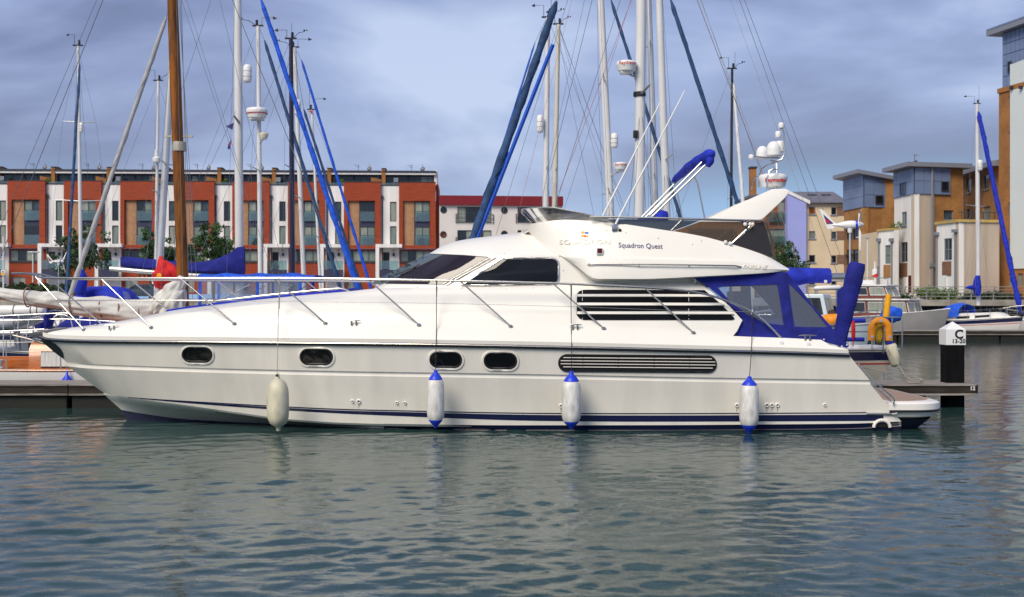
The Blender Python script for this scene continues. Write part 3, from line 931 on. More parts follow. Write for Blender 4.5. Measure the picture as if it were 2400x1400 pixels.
# ------------------------------------------------------------------ lilac and cream block
LILAC = pm('lilac_render', (0.33, 0.37, 0.74), 0.85, var=0.06, vscale=0.6)
CREAM = pm('cream_render', (0.70, 0.56, 0.38), 0.85, var=0.10, vscale=0.5)
SLATE = pm('grey_slate', (0.15, 0.15, 0.19), 0.75, var=0.3, vscale=2, stretch=(1, 1, 3))
TIMBER = pm('faded_timber_panel', (0.24, 0.12, 0.07), 0.8, var=0.4, vscale=2, stretch=(0.4, 1, 8))
fr = frame_px(1760, 118, 1985, 118)
t = thing('lilac_apartment_block', 'cream and lilac apartment block with grey slate roof', 'building', fr.pt(0, QZ))
cw = [fr.rect(a,b_,c_,d_) for (a,b_,c_,d_) in ((1896,485,1911,503),(1896,542,1911,560),(1896,598,1911,616),(1948,486,1961,504),(1948,543,1961,561),(1948,599,1961,617),(1896,650,1911,668),(1948,650,1961,668))]
facade(fr, rc(fr.rect(1887.3,478,1985,699)), [rc(r) for r in cw], 0, .4, CREAM, 'wall', t)
for k, r in enumerate(cw): window(fr, r, t, -.12, 1, 1, (4,1,0,0,3,0,0,0)[k], FRAMEG, sill=True)
for k in (3,4,5):
    r = cw[k]; fbox(fr, (r[2]+.02, r[1]-.05, r[2]+.72, r[3]+.05), .003, .06, TIMBER, 'timber_panel', t)
u0,_ = fr.hit(1843,500); u1,_ = fr.hit(1887,500)
zt0, zt1 = fr.hit(1843,455)[1], fr.hit(1887,477)[1]
MB().prism([fr.pt(u0,QZ,.5),fr.pt(u1,QZ,.5),fr.pt(u1,zt1,.5),fr.pt(u0,zt0,.5)], fr.n*-1.0).build('lilac_wall', LILAC, t, smooth=False)
MB().prism([fr.pt(u0-.05,zt0+.02,.6),fr.pt(u1+.35,zt1-.12,.6),fr.pt(u1+.35,zt1+.22,.6),fr.pt(u0-.05,zt0+.36,.6)], fr.n*-8.0).build('gable_roof', RENDER, t, smooth=False)
ur, _ = fr.hit(1985,500); ul = u0-.2
zr0, zr1 = fr.hit(1900,477)[1], fr.hit(1900,451)[1]
MB().prism([fr.pt(u0+.4,zr0,.45),fr.pt(u0+.4,zr0+.12,.45),fr.pt(u0+.4,zr1+.5,-5.0),fr.pt(u0+.4,zr0,-10.4)], fr.U*(ur-u0-.4)).build('slate_roof', SLATE, t, smooth=False)
for px in (1915,1926,1948,1960):
    q = fr.pt(fr.hit(px,460)[0], lerp(zr0,zr1+.5,.62)+.08, -2.9)
    MB().obox(q, (.22,0,0), (0,.12,.06), (0,-.02,.05)).build('roof_vent', FRAMEM, t, smooth=False)
gw = [fr.rect(1800,470,1842,520), fr.rect(1800,536,1842,575), fr.rect(1800,600,1842,640)]
facade(fr, rc(fr.rect(1760,462,1843,699)), [rc(r) for r in gw], -.6, .3, TIMBER, 'balcony_bay', t)
for k, r in enumerate(gw):
    window(fr, r, t, -.75, 3, 2, [(4,4,2),(1,1,1),(1,3,1)][k], FRAMEG)
    fbox(fr, (r[0],r[1],r[2],r[1]+.9), -.25, -.22, BALG, 'balcony_glass', t)
MB().box(fr.pt(0,0).x, fr.pt(0,0).x+.3, 117.8, 128, QZ, zr0).build('side_wall', CREAM, t, smooth=False)
fbox(fr, fr.rect(1764,400,1778,455), -1.9, -1.0, BRICKO, 'chimney', t)
fbox(fr, fr.rect(1762.5,388,1779.5,392), -2.0, -.9, ROOFM, 'chimney_cap', t)
fbox(fr, fr.rect(1764,392.2,1778,400.2), -1.9, -1.0, BRICKO, 'chimney_top', t)
fbox(fr, fr.rect(1760,455.5,1846,462), -9, -.4, SLATE, 'bay_roof', t)

# ------------------------------------------------------------------ helper for corner towers
BLUEP = pm('blue_metal_panel', (0.17, 0.23, 0.38), 0.38, var=0.15, vscale=0.6)
BLUEJ = pm('panel_joint', (0.045, 0.065, 0.13), 0.6)
BLUER = pm('grey_roof_edge', (0.22, 0.23, 0.28), 0.5)
BRICKY = brick_mat('yellow_brick', (0.44, 0.205, 0.05), (0.36, 0.145, 0.03), (0.33, 0.20, 0.10))
WHITER = pm('white_house_render', (0.82, 0.80, 0.77), 0.85, var=0.12, vscale=0.8, stretch=(2, 2, 0.3), detail=8)
BEIGER = pm('beige_render', (0.50, 0.41, 0.33), 0.85, var=0.12, vscale=0.8, stretch=(2, 2, 0.3), detail=8)
COPE = pm('yellow_stone_coping', (0.52, 0.36, 0.12), 0.8, var=0.2, vscale=2)

def panels(fr, r, nx, nz, parent, off=.0, skip=(), gap=.03):
    """Cladding: a joint-coloured backing with single metal panels standing proud."""
    u0,z0,u1,z1 = r
    fbox(fr, r, off-.2, off, BLUEJ, 'cladding_backing', parent)
    for i in range(nx):
        for j in range(nz):
            if (i,j) in skip: continue
            fbox(fr,(lerp(u0,u1,i/nx)+gap/2,lerp(z0,z1,j/nz)+gap/2,lerp(u0,u1,(i+1)/nx)-gap/2,lerp(z0,z1,(j+1)/nz)-gap/2), off+.001, off+.04, BLUEP, 'panel', parent)

def zpx(fr, px, py): return fr.hit(px,py)[1]

# ------------------------------------------------------------------ brick tower with blue top (1)
fl = frame_px(1978, 104.5, 2025, 100); fr = frame_px(2025, 100, 2108, 101)
t = thing('brick_tower_house', 'yellow brick tower with blue metal top and sloping roof', 'building', P(2025,700,100).xy.to_3d()+Vector((0,0,QZ)))
ul = fl.hit(2025,600)[0]; ur = fr.hit(2108,600)[0]
zb, zt = zpx(fr,2026,486), zpx(fr,2026,409)
lw = [fl.rect(1984,522,1997,562), fl.rect(1998.5,522,2012,562), fl.rect(1984,585,1997,622), fl.rect(1998.5,585,2012,622)]
facade(fl, [(0,QZ),(ul,QZ),(ul,zb),(0,zb)], [rc(r) for r in lw], 0, .4, BRICKY, 'brick_wall', t)
facade(fr, [(0,QZ),(ur,QZ),(ur,zb),(0,zb)], [], 0, .4, BRICKY, 'brick_wall', t)
for r in lw: window(fl, r, t, -.1, 1, 1, 0, FRAMEM)
bl = MB()
for r in (lw[0],lw[2]):
    for k in range(9): u = lerp(r[0]-.1, lw[1][2]+.1, k/8); fbox(fl,(u-.015,r[1],u+.015,r[1]+.9),.15,.18,mb=bl)
    fbox(fl,(r[0]-.12,r[1]+.9,lw[1][2]+.12,r[1]+.95),.003,.19,mb=bl)
bl.build('balcony_rail', FRAMEM, t, smooth=False)
panels(fl, (0,zb,ul,zt), 7, 3, t, .05)
ztr = zpx(fr,2097,430)
hw = fr.rect(2050,459,2068,479)
panels(fr, (0,zb,ur,ztr), 4, 2, t, .05)
MB().prism([fr.pt(0,ztr+.01,.05),fr.pt(ur,ztr+.01,.05),fr.pt(0,zt,.05)], fr.n*-.3).build('gable_panel', BLUEP, t, smooth=False)
window(fr, hw, t, .12, 1, 1, 0, FRAMEM)
o_ = .9
A = fl.pt(-.3,zt+.05,o_); B = fl.pt(ul,zt+.05,o_) + fr.n*.6; C_ = fr.pt(ur+.3,ztr+.08,.6); D_ = C_ + (A-B)
MB().prism([A,B,C_,D_], (0,0,.32)).build('roof', BLUER, t, smooth=False)
MB().box(fr.pt(ur,0).x-.05, fr.pt(ur,0).x+.3, 101, 109, QZ, ztr).build('side_wall', BRICKY, t, smooth=False)

# ------------------------------------------------------------------ white tower house with blue top (2) and its annexes
fl = frame_px(2096, 96.0, 2143, 92); fr = frame_px(2143, 92, 2258, 93.2)
t = thing('white_tower_house', 'white rendered tower house with blue top beside brick wing', 'building', P(2143,700,92).xy.to_3d()+Vector((0,0,QZ)))
ul = fl.hit(2143,600)[0]; ur = fr.hit(2258,600)[0]; um = fr.hit(2190,600)[0]; ub = fr.hit(2226,600)[0]
zb, zt = zpx(fr,2144,455), zpx(fr,2144,393)
lw = [fl.rect(2113,497,2125,529), fl.rect(2111.5,568,2127,615), fl.rect(2121,650,2129,690)]
facade(fl, [(0,QZ),(ul,QZ),(ul,zb),(0,zb)], [rc(r) for r in lw[:2]], 0, .4, WHITER, 'white_wall', t)
window(fl, lw[0], t, -.1, 2, 1, (1,0), FRAMEG, sill=True); window(fl, lw[1], t, -.1, 2, 2, (3,0), FRAMEG)
fbox(fl, fl.rect(2109,617,2127,650), .003, .06, TIMBER, 'timber_panel', t)
fbox(fl, fl.rect(2119,650,2127,684), .003, .07, RENDER, 'door', t)
fbox(fl, fl.rect(2130,646,2138,686), .003, .05, pm('red_door',(0.09,.012,.015),.5), 'door', t)
facade(fr, [(0,QZ),(um,QZ),(um,zb),(0,zb)], [], 0, .4, BEIGER, 'beige_wall', t)
bw = fr.rect(2213,493,2236,516)
facade(fr, [(um,QZ),(ur,QZ),(ur,zt),(ub,zt),(ub,zb),(um,zb)], [rc(bw)], -.06, .4, BRICKY, 'brick_wall', t)
window(fr, bw, t, -.2, 1, 1, 3, FRAMEG, sill=True)
panels(fl, (0,zb,ul,zt), 6, 2, t, .05)
panels(fr, (0,zb,ub,zt), 4, 2, t, .05)
window(fl, fl.rect(2113,428,2126,456), t, .12, 2, 1, (0,3), BLUEJ)
window(fr, fr.rect(2204,426,2221,449), t, .12, 1, 1, 0, FRAMEM)
A = fl.pt(-.3,zt+.05,.9); B = fl.pt(ul,zt+.05,.9)+fr.n*.6; C_ = fr.pt(ur+.4,zt+.05,.6); D_ = C_+(A-B)
MB().prism([A,B,C_,D_], (0,0,.34)).build('roof', BLUER, t, smooth=False)
dp = MB().tube([fr.pt(fr.hit(2182,600)[0],zpx(fr,2182,395),.16), fr.pt(fr.hit(2182,600)[0],QZ,.16)], .10, 6)
fbox(fr, fr.rect(2177.5,617,2186.5,626), .06, .3, mb=dp); dp.build('downpipe', FRAMEG, t)
a = fr.pt(1.4, zt+.4, -2); MB().tube([a,a+Vector((0,0,.9))],.03,5).tube([a+Vector((-.1,0,.85)),a+Vector((.35,0,.8))],.02,4).build('aerial', ANT, t)
MB().prism([a+Vector((-1.0,0,-.1)),a+Vector((.2,0,-.1)),a+Vector((.2,0,.45))],(0,2,0)).build('roof_light', ROOFM, t, smooth=False)
MB().box(fr.pt(0,0).x, fr.pt(ur,0).x, 100.5, 101, QZ, zt).build('rear_wall', BRICKY, t, smooth=False)

# left annex
fl = frame_px(2059, 95.0, 2096, 93.0)
t = thing('white_annex', 'low white annex with yellow coping left of the white tower', 'building', P(2078,700,94).xy.to_3d()+Vector((0,0,QZ)))
uu = fl.hit(2096,600)[0]; zz = zpx(fl,2078,541)
aw = fl.rect(2074,575,2087,619)
facade(fl, [(0,QZ),(uu,QZ),(uu,zz),(0,zz)], [rc(aw)], 0, .4, WHITER, 'wall', t)
window(fl, aw, t, -.1, 1, 2, 1, FRAMEG)
fbox(fl, fl.rect(2072,621,2087,652), .003, .06, BRICKY, 'brick_panel', t)
fbox(fl, fl.rect(2080,652,2087,688), .003, .07, RENDER, 'door', t)
fbox(fl, (-.1,zz+.002,uu,zz+.16), -.5, .1, COPE, 'coping', t)
for px in (2062.5, 2092.5):
    u = fl.hit(px,600)[0]
    m = MB().tube([fl.pt(u,zpx(fl,px,566),.12),fl.pt(u,QZ,.12)],.07,6); fbox(fl,(u-.16,zpx(fl,px,567),u+.16,zpx(fl,px,559)),.0,.28,mb=m); m.build('downpipe', FRAMEG, t)
MB().box(fl.pt(0,0).x, fl.pt(0,0).x+.3, 95.2, 100.5, QZ, zz).build('side_wall', CREAM, t, smooth=False)
hedge(2074, 2096, 95.5, zz-QZ+.45, .6, 'yellow-green potted shrubs on top of the low white annex', LEAFS[2], 9, 'shrubs', .08) if False else None
pl = MB(); rg = random.Random(2)
for k in range(10): leaves(pl, fl.pt(lerp(uu*.4,uu*.98,k/9), zz+.3+.22*math.sin(k), -.6), .22, 30, .07, rg)
tag(pl.build('roof_plants', LEAFS[2], smooth=False, fix=False, loc=fl.pt(uu*.7, zz+.16, -.6)), 'yellow-green plants on the roof terrace left of the white tower', 'plants')

# right annex
fl = frame_px(2195, 89.0, 2247, 86.0); fr = frame_px(2247, 86.0, 2342, 86.6)
t = thing('beige_annex', 'low white and beige annex with yellow coping behind the right mast', 'building', P(2247,700,86).xy.to_3d()+Vector((0,0,QZ)))
ul = fl.hit(2247,600)[0]; ur = fr.hit(2342,600)[0]; zz = zpx(fr,2248,521)
aw = fl.rect(2212,559,2231,611)
facade(fl, [(0,QZ),(ul,QZ),(ul,zz),(0,zz)], [rc(aw)], 0, .4, WHITER, 'white_wall', t)
window(fl, aw, t, -.1, 2, 2, (3,0), FRAMEG)
fbox(fl, fl.rect(2209.5,613,2230,646), .003, .06, TIMBER, 'timber_panel', t)
fbox(fl, fl.rect(2210,646,2220,688), .003, .07, RENDER, 'door', t)
facade(fr, [(0,QZ),(ur,QZ),(ur,zz),(0,zz)], [], 0, .4, BEIGER, 'beige_wall', t)
cp = MB(); fbox(fl,(-.1,zz+.002,ul+.1,zz+.2),-.5,.12,mb=cp); cp.build('coping', COPE, t, smooth=False)
cp = MB(); fbox(fr,(.12,zz+.002,ur,zz+.2),-.5,.12,mb=cp); cp.build('coping', COPE, t, smooth=False)
for f_, px, py in ((fl,2198.5,550),(fl,2242,543)):
    u = f_.hit(px,600)[0]
    m = MB().tube([f_.pt(u,zpx(f_,px,py),.12),f_.pt(u,QZ,.12)],.075,6); fbox(f_,(u-.2,zpx(f_,px,py+2),u+.2,zpx(f_,px,py-5)),.0,.3,mb=m); m.build('downpipe', FRAMEG, t)
rl = MB()
for k in range(7): u = lerp(.4,ur-.2,k/6); fbox(fr,(u-.02,zz+.2,u+.02,zz+.75),-.3,-.26,mb=rl)
fbox(fr,(.2,zz+.72,ur,zz+.77),-.31,-.25,mb=rl); rl.build('terrace_rail', FRAMEM, t, smooth=False)

# brick wing behind
fr = frame_px(2257, 99.0, 2345, 90.5)
t = thing('brick_wing', 'yellow brick wing with grey eaves left of the tall tower', 'building', P(2300,700,95).xy.to_3d()+Vector((0,0,QZ)))
ur = fr.hit(2345,600)[0]; zz = zpx(fr,2300,404)
ww = [fr.rect(2265,415,2276,452), fr.rect(2304,408,2318,444), fr.rect(2265,490,2275,513), fr.rect(2304,484,2321,512)]
facade(fr, [(0,QZ),(ur,QZ),(ur,zz),(0,zz)], [rc(r) for r in ww], 0, .4, BRICKY, 'wall', t)
for k, r in enumerate(ww): window(fr, r, t, -.12, 1, 1, (0,3,0,1)[k], FRAMEG, sill=True)
fbox(fr, (-1.2,zz+.002,ur+.5,zz+.4), -5, .9, BLUER, 'eaves', t)
MB().prism([fr.pt(-1,zz+.41,.6),fr.pt(-1,zz+1.3,-4),fr.pt(-1,zz+.41,-6)], fr.U*(ur+1.4)).build('roof', SLATE, t, smooth=False)

# tall tower at the right edge
t = thing('tall_brick_tower', 'tall brick tower with blue glazed top and white panel', 'building', P(2341,700,88).xy.to_3d()+Vector((0,0,QZ)))
fl = frame_px(2341, 88.0, 2400, 85.2)
ul = fl.hit(2520,600)[0]; zb, zt = zpx(fl,2345,209), zpx(fl,2345,80)
bw = [fl.rect(2364.5,392,2369,424), fl.rect(2363,476,2367.5,506), fl.rect(2363,560,2367.5,590), fl.rect(2364,642,2375,671), fl.rect(2385,641,2397,670), fl.rect(2364.5,226,2367.5,258), fl.rect(2364.5,310,2367.5,341)]
facade(fl, [(0,QZ),(ul,QZ),(ul,zb),(0,zb)], [rc(r) for r in bw], 0, .4, BRICKO, 'brick_wall', t)
for k, r in enumerate(bw): window(fl, r, t, -.12, 1, 1, (0,0,0,2,1,0,0)[k], FRAMEG, w=.05)
wp = fl.rect(2369.5,145,2520,628)
zl = zpx(fl,2369.5,152); zr_ = wp[3]+1.6
MB().prism([fl.pt(wp[0],wp[1],.08),fl.pt(wp[2],wp[1],.08),fl.pt(wp[2],zl+.3,.08),fl.pt(wp[0],zl,.08)], fl.n*-.078).build('white_panel', pm('pale_panel',(0.66,0.71,0.70),.6,var=.04,vscale=.4), t, smooth=False)
for px in (2376, 2398):
    u = fl.hit(px,205)[0]; z_ = zpx(fl,px,206)
    fbox(fl,(u-.1,z_-.09,u+.1,z_+.12),.082,.3,FRAMEM,'wall_light',t)
u2 = fl.hit(2346,150)[0]
panels(fl, (u2,zb+.05,ul,zt), 16, 5, t, -.15, gap=.05)
window(fl, fl.rect(2360,144,2368.5,171), t, -.08, 1, 1, 0, BLUEJ, w=.05)
fbox(fl, (-.06,zb-.3,ul,zb+.04), -.4, .1, BRICKO, 'brick_coping', t)
A = fl.pt(-.8,zt+.02,.5); B = fl.pt(ul,zt+.02,.5)
MB().prism([A,B,B-fl.n*9,A-fl.n*9], (0,0,.35)).build('roof', BLUER, t, smooth=False)
A.z += .38; B.z += .38
MB().prism([A,B,B-fl.n*8,A-fl.n*8], (0,0,.12)).build('roof_edge', BLUEP, t, smooth=False)
MB().prism([fl.pt(0,QZ,-.42),fl.pt(0,zb,-.42),fl.pt(0,zb,-9),fl.pt(0,QZ,-9)], fl.U*.4).build('side_wall', BRICKO, t, smooth=False)
MB().prism([fl.pt(u2,zb,-.38),fl.pt(u2,zt,-.38),fl.pt(u2,zt,-8),fl.pt(u2,zb,-8)], fl.U*.3).build('side_cladding', BLUEP, t, smooth=False)
# ================================================================== THE MOTOR YACHT
YC = 23.1                                   # centreline of the yacht, parallel to the picture
def PB(px, py, b): return P(px, py, YC - b)
def MIR(p): return Vector((p.x, 2*YC - p.y, p.z))
yacht = thing('motor_yacht', 'large white flybridge motor yacht moored side-on in the foreground', 'motor yacht', (0, YC, 0))

RUB = [(88,788,.02),(105,795,.16),(150,799,.45),(220,801,.80),(320,802,1.16),(450,803,1.5),(650,805,1.82),(850,807,2.0),(1050,810,2.08),(1300,815,2.1),(1600,822,2.1),(1850,828,2.06),(1990,833,2.02)]
KNU = [(155,848,.02),(200,853,.44),(300,857,.90),(450,862,1.33),(650,867,1.70),(850,871,1.89),(1050,874,1.97),(1300,878,2.01),(1600,884,2.01),(1850,888,1.98),(2038,891,1.95)]
CHI = [(243,921,.02),(250,922.5,.18),(270,926,.34),(310,932,.52),(360,940,.72),(430,949,.93),(550,966,1.23),(680,983,1.48),(800,991,1.61),(950,995,1.70),(1150,997,1.77),(1400,997,1.82),(1700,996,1.84),(2000,993,1.83),(2112,988,1.82)]
BOT = [(285,961,.015),(330,969,.06),(425,982,.17),(520,988,.42),(680,995,.86),(800,1001,1.22),(950,1006,1.52),(1150,1009,1.71),(1400,1009,1.77),(1700,1008,1.79),(2000,1005,1.79),(2112,999,1.78)]
KEE = [(300,992,.01),(430,1030,.05),(680,1060,.5),(950,1062,1.15),(1400,1062,1.5),(2112,1050,1.6)]
def at(L, px): py, b = interp(L, px); return PB(px, py, b)
def shift(L, dpy, db, scale=1.0): return [(a, y+dpy, max(.005, b*scale+db) if b > .05 else b) for a, y, b in L]
def mid(A, B, f, bulge=0.0, n=40, dx=0.0):
    res = []
    for k in range(n+1):
        t = k/n
        a = lerp(A[0][0],A[-1][0],t); b_ = lerp(B[0][0],B[-1][0],t)
        ya, ba = interp(A,a); yb, bb = interp(B,b_)
        res.append((lerp(a,b_,f)+dx*t**8, lerp(ya,yb,f), max(.003, lerp(ba,bb,f)+bulge*min(1,t*6))))
    return res
def loft(lines, n=64, ranges=None):
    rows = []
    for k in range(n+1):
        t = k/n
        t = t*t*(.35) + t*(.65)              # finer towards the bow
        row = []
        for i, L in enumerate(lines):
            a0, a1 = ranges[i] if ranges else (L[0][0], L[-1][0])
            row.append(at(L, lerp(a0,a1,t)))
        rows.append(row)
    return rows
def both(rows, cap1=False):
    mb = MB()
    mb.grid(rows)
    mb.grid([[MIR(p) for p in r] for r in rows])
    if cap1:
        last = rows[-1]
        ring = last + [MIR(p) for p in reversed(last)]
        mb.add(ring, [tuple(range(len(ring)))])
    return mb

KNU1 = [(a+.7, y+2.5, max(.012,b-.034) if b > .05 else b) for a, y, b in KNU]
KNU2 = [(a+2, y+8.5, max(.012,b-.032) if b > .05 else b) for a, y, b in KNU]
KNU3 = [(a+2.3, y+10.5, max(.012,b-.027) if b > .05 else b) for a, y, b in KNU]
hull_lines = [CHI, mid(CHI,KNU3,.35,-.02), mid(CHI,KNU3,.7,-.012), KNU3, KNU2, KNU1, KNU, RUB]
mb_hull = both(loft(hull_lines, 72), cap1=True)
hull = mb_hull.build('hull', GEL, yacht, angle=24)
CHI_l = shift(CHI, 4, -.035)
mb_fl = both(loft([BOT, mid(BOT,CHI_l,.35,-.09), mid(BOT,CHI_l,.7,-.11), CHI_l, CHI], 64), cap1=True)
mb_fl.build('bow_flare', GEL, yacht, angle=30)
both(loft([KEE, BOT], 48), cap1=True).build('hull_bottom', ANTIF, yacht)

# ---- deck moulding and trunk cabin
LIP = shift(RUB, -13, .015)
GUN = [(92,785,.02),(150,777,.40),(220,772,.72),(320,768,1.06),(450,767,1.38),(650,765,1.69),(850,765,1.86),(1050,766,1.94),(1300,769,1.96),(1500,775,1.96),(1625,781,1.95),(1740,789,1.94),(1850,793,1.92),(1925,797,1.90)]
SHO = [(90,786.5,.02),(150,784,.43),(220,782,.77),(320,780,1.12),(450,780,1.45),(650,779,1.77),(850,779,1.94),(1050,780,2.03),(1300,784,2.05),(1500,790,2.05),(1625,796,2.04),(1748,802,2.03),(1850,806,2.0),(1945,809,1.98)]
EDG = [(94,784,.015),(150,773,.30),(220,766,.55),(320,752,.85),(400,739,1.05),(500,726,1.22),(643,711,1.38),(860,698,1.52),(1086,687,1.60),(1294,678,1.64),(1450,675,1.66),(1650,672,1.66)]
TRK = [(95,783.5,.01),(150,772,.12),(220,763,.28),(320,746,.5),(400,729,.68),(500,715.5,.82),(600,703,.95),(720,691.5,1.05),(820,683,1.15),(880,677,1.25),(1086,672,1.42),(1294,667,1.46),(1450,664,1.5),(1640,660,1.5)]
def cen(L, dz):                              # centreline above a line
    return [(a, y, b) for a, y, b in L]
deck_lines = [RUB, LIP, SHO, GUN, mid(GUN,EDG,.12,.0), mid(GUN,EDG,.55,.035), EDG, TRK]
rngs = [(88,1760),(88,1755),(90,1748),(92,1740),None,None,(94,1650),(95,1640)]
def sub(L, a, b, n=48): return [(lerp(a,b,k/n),)+tuple(interp(L, lerp(a,b,k/n))) for k in range(n+1)]
base_l = [sub(RUB,88,1745), sub(LIP,88,1740), sub(SHO,90,1730), sub(GUN,92,1718)]
edg_l, trk_l = sub(EDG,94,1655), sub(TRK,95,1642)
deck_lines = base_l + [mid(base_l[3],edg_l,.10,.0,48,16), mid(base_l[3],edg_l,.32,.02,48,42), mid(base_l[3],edg_l,.6,.03,48,30), mid(base_l[3],edg_l,.82,.015,48,12), edg_l, mid(edg_l,trk_l,.5,.03,48), trk_l]
rows = loft(deck_lines, 80)
for r in rows:                                # crown over the centreline
    p = r[-1]
    r.append(Vector((p.x, lerp(p.y,YC,.5), p.z+.012)))
    r.append(Vector((p.x, YC, p.z+.016)))
mb_deck = both(rows, cap1=True)
mb_deck.build('deck_moulding', GEL2, yacht, angle=26)
# aft coaming
c_lines = [sub(RUB,1745,1990), sub(LIP,1740,1988), sub(SHO,1730,1945), sub(GUN,1718,1925)]
rows = loft(c_lines, 16)
for r in rows:
    p = r[-1]; r.append(Vector((p.x, p.y+.22, p.z+.0))); r.append(Vector((p.x, p.y+.24, p.z-.5)))
mb_coam = MB().grid(rows)
mb_coam.add(rows[-1], [tuple(range(len(rows[-1])))])
mb_coam.build('aft_coaming', GEL2, yacht, angle=30)
mrows = [[MIR(p) for p in r] for r in rows]
m = MB().grid(mrows); m.add(mrows[-1], [tuple(range(len(mrows[-1])))])
m.build('aft_coaming', GEL2, yacht, angle=30)
MB().box(rows[0][-1].x-.3, rows[-1][0].x+.05, YC-1.75, YC+1.75, .95, 1.0).build('cockpit_floor', TEAK, yacht, smooth=False)

# ---- saloon: lower windows band and rounded roof
basec = [(-2.75,0),(-2.69,.45),(-2.46,.93),(-2.02,1.20),(-1.23,1.40),(0,1.48),(1.5,1.50),(3.5,1.50)]
topc = [(-1.64,0),(-1.59,.42),(-1.40,.84),(-1.06,1.06),(-.43,1.27),(.3,1.375),(1.5,1.41),(3.3,1.41)]
zcrown = [(-1.66,3.20),(-1.57,3.235),(-1.32,3.375),(-1.03,3.47),(-.41,3.56),(.165,3.63),(.82,3.70),(3.4,3.75)]
ztop = [(-1.64,3.20),(-1.2,3.175),(-.4,3.15),(1.0,3.14),(3.3,3.14)]
def plan(c, t):
    k = t*(len(c)-1); i = min(int(k), len(c)-2)
    pts = [(j,)+c[j] for j in range(len(c))]
    return interp(pts, k)
rows = []
for k in range(61):
    t = k/60
    bx_, bb = plan(basec,t); tx, tb = plan(topc,t)
    zt_ = interp(ztop,tx)[0]; zc_ = interp(zcrown,tx)[0]
    row = [Vector((bx_,YC-bb,2.50)), Vector((lerp(bx_,tx,.5),YC-lerp(bb,tb,.5)-.015*min(1,t*4),lerp(2.50,zt_,.5))), Vector((tx,YC-tb,zt_))]
    for j in range(1,9):
        f = 1-j/8
        prof = 1-(f**2.4)
        row.append(Vector((tx, YC-tb*f, zt_+(zc_-zt_)*prof)))
    rows.append(row)
mb_sal = both(rows, cap1=True)
mb_sal.build('saloon', GEL2, yacht, angle=30)

def bvh_of(*mbs):
    v, f = [], []
    for m in mbs:
        o = len(v); v += m.v; f += [tuple(i+o for i in q) for q in m.f]
    return BVHTree.FromPolygons([tuple(p) for p in v], f)
# ---- flybridge moulding
FTOP = [(1222,541.5,.60),(1250,524,1.05),(1330,515.5,1.24),(1420,521,1.42),(1560,540,1.54),(1640,553,1.56),(1712,572,1.56),(1800,602,1.54),(1847,629,1.48)]
FCRE = [(1230,544,1.18),(1262,566,1.33),(1290,583,1.4),(1316,598,1.40),(1340,599,1.56),(1400,600,1.68),(1500,602,1.74),(1700,608,1.76),(1800,619,1.72),(1849,631.5,1.58)]
FSTP = [(1230.5,545,1.19),(1262.5,567.5,1.34),(1290.5,584.5,1.4),(1317,600,1.40),(1342,604,1.60),(1400,606,1.74),(1500,608,1.80),(1700,613,1.82),(1800,622,1.77),(1849.5,632,1.60)]
FLOW = [(1231,546,1.18),(1263,569,1.33),(1291,586,1.4),(1318,602,1.40),(1345,619,1.55),(1400,654,1.82),(1500,654,1.86),(1640,648,1.86),(1800,639.5,1.78),(1850,634,1.60)]
FUND = [(1232,547,1.12),(1264,571,1.25),(1292,588,1.3),(1319,604,1.38),(1346,622,1.4),(1402,659,1.62),(1500,657,1.66),(1640,651,1.66),(1800,642,1.6),(1850,636,1.48)]
BS0 = bvh_of(mb_sal)
def flush(L, xmax, extra):
    res = []
    for a, y, b_ in L:
        if a <= xmax:
            l = BS0.ray_cast(EYE, RAY(a,y))[0]
            if l is not None: b_ = YC - l.y + extra
        res.append((a, y, b_))
    return res
FCRE, FSTP, FLOW, FUND = flush(FCRE,1317,.016), flush(FSTP,1318,.018), flush(FLOW,1319,.012), flush(FUND,1320,-.03)
rows = loft([FUND, FLOW, mid(FLOW,FSTP,.5,.02), FSTP, FCRE, mid(FCRE,FTOP,.5,.025), FTOP], 48)
for r in rows:
    p, q = r[-1], r[0]
    r.append(Vector((p.x, p.y+.10, p.z+.005))); r.append(Vector((p.x, p.y+.14, p.z-.10))); r.append(Vector((p.x, YC, p.z-.10)))
    r.insert(0, Vector((q.x, YC, q.z+.02)))
mb_fly = both(rows, cap1=True)
mb_fly.build('flybridge', GEL2, yacht, angle=26)

BV = bvh_of(mb_hull, mb_fl, mb_deck, mb_coam, mb_sal, mb_fly)
def hit(px, py, bv=None):
    loc, nrm, _, _ = (bv or BV).ray_cast(EYE, RAY(px,py))
    if loc is None: return None, None
    if nrm.dot(RAY(px,py)) > 0: nrm = -nrm
    return loc, nrm

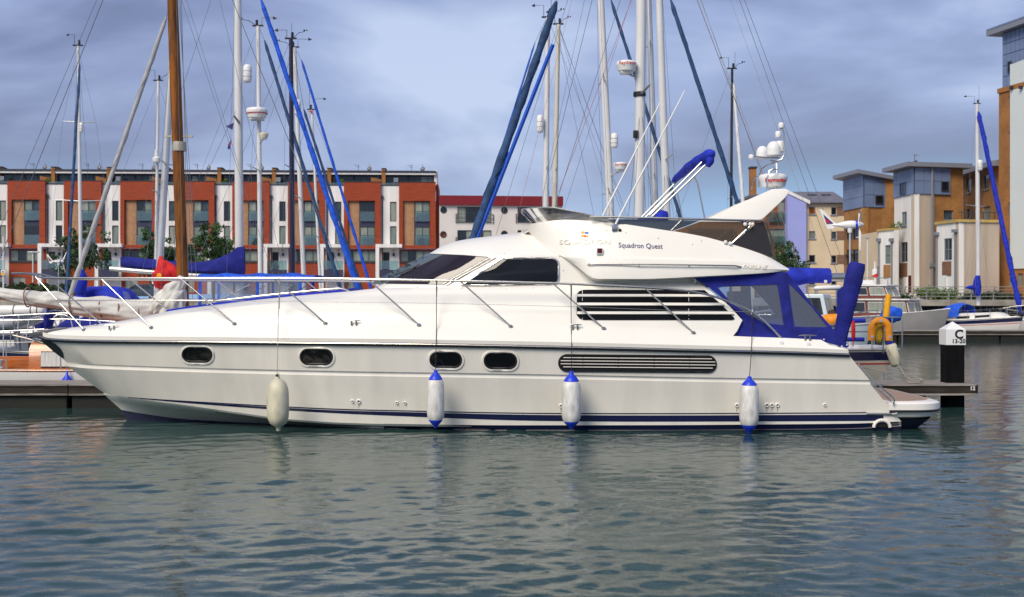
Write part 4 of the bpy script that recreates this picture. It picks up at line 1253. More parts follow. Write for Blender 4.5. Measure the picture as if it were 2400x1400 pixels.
def decal(name, poly, mat, parent, off=.006, thick=.02, seg=30.0, bv=None, smooth=True):
    """A fitted panel: outline given on the photograph, laid on the hull surface."""
    bm = bmesh.new()
    bm.faces.new([bm.verts.new((a, b_, 0)) for a, b_ in poly])
    bmesh.ops.triangulate(bm, faces=bm.faces)
    for _ in range(6):
        es = [e for e in bm.edges if e.calc_length() > seg]
        if not es: break
        bmesh.ops.subdivide_edges(bm, edges=es, cuts=1)
        bmesh.ops.triangulate(bm, faces=bm.faces)
    bm.verts.ensure_lookup_table()
    loc, nor = {}, {}
    for v in bm.verts:
        l, n_ = hit(v.co.x, v.co.y, bv)
        loc[v.index] = l; nor[v.index] = n_
    good = [i for i in loc if loc[i] is not None]
    for v in bm.verts:
        if loc[v.index] is None:
            j = min(good, key=lambda k: (bm.verts[k].co - v.co).length)
            d = loc[j].y
            loc[v.index] = P(v.co.x, v.co.y, d); nor[v.index] = nor[j]
    mb = MB()
    n = len(bm.verts)
    front = [loc[i] + nor[i]*off for i in range(n)]
    back = [loc[i] + nor[i]*(off-thick) for i in range(n)]
    fs = [tuple(v.index for v in f.verts) for f in bm.faces]
    bd = [(e.verts[0].index, e.verts[1].index) for e in bm.edges if e.is_boundary]
    mb.add(front+back, fs + [(a, b_, n+b_, n+a) for a, b_ in bd])
    bm.free()
    return mb.build(name, mat, parent, smooth=smooth, angle=30)

def strip(name, top, bot, mat, parent, off=.004, n=60, thick=.012):
    pts = [(lerp(top[0][0],top[-1][0],k/n), interp(top, lerp(top[0][0],top[-1][0],k/n))[0]) for k in range(n+1)]
    pb = [(a, interp(bot, a)[0]) for a, _ in pts]
    f, g_ = [], []
    for (a,y),(a2,y2) in zip(pts,pb):
        l1,n1_ = hit(a,y); l2,n2_ = hit(a2,y2)
        if l1 is None or l2 is None: continue
        f.append([l1+n1_*(off-thick), l1+n1_*off, l2+n2_*off, l2+n2_*(off-thick)])
    return MB().grid(f, wrap=True, cap0=True, cap1=True).build(name, mat, parent, angle=40)

def outline_tube(name, poly, r, mat, parent, off=.01, closed=True, n=6, seg=18, bv=None):
    pts = []
    m = len(poly)
    for i in range(m if closed else m-1):
        a, b_ = poly[i], poly[(i+1) % m]
        L = math.hypot(b_[0]-a[0], b_[1]-a[1]); k = max(1, int(L/seg))
        for j in range(k): pts.append((lerp(a[0],b_[0],j/k), lerp(a[1],b_[1],j/k)))
    if not closed: pts.append(poly[-1])
    w_ = []
    for a, b_ in pts:
        l, nn = hit(a, b_, bv)
        if l is not None: w_.append(l + nn*off)
    return MB().tube(w_, r, n, closed=closed).build(name, mat, parent, angle=60)

def rrect(cx, cy, w_, h_, r, tilt=0.0, n=7):
    pts = []
    for (sx, sy, a0) in ((1,1,0),(-1,1,90),(-1,-1,180),(1,-1,270)):
        for k in range(n+1):
            a = R(a0 + 90*k/n)
            x = sx*(w_/2-r) + r*math.cos(a); y = sy*(h_/2-r) + r*math.sin(a)
            pts.append((cx+x, cy+y+x*tilt))
    return pts

# ---- hull trim
rail_pts = [at(RUB, lerp(88,1990,k/90)) + Vector((0,-.012,0)) for k in range(91)]
MB().tube(rail_pts, .034, 8).build('rubbing_strake', BLACK, yacht)
MB().tube([p+Vector((0,-.025,.012)) for p in rail_pts], .014, 6).build('strake_insert', CHROME, yacht)
MB().tube([MIR(p) for p in rail_pts], .034, 8).build('rubbing_strake', BLACK, yacht)
strip('pin_stripe', [(300,931),(400,937.5),(640,951),(800,958.5),(900,961),(1290,968),(1500,968.5),(2000,966.5),(2030,966)],
      [(300,932),(400,939.5),(640,953.5),(800,961),(900,963.5),(1290,970.5),(1500,971),(2000,969),(2030,968.5)], NAVY, yacht)
strip('navy_stripe', [(330,934),(430,941.5),(640,954.5),(800,962.5),(900,965),(1290,973),(1500,974),(2000,972),(2100,971)],
      [(330,935),(430,944),(640,960),(800,969.5),(900,974),(1290,987),(1500,988.5),(2000,987),(2092,986)], NAVY, yacht)
strip('boot_top', [(900,993.5),(1200,997),(1500,996.8),(1800,995),(2000,993),(2106,988.5)],
      [(900,1004),(1200,1008.5),(1500,1008.5),(1800,1007),(2000,1004.5),(2106,998)], NAVY, yacht, off=.006)
# stem guard at the bow: stainless, its shadow put into the dark colour
sg = MB()
prof = [(92,797),(100,803),(112,813),(126,825),(140,836)]
inn = [(118,800),(130,806),(140,815),(148,828),(150,841)]
for side in (0,1):
    r0 = [PB(a,b_,.05) for a,b_ in prof]; r1 = []
    for a,b_ in inn:
        l,nn = hit(a,b_)
        r1.append(l+nn*.006 if l is not None else PB(a,b_,.2))
    if side: r0 = [MIR(p) for p in r0]; r1 = [MIR(p) for p in r1]
    sg.grid([r0,r1])
sg.build('stem_guard', pm('shade_toned_stem_plate',(0.035,.05,.055),.35,.3), yacht)

# ---- portholes
for k, (cx, cy, w_, h_) in enumerate(((463,831,66,32),(742,836,73,34),(1045,843,72,33),(1173,845.5,74,34))):
    po = decal('porthole', rrect(cx,cy,w_,h_,h_/2-.5,.012), DGLASS, yacht, .008, .03, 8)
    outline_tube('frame', rrect(cx,cy,w_+1,h_+1,h_/2,.012), .022, BLACK, po, .004, seg=5)
    outline_tube('moulded_rim', rrect(cx,cy+.8,w_+9,h_+9,h_/2+4,.012), .03, GEL, po, -.008, seg=6)

# ---- long hull vent with slats
hv = decal('hull_vent', rrect(1494,852.5,367,37,18,.0085), BLKP, yacht, .008, .03, 12)
outline_tube('vent_rim', rrect(1494,852.5,368,38,18.5,.0085), .016, BLACK, hv, .006, seg=8)
for k, (yy, xa, xb) in enumerate(((839.5,1320,1668),(846.8,1314,1676),(854,1314,1676),(861.2,1320,1670))):
    pts = [hit(lerp(xa,xb,j/14), yy+(lerp(xa,xb,j/14)-1494)*.0085) for j in range(15)]
    m = MB()
    m.grid([[l+n_*.008+Vector((0,0,-.007)), l+n_*.028+Vector((0,0,-.003)), l+n_*.02+Vector((0,0,.006)), l+n_*.008+Vector((0,0,.007))] for l,n_ in pts], wrap=True, cap0=True, cap1=True)
    m.build('slat', pm('satin_slat',(0.70,.68,.63),.3,.2), hv, angle=30)
for xx in (1366,1449,1533,1616):
    m = MB()
    for dy in (-15,15):
        l,n_ = hit(xx, 852.5+dy+(xx-1494)*.0085); m.tube([l+n_*.007+Vector((-.02,0,0)), l+n_*.007+Vector((.02,0,0))], .012, 5)
    a_, na = hit(xx,836+(xx-1494)*.0085); b2, nb_ = hit(xx,869+(xx-1494)*.0085)
    m.tube([a_+na*.012, b2+nb_*.012], .012, 5); m.build('vent_bracket', BLACK, hv)

# ---- skin fittings
for (cx,cy,rr) in ((826,940.5,4),(841,941,5.5),(930,944,4),(949,944.5,4),(1315,951,5),(1727,950,5),(1797,949.5,5.5),(1809,949.5,5),(1822,949.5,5),(1933,949,4)):
    l, n_ = hit(cx, cy)
    f_ = MB().lathe(l, [(rr*.0076,-.01),(rr*.0076,.012),(rr*.006,.022),(rr*.0035,.018),(rr*.0032,.002)], 14, n_).build('skin_fitting', GEL2, yacht)
    MB().lathe(l, [(rr*.0033,.0),(rr*.0033,.008)], 10, n_).build('outlet_hole', BLKP, f_)
    if rr >= 5: decal('run_off_stain', [(cx-1.6,cy+rr),(cx+1.6,cy+rr),(cx+1.1,cy+13),(cx+.3,cy+17),(cx-.9,cy+14)], pm('run_off_stain',(0.50,.42,.30),.5,var=.3,vscale=20), f_, .0025, .003, 6)

# ---- swim platform
def outline_plan(x0, x1, hb, r, n=8):
    pts = [(x0,YC-hb)]
    for k in range(n+1):
        a = R(-90+90*k/n); pts.append((x1-r+r*math.cos(a), YC-hb+r+r*math.sin(a)))
    for k in range(n+1):
        a = R(90*k/n); pts.append((x1-r+r*math.cos(a), YC+hb-r+r*math.sin(a)))
    pts.append((x0,YC+hb))
    return pts
X0p = PB(2085,960,1.85).x; X1p = PB(2220,960,1.7).x
def ringp(ins, z, grow=0.0): return [Vector((x,y,z)) for x,y in outline_plan(X0p, X1p-ins, 1.84-ins, .62-ins*.6)]
zpt = CAMZ-(942-700)*21.3/FPX
m = MB()
m.grid([ringp(.10,zpt), ringp(.03,zpt-.015), ringp(.0,zpt-.04), ringp(.0,zpt-.145)], wrap=True, cap0=True)
sp_ = m.build('swim_platform', GEL2, yacht, angle=40)
MB().tube([p+Vector((0,0,-.02)) for p in ringp(-.01,zpt-.145)], .022, 6).build('platform_strake', BLACK, sp_)
MB().grid([ringp(.005,zpt-.165), ringp(.06,zpt-.27), ringp(.2,zpt-.32)], wrap=True, cap1=True).build('platform_skirt', GEL, sp_, angle=40)
MB().grid([ringp(.14,zpt-.322), ringp(.42,zpt-.60)], wrap=True, cap1=True).build('platform_bottom', ANTIF, sp_, angle=40)
npl = 9
for k in range(npl):
    xa = lerp(X0p+.05, X1p-.16, k/npl); xb = lerp(X0p+.05, X1p-.16, (k+1)/npl)-.012
    hb = 1.66 if xb < X1p-.6 else 1.66 - (.6-math.sqrt(max(0,.36-(xb-(X1p-.76))**2)))*.9
    MB().box(xa, xb, YC-hb, YC+hb, zpt+.001, zpt+.014).build('teak_plank', TEAK, sp_, smooth=False)
# grab rail and step rail on the raked quarter
def on(px,py,o=.05):
    l,n_ = hit(px,py); return l+n_*o if l is not None else PB(px,py,1.9)
q = [PB(2011,853,1.98), PB(2040,884,1.99), PB(2072,914,1.97), PB(2090,929,1.93), PB(2096,938,1.90), PB(2094,948,1.88)]
gr_ = MB().tube(q, .014, 8).build('grab_rail', CHROME, yacht)
MB().tube([p+Vector((-.02,.10,-.05)) for p in q[:5]], .012, 6).build('lower_bar', CHROME, gr_)
for p in q[1:4]: MB().tube([p, p+Vector((-.02,.10,-.05))], .01, 5).build('rung', CHROME, gr_)
MB().tube([on(2030,970.5,.012), on(2060,970.5,.012), on(2090,970.5,.012), on(2104,970,.012)], .026, 8).build('quarter_trim', CHROME, yacht)
m = MB(); pts = [PB(2067+19*math.cos(R(a)), 1002-17*math.sin(R(a)), 1.84) for a in range(0,181,15)]
ec = m.tube(pts, .030, 8).build('exhaust_cowl', GEL, yacht)
MB().prism([p+Vector((0,.03,0)) for p in pts], (0,.02,0)).build('exhaust_mouth', BLKP, ec, smooth=False)

# ---- windows of the saloon
ws_side = [(908,666),(975,631),(1041,598.5),(1090,600.5),(1143,605),(1095,634),(1040,667)]
ws_front = [(874,664),(938,629),(1004,597),(1039,598.3),(973,631),(906,666)]
BS = bvh_of(mb_sal)
wf = decal('windscreen_front', ws_front, pm('sky_toned_glass',(0.09,.12,.14),.04,spec=.9), yacht, .018, .04, 9, BS)  # the front pane's sky reflection is put into its paler base colour
wsd = decal('windscreen_side', ws_side, pm('violet_tinted_glass',(0.018,.013,.02),.03,spec=.55), yacht, .018, .04, 9, BS)
outline_tube('pillar', [(907,666),(973,631),(1040,598.3)], .016, BLACK, wsd, .012, False, bv=BS)
outline_tube('top_trim', [(1004,596.5),(1041,598),(1090,600),(1145,604.5)], .013, BLACK, wsd, .008, False, bv=BS)
m = outline_tube('chrome_pillar', [(1036,668),(1092,636),(1148,604.5)], .02, CHROME, wsd, .012, False, bv=BS)
outline_tube('chrome_pillar', [(1046,669),(1104,636),(1162,604)], .02, CHROME, wsd, .012, False, bv=BS)
sw = [(1083,669),(1130,638),(1178,607),(1240,605.8),(1293,606),(1302,608.5),(1307.5,614),(1309,622),(1309,652),(1307,661),(1301,666.5),(1290,669)]
so = decal('side_window', sw, DGLASS, yacht, .018, .04, 9, BS)
outline_tube('chrome_frame', sw, .022, CHROME, so, .012, True, seg=8, bv=BS)
for pts in ([(925,650),(950,641),(985,624)], [(925,651),(938,634.5),(942,632)], [(884,662),(910,648),(943,631)], [(940,649),(966,637),(985,623)]):
    outline_tube('wiper', pts, .009, BLACK, wf, .04, False, bv=BS)
# snap studs around the windows and flybridge
st = MB()
for (a,b_) in ((1106,593.5),(1182,595),(1246,594.5),(1312,601),(1320,634),(978,674.5),(1082,676.5),(1187,679),(1250,676),(1353,532.5),(1382,536),(1422,541),(1467,546),(1543,559),(1643,564.5),(1622,574)):
    l,n_ = hit(a,b_)
    if l is not None: st.lathe(l, [(.011,-.004),(.011,.006),(.006,.009)], 8, n_)
st.build('snap_studs', CHROME, yacht)

# ---- louvred cabin window
lv_poly = [(1352,690),(1357,684),(1366,680.5),(1378,680),(1500,680.5),(1651,681),(1663,691),(1681,706),(1698,722),(1713,737),(1722,748),(1716,750.5),(1500,750.5),(1368,750.5),(1358,747),(1351.5,739)]
lv = decal('louvred_window', lv_poly, pm('louvre_black',(0.004,.004,.005),.25,spec=.15), yacht, .014, .04, 10)
for (y0,y1,xe,xt) in ((692,697.5,1662,1672),(712,717.5,1688,1698),(732,738,1712,1720)):
    decal('slat', [(1352.5,y0),(1500,y0),(xe,y0),(xt,y1-1),(xt-4,y1),(1500,y1),(1352.5,y1)], GEL2, lv, .04, .04, 12)
for xx in (1365,1614):
    outline_tube('mullion', [(xx,681),(xx,750)], .006, GEL2, lv, .01, False)

# ---- flybridge details
def sheet(name, outer, holes, bf, mat, parent, thick=.012, mirror=False, smooth=True):
    loops = [outer]+holes
    tr = tessellate_polygon([[Vector((a,b_,0)) for a,b_ in lp] for lp in loops])
    flat = [q for lp in loops for q in lp]
    n = len(flat)
    f = [PB(a,b_,bf(a,b_)) for a,b_ in flat]
    bk = [p+Vector((0,thick,0)) for p in f]
    fs = [tuple(t_) for t_ in tr] + [tuple(n+i for i in t_) for t_ in tr]
    o = 0
    for lp in loops:
        k = len(lp)
        fs += [(o+i, o+(i+1)%k, n+o+(i+1)%k, n+o+i) for i in range(k)]
        o += k
    mb = MB()
    v = f+bk
    if mirror: v = [MIR(p) for p in v]
    mb.add(v, fs)
    return mb.build(name, mat, parent, smooth=False)
# wind deflector
ST = [(1222,491,.0),(1223,491,.45),(1230,490,.85),(1242,488,1.05),(1270,486.5,1.18),(1300,487,1.28),(1360,499,1.40),(1425,513.5,1.46)]
SB_ = [(1258,524,.0),(1258,524,.45),(1260,523.5,.8),(1268,521,1.0),(1295,518,1.12),(1330,515.5,1.22),(1385,518,1.33),(1438,523,1.42)]
rows = []
for k in range(len(ST)):
    a, b_ = PB(*ST[k]), PB(*SB_[k])
    if k in (0,1,2): a.x = lerp(a.x, PB(1230,490,.95).x, .0)
    rows.append([b_, lerp(a,b_,.5)+Vector((0,-.01,0)), a])
m = both(rows)
fs_ = m.build('flybridge_windscreen', SMOKEV, yacht, angle=50)
top_ = [r[2] for r in rows]
MB().tube([MIR(p) for p in reversed(top_[1:])] + top_, .012, 6).build('screen_trim', CHROME, fs_)
MB().tube([rows[3][0], rows[3][2]], .016, 6).build('screen_post', CHROME, fs_)
MB().tube([MIR(rows[3][0]), MIR(rows[3][2])], .016, 6).build('screen_post', CHROME, fs_)
for mir in (False, True):
    sheet('side_deflector', [(1425,514.5),(1500,514),(1640,517.5),(1606,531),(1575,542),(1500,531.5),(1440,524)], [], lambda a,b_: 1.47, SMOKEV, yacht, mirror=mir)
    sheet('brown_side_screen', [(1579,542),(1640,520),(1700,520),(1770,520.5),(1712,571),(1640,552.5)], [], lambda a,b_: 1.53, BROWNV, yacht, mirror=mir)
    sheet('dark_mesh_screen', [(1716,572),(1772,524),(1790,520),(1800,550),(1812,604),(1795,598)], [], lambda a,b_: 1.53, MESHV, yacht, mirror=mir)
    sheet('aft_side_screen', [(1791,519.5),(1798,521),(1812,560),(1821,609),(1814,605),(1802,550)], [], lambda a,b_: 1.51, BROWNV, yacht, mirror=mir)
fr_pts = [PB(1382,508,1.47), PB(1450,509.5,1.5), PB(1600,513,1.55), PB(1720,516,1.57), PB(1788,517.5,1.57)]
for mir in (False, True):
    q = [MIR(p) if mir else p for p in fr_pts]
    frl = MB().tube(q, .02, 8).build('flybridge_rail', CHROME, yacht)
    for (a,b_),(c_,d_) in (((1410,509),(1438,523)),((1715,571),(1768,521)),((1573,541),(1600,514))):
        p1, p2 = PB(a,b_,1.52), PB(c_,d_,1.55)
        if mir: p1, p2 = MIR(p1), MIR(p2)
        MB().tube([p1,p2], .014, 6).build('rail_post', CHROME, frl)
for (a,b_) in ((1746,526),(1758,526),(1700,568),(1711,571)):
    p = PB(a,b_,1.59)
    MB().lathe(p, [(.02,-.02),(.034,0),(.034,.03),(.02,.04)], 12, (0,-1,0)).build('rail_light', PLASW, yacht)
# handrail on the flank
hr = [on(1378,621.5,.01), on(1384,620.5,.05), on(1500,622,.055), on(1620,623.5,.055), on(1722,625,.05), on(1737,626.5,.01)]
hro = MB().tube(hr, .014, 8).build('flank_handrail', CHROME, yacht)
for xx in (1497,1614): 
    l,n_ = hit(xx,624); MB().tube([l, l+n_*.055], .012, 6).build('bracket', CHROME, hro)
# navigation light
l, n_ = hit(1405,590)
nl = MB().obox(l+n_*.02, (.06,0,0), (0,.05,0), (0,0,.058)).build('navigation_light', PLASW, yacht, bevel=.01)
MB().obox(l+n_*.02+Vector((0,-.05,.006)), (.042,0,0), (0,.012,0), (0,0,.04)).build('red_lens', pm('red_lens',(0.10,.004,.004),.15), nl, bevel=.005)
# lettering and emblem on the flybridge
def let_on(txt, cx, cy, hpx, mat, name, xs=1.0, bold=0.0, extr=.004, shear=0, tilt=0.0, off=.007):
    """Lettering laid on the curved moulding, letter by letter."""
    l, n_ = hit(cx, cy)
    k_ = l.y/FPX
    vs, fs = text_mesh(txt, hpx*k_/0.70, extr, bold, xs, shear)
    pts = []
    for (x, y, z) in vs:
        a, b_ = cx + x/k_, cy - y/k_ + tilt*x/k_
        q, m_ = hit(a, b_)
        pts.append((q if q is not None else PB(a,b_,YC-l.y)) + n_*(off+z))
    return MB().add(pts, fs).build(name, mat, yacht, smooth=False)
let_on('Squadron Quest', 1501, 577, 11.5, NAVP, 'name_lettering', 0.95, .0003, .002, tilt=.03)
let_on('SQUADRON', 1371, 568.5, 9.5, pm('raised_white_letters',(0.80,.77,.70),.4), 'moulded_lettering', 1.6, .001, .006)
let_on('FAIRLINE', 1768, 626.5, 8.5, pm('raised_white_letters',(0.80,.77,.70),.4), 'moulded_lettering', 1.15, .0005, .006, shear=.35, tilt=.03)
YEM, BEM, REM = pm('emblem_yellow',(0.75,.36,.01),.4), pm('emblem_blue',(0.03,.12,.62),.4), pm('emblem_red',(0.7,.03,.015),.4)
for (a,b_,c_,d_,mt) in ((1362.5,542.5,1370,548.5,YEM),(1370.8,543.5,1379.5,549,BEM),(1362.5,550.5,1368.5,556.8,YEM),(1369,551.5,1374,556.8,REM),(1374.5,552,1379.5,557,YEM)):
    decal('emblem_tile', [(a,b_),(c_,b_+.6),(c_,d_),(a,d_-.4)], mt, yacht, .006, .008, 20)

# ---- radar arch
ARC = [(1655,514),(1720,483),(1810,443.5),(1842,442.5),(1850,447),(1846,456),(1838,466),(1800,502),(1788,513),(1780,515)]
for mir in (False, True):
    f = []
    for a,b_ in ARC: f.append(PB(a,b_,lerp(1.28,1.52,(b_-442)/72)))
    if mir: f = [MIR(p) for p in f]
    MB().prism(f, (0,-.13 if mir else .13,0)).build('radar_arch_leg', GEL2, yacht, bevel=.02)
tp = [PB(a,b_,1.2) for a,b_ in ((1775,461),(1812,444),(1842,443),(1850,447),(1844,455),(1800,458))]
MB().prism(tp, (0,2.4,0)).build('radar_arch_top', GEL2, yacht, bevel=.015)
# domes and poles on the arch
def radome(c, r, h, mat=PLASW):
    return MB().lathe(c, [(r*.55,0),(r*.82,h*.10),(r*.93,h*.45),(r,h*.62),(r,h*.80),(r*.93,h*.92),(r*.6,h),(.01,h*1.02)], 28)
c = PB(1812,441,.55)
ro = radome(c, 33.5*c.y/FPX, 33*c.y/FPX).build('radome', PLASW, yacht)
lettering('Raymarine', .100, c+Vector((0,-33.6*c.y/FPX*.975,.125)), (1,0,0), (0,0,1), REDP, ro, 'lettering', .002, 1.0, .003, wrap=33.6*c.y/FPX*.985)
pole = MB()
pole.tube([PB(1818,442,.75),PB(1821,405,.75),PB(1820,385,.70),PB(1816,378,.6),PB(1806,376,.4)], .018, 8)
pole.tube([PB(1778,440,.3),PB(1780,410,.3),PB(1786,396,.35),PB(1800,386,.4),PB(1818,381,.45)], .018, 8)
pole.tube([PB(1798,443,.95),PB(1799,415,.95),PB(1803,401,.95),PB(1812,397,.95),PB(1820,397,.85)], .016, 8)
pole.tube([PB(1762,444,.2),PB(1764,425,.2),PB(1770,416,.25),PB(1780,413,.3)], .016, 8)
pole.tube([PB(1820,378,.5),PB(1832,374,.5),PB(1838,362,.5),PB(1838,312,.5),PB(1834,303,.5),PB(1828,301,.5)], .016, 8)
pole.tube([PB(1760,367,.6),PB(1800,370,.6),PB(1826,370,.5)], .016, 8)
pole.build('aerial_frame', CHROME, yacht)
for (cx,cy,w_,bb) in ((1787,373,14.5,-.1),(1813.5,367,17,.45)):
    c = PB(cx,cy,bb); r = w_*c.y/FPX
    MB().lathe(c, [(r*.85,0),(r,r*.15),(r,r*.95),(r*.94,r*1.35),(r*.74,r*1.75),(r*.42,r*2.02),(.01,r*2.1)], 24).build('satellite_dome', PLASW, yacht)
for (cx,cy,w_,h_) in ((1828,355,9,24),(1824,322,7,14),(1831,300,6.5,12)):
    c = PB(cx,cy,.45); k_ = c.y/FPX
    MB().lathe(c, [(w_*k_*.7,-h_*k_*.1),(w_*k_,0),(w_*k_,h_*k_*.8),(w_*k_*.8,h_*k_)], 14).build('sensor_pod', PLASW, yacht, bevel=.005)
c = PB(1761,369,.6); MB().lathe(c, [(.03,-.03),(.05,0),(.05,.07),(.03,.09)], 12, (-.3,-1,.0)).build('spot_lamp', PLASW, yacht)
# whip aerials
for pa, pb_, bb in (((1413,506),(1546,243),1.35),((1440,531),(1605,213),1.5)):
    MB().tube([PB(*pa,bb), PB(*pb_,bb)], [.020,.010], 8).build('whip_aerial', PLASW, yacht)
c = PB(1440,533,1.53); MB().obox(c, (.05,0,0),(0,.04,0),(0,0,.06)).build('aerial_mount', CHROME, yacht, bevel=.012)
c = PB(1453,540,1.53); MB().ball(c, .03).build('deck_socket', BLACK, yacht)
# folded sun-top frame and its blue cover
for bb in (1.3, -1.3):
    def PB2(a,b_,_): p = PB(a,b_,1.3); return p if bb > 0 else MIR(p)
    bf = MB()
    bf.tube([PB2(1522,505,bb),PB2(1648,377,bb)], .019, 8); bf.tube([PB2(1528,508,bb),PB2(1656,384,bb)], .019, 8)
    bf.tube([PB2(1626,412,bb),PB2(1635,430,bb),PB2(1652,513,bb)], .014, 8)
    bf.build('sun_top_frame', pm('satin_steel',(0.5,.49,.47),.42,.9), yacht)
soft_roll([(PB(1674,356,1.5),.03),(PB(1666,361,1.44),.095),(PB(1652,371,1.25),.115),(PB(1634,380,.8),.10),(PB(1614,393,.1),.088),(PB(1597,408,-.6),.078),(PB(1583,420,-1.2),.06),(PB(1576,426,-1.4),.025)], BLUEC, 'sun_top_cover', yacht, 5, n=18, amp=.07)
soft_roll([(PB(1666,362,1.42),.07),(PB(1664,376,1.44),.075),(PB(1659,391,1.44),.04)], BLUEC, 'cover_end_flap', yacht, 6, n=14, amp=.06)
# covered helm seat and console
def lump(c, rx, ry, rz, mat, name, parent, seed=1, amp=.06, n=20, m_=12, flat=.0):
    rg = random.Random(seed); mb = MB(); rows = []
    ph = [rg.uniform(0,6.28) for _ in range(6)]
    for i in range(m_+1):
        a = -math.pi/2+math.pi*i/m_
        row = []
        for k in range(n):
            th = 2*math.pi*k/n
            w_ = 1+amp*(math.sin(3*th+ph[0]+2*a)+.7*math.sin(5*th+ph[1]-3*a)+.5*math.sin(2*th+4*a+ph[2]))
            ca = math.copysign(abs(math.cos(a))**.7, math.cos(a)); sa = math.copysign(abs(math.sin(a))**.75, math.sin(a))
            row.append(Vector(c)+Vector((rx*ca*math.cos(th)*w_, ry*ca*math.sin(th)*w_, rz*sa*w_)))
        rows.append(row)
    return mb.grid(rows, wrap=True).build(name, mat, parent, angle=70)
c = PB(1546,520,.5); lump(c, .16, .5, .20, BLUEC, 'seat_cover', yacht, 1)
c = PB(1512,530,.5); lump(c, .30, .6, .13, BLUEC, 'console_cover', yacht, 2)
c = PB(1580,530,-.3); lump(c, .14, .5, .16, PLASW, 'seat_back', yacht, 3, .02)

# ---- blue aft canopy
CO = [(1625,651.5),(1700,647),(1838,638),(1846,641),(1872,672),(1905,716),(1948,766),(1990,811),(1985,816),(1920,798.5),(1850,795),(1750,790),(1716,785),(1728,768),(1741,752),(1737,742),(1700,704),(1660,673)]
W1 = [(1683,675),(1700,671),(1760,669),(1822,667),(1830,715),(1837,763),(1792,757),(1750,737),(1708,703)]
W2 = [(1849,665),(1858,673),(1903,719),(1940,767),(1900,767),(1862,766),(1854,710)]
cb = lambda a,b_: 1.70+.17*(b_-640)/165
for mir in (False, True):
    ca_ = sheet('aft_canopy', CO, [W1,W2], cb, NAVYC, yacht, .01, mir)
    sheet('vinyl_window', [(lerp(1765,a,1.012),lerp(716,b_,1.012)) for a,b_ in W1], [], lambda a,b_: cb(a,b_)-.012, VINYL, ca_, .004, mir)
    sheet('vinyl_window', [(lerp(1890,a,1.012),lerp(722,b_,1.012)) for a,b_ in W2], [], lambda a,b_: cb(a,b_)-.012, VINYL, ca_, .004, mir)
aft_edge = [PB(a,b_,cb(a,b_)-.005) for a,b_ in ((1846,641),(1872,672),(1905,716),(1948,766),(1990,811))]
m = MB(); m.grid([[lerp(p,MIR(p),k/8)+Vector((.06*math.sin(math.pi*k/8),0,0)) for k in range(9)] for p in aft_edge]); m.build('aft_curtain', NAVYC, yacht, angle=50)
seam = [PB(a,b_,cb(a,b_)+.01) for a,b_ in ((1840,640),(1848,700),(1858,795))]
MB().tube(seam, .008, 5).build('zip_seam', NAVYC, yacht)
sn = MB()
for (a,b_) in ((1629,656),(1629,661),(1680,707),(1703,728),(1722,747),(1931,796),(1973,812),(1985,809)):
    sn.lathe(PB(a,b_,cb(a,b_)), [(.014,-.005),(.014,.008),(.007,.012)], 8, (0,-1,0))
sn.build('canopy_studs', PLASW, yacht)
# cockpit interior seen through the vinyl
MB().box(PB(1730,700,.3).x, PB(1752,700,.3).x, YC+.2, YC+.9, 1.0, 2.5).build('saloon_door_frame', BLACK, yacht, smooth=False)
lump(Vector((PB(1800,0,0).x, YC-.4, 1.75)), .6, .8, .28, BLUEC, 'cockpit_table_cover', yacht, 8)

# ---- side rails
TR = [(28,641,.0),(55,641,.12),(75,643,.25),(92,649,.36),(110,652,.45),(220,652.5,.82),(320,652.5,1.10),(450,652.5,1.42),(650,652,1.72),(850,654.5,1.88),(1020,657.5,1.95),(1290,664,1.97),(1350,666.5,1.97),(1510,674,1.96),(1618,683,1.95),(1679,697,1.94),(1762,730.5,1.93),(1802,763,1.92),(1833,794,1.91)]
tr = [PB(*p) for p in [ (a,)+interp(TR,a) for a in [28,40,55,65,75,84,92,100,110,140,180,220,270,320,380,450,520,600,700,800,900,1020,1150,1290,1350,1430,1510,1570,1618,1650,1679,1720,1762,1785,1802,1833] ]]
rail_o = {}
for mir in (False, True):
    q = [MIR(p) for p in tr] if mir else tr
    rail_o[mir] = MB().tube(q, .0205, 8).build('bow_rail', CHROME, yacht)
STN = [((80,645),(197,773)),((237,653),(355,768)),((422,652.5),(550,759)),((640,652),(763,758)),((862,654.5),(982,762)),((1078,659),(1197,765)),((1295,664),(1415,770)),((1510,674),(1625,780))]
for (tx,ty),(bx2,by2) in STN:
    b0 = interp(TR,tx)[1]; l, n_ = hit(bx2,by2)
    a = PB(tx,ty,b0)
    for mir in (False, True):
        p0, p1 = (MIR(a),MIR(l)) if mir else (a,l)
        so_ = MB().tube([p0,p1], .014, 8).build('stanchion', CHROME, rail_o[mir])
        MB().lathe(p1, [(.045,-.01),(.045,.006),(.03,.022),(.016,.03)], 12).build('stanchion_base', CHROME, rail_o[mir])
MRp = [(131,704.5,.50),(220,704.5,.78),(320,704.5,1.02),(420,704.5,1.24),(500,705,1.42)]
mrw = [(500,705,1.42),(650,706.5,1.68),(900,709.5,1.86),(1020,711,1.92),(1340,719,1.95),(1560,727,1.95),(1762,731,1.93)]
for mir in (False, True):
    q = [PB(*p) for p in MRp]; q2 = [PB(*p) for p in mrw]
    if mir: q = [MIR(p) for p in q]; q2 = [MIR(p) for p in q2]
    MB().tube(q, .014, 8).build('mid_rail', CHROME, rail_o[mir])
    MB().tube(q2, .0035, 5).build('lifeline', CHROME, rail_o[mir])
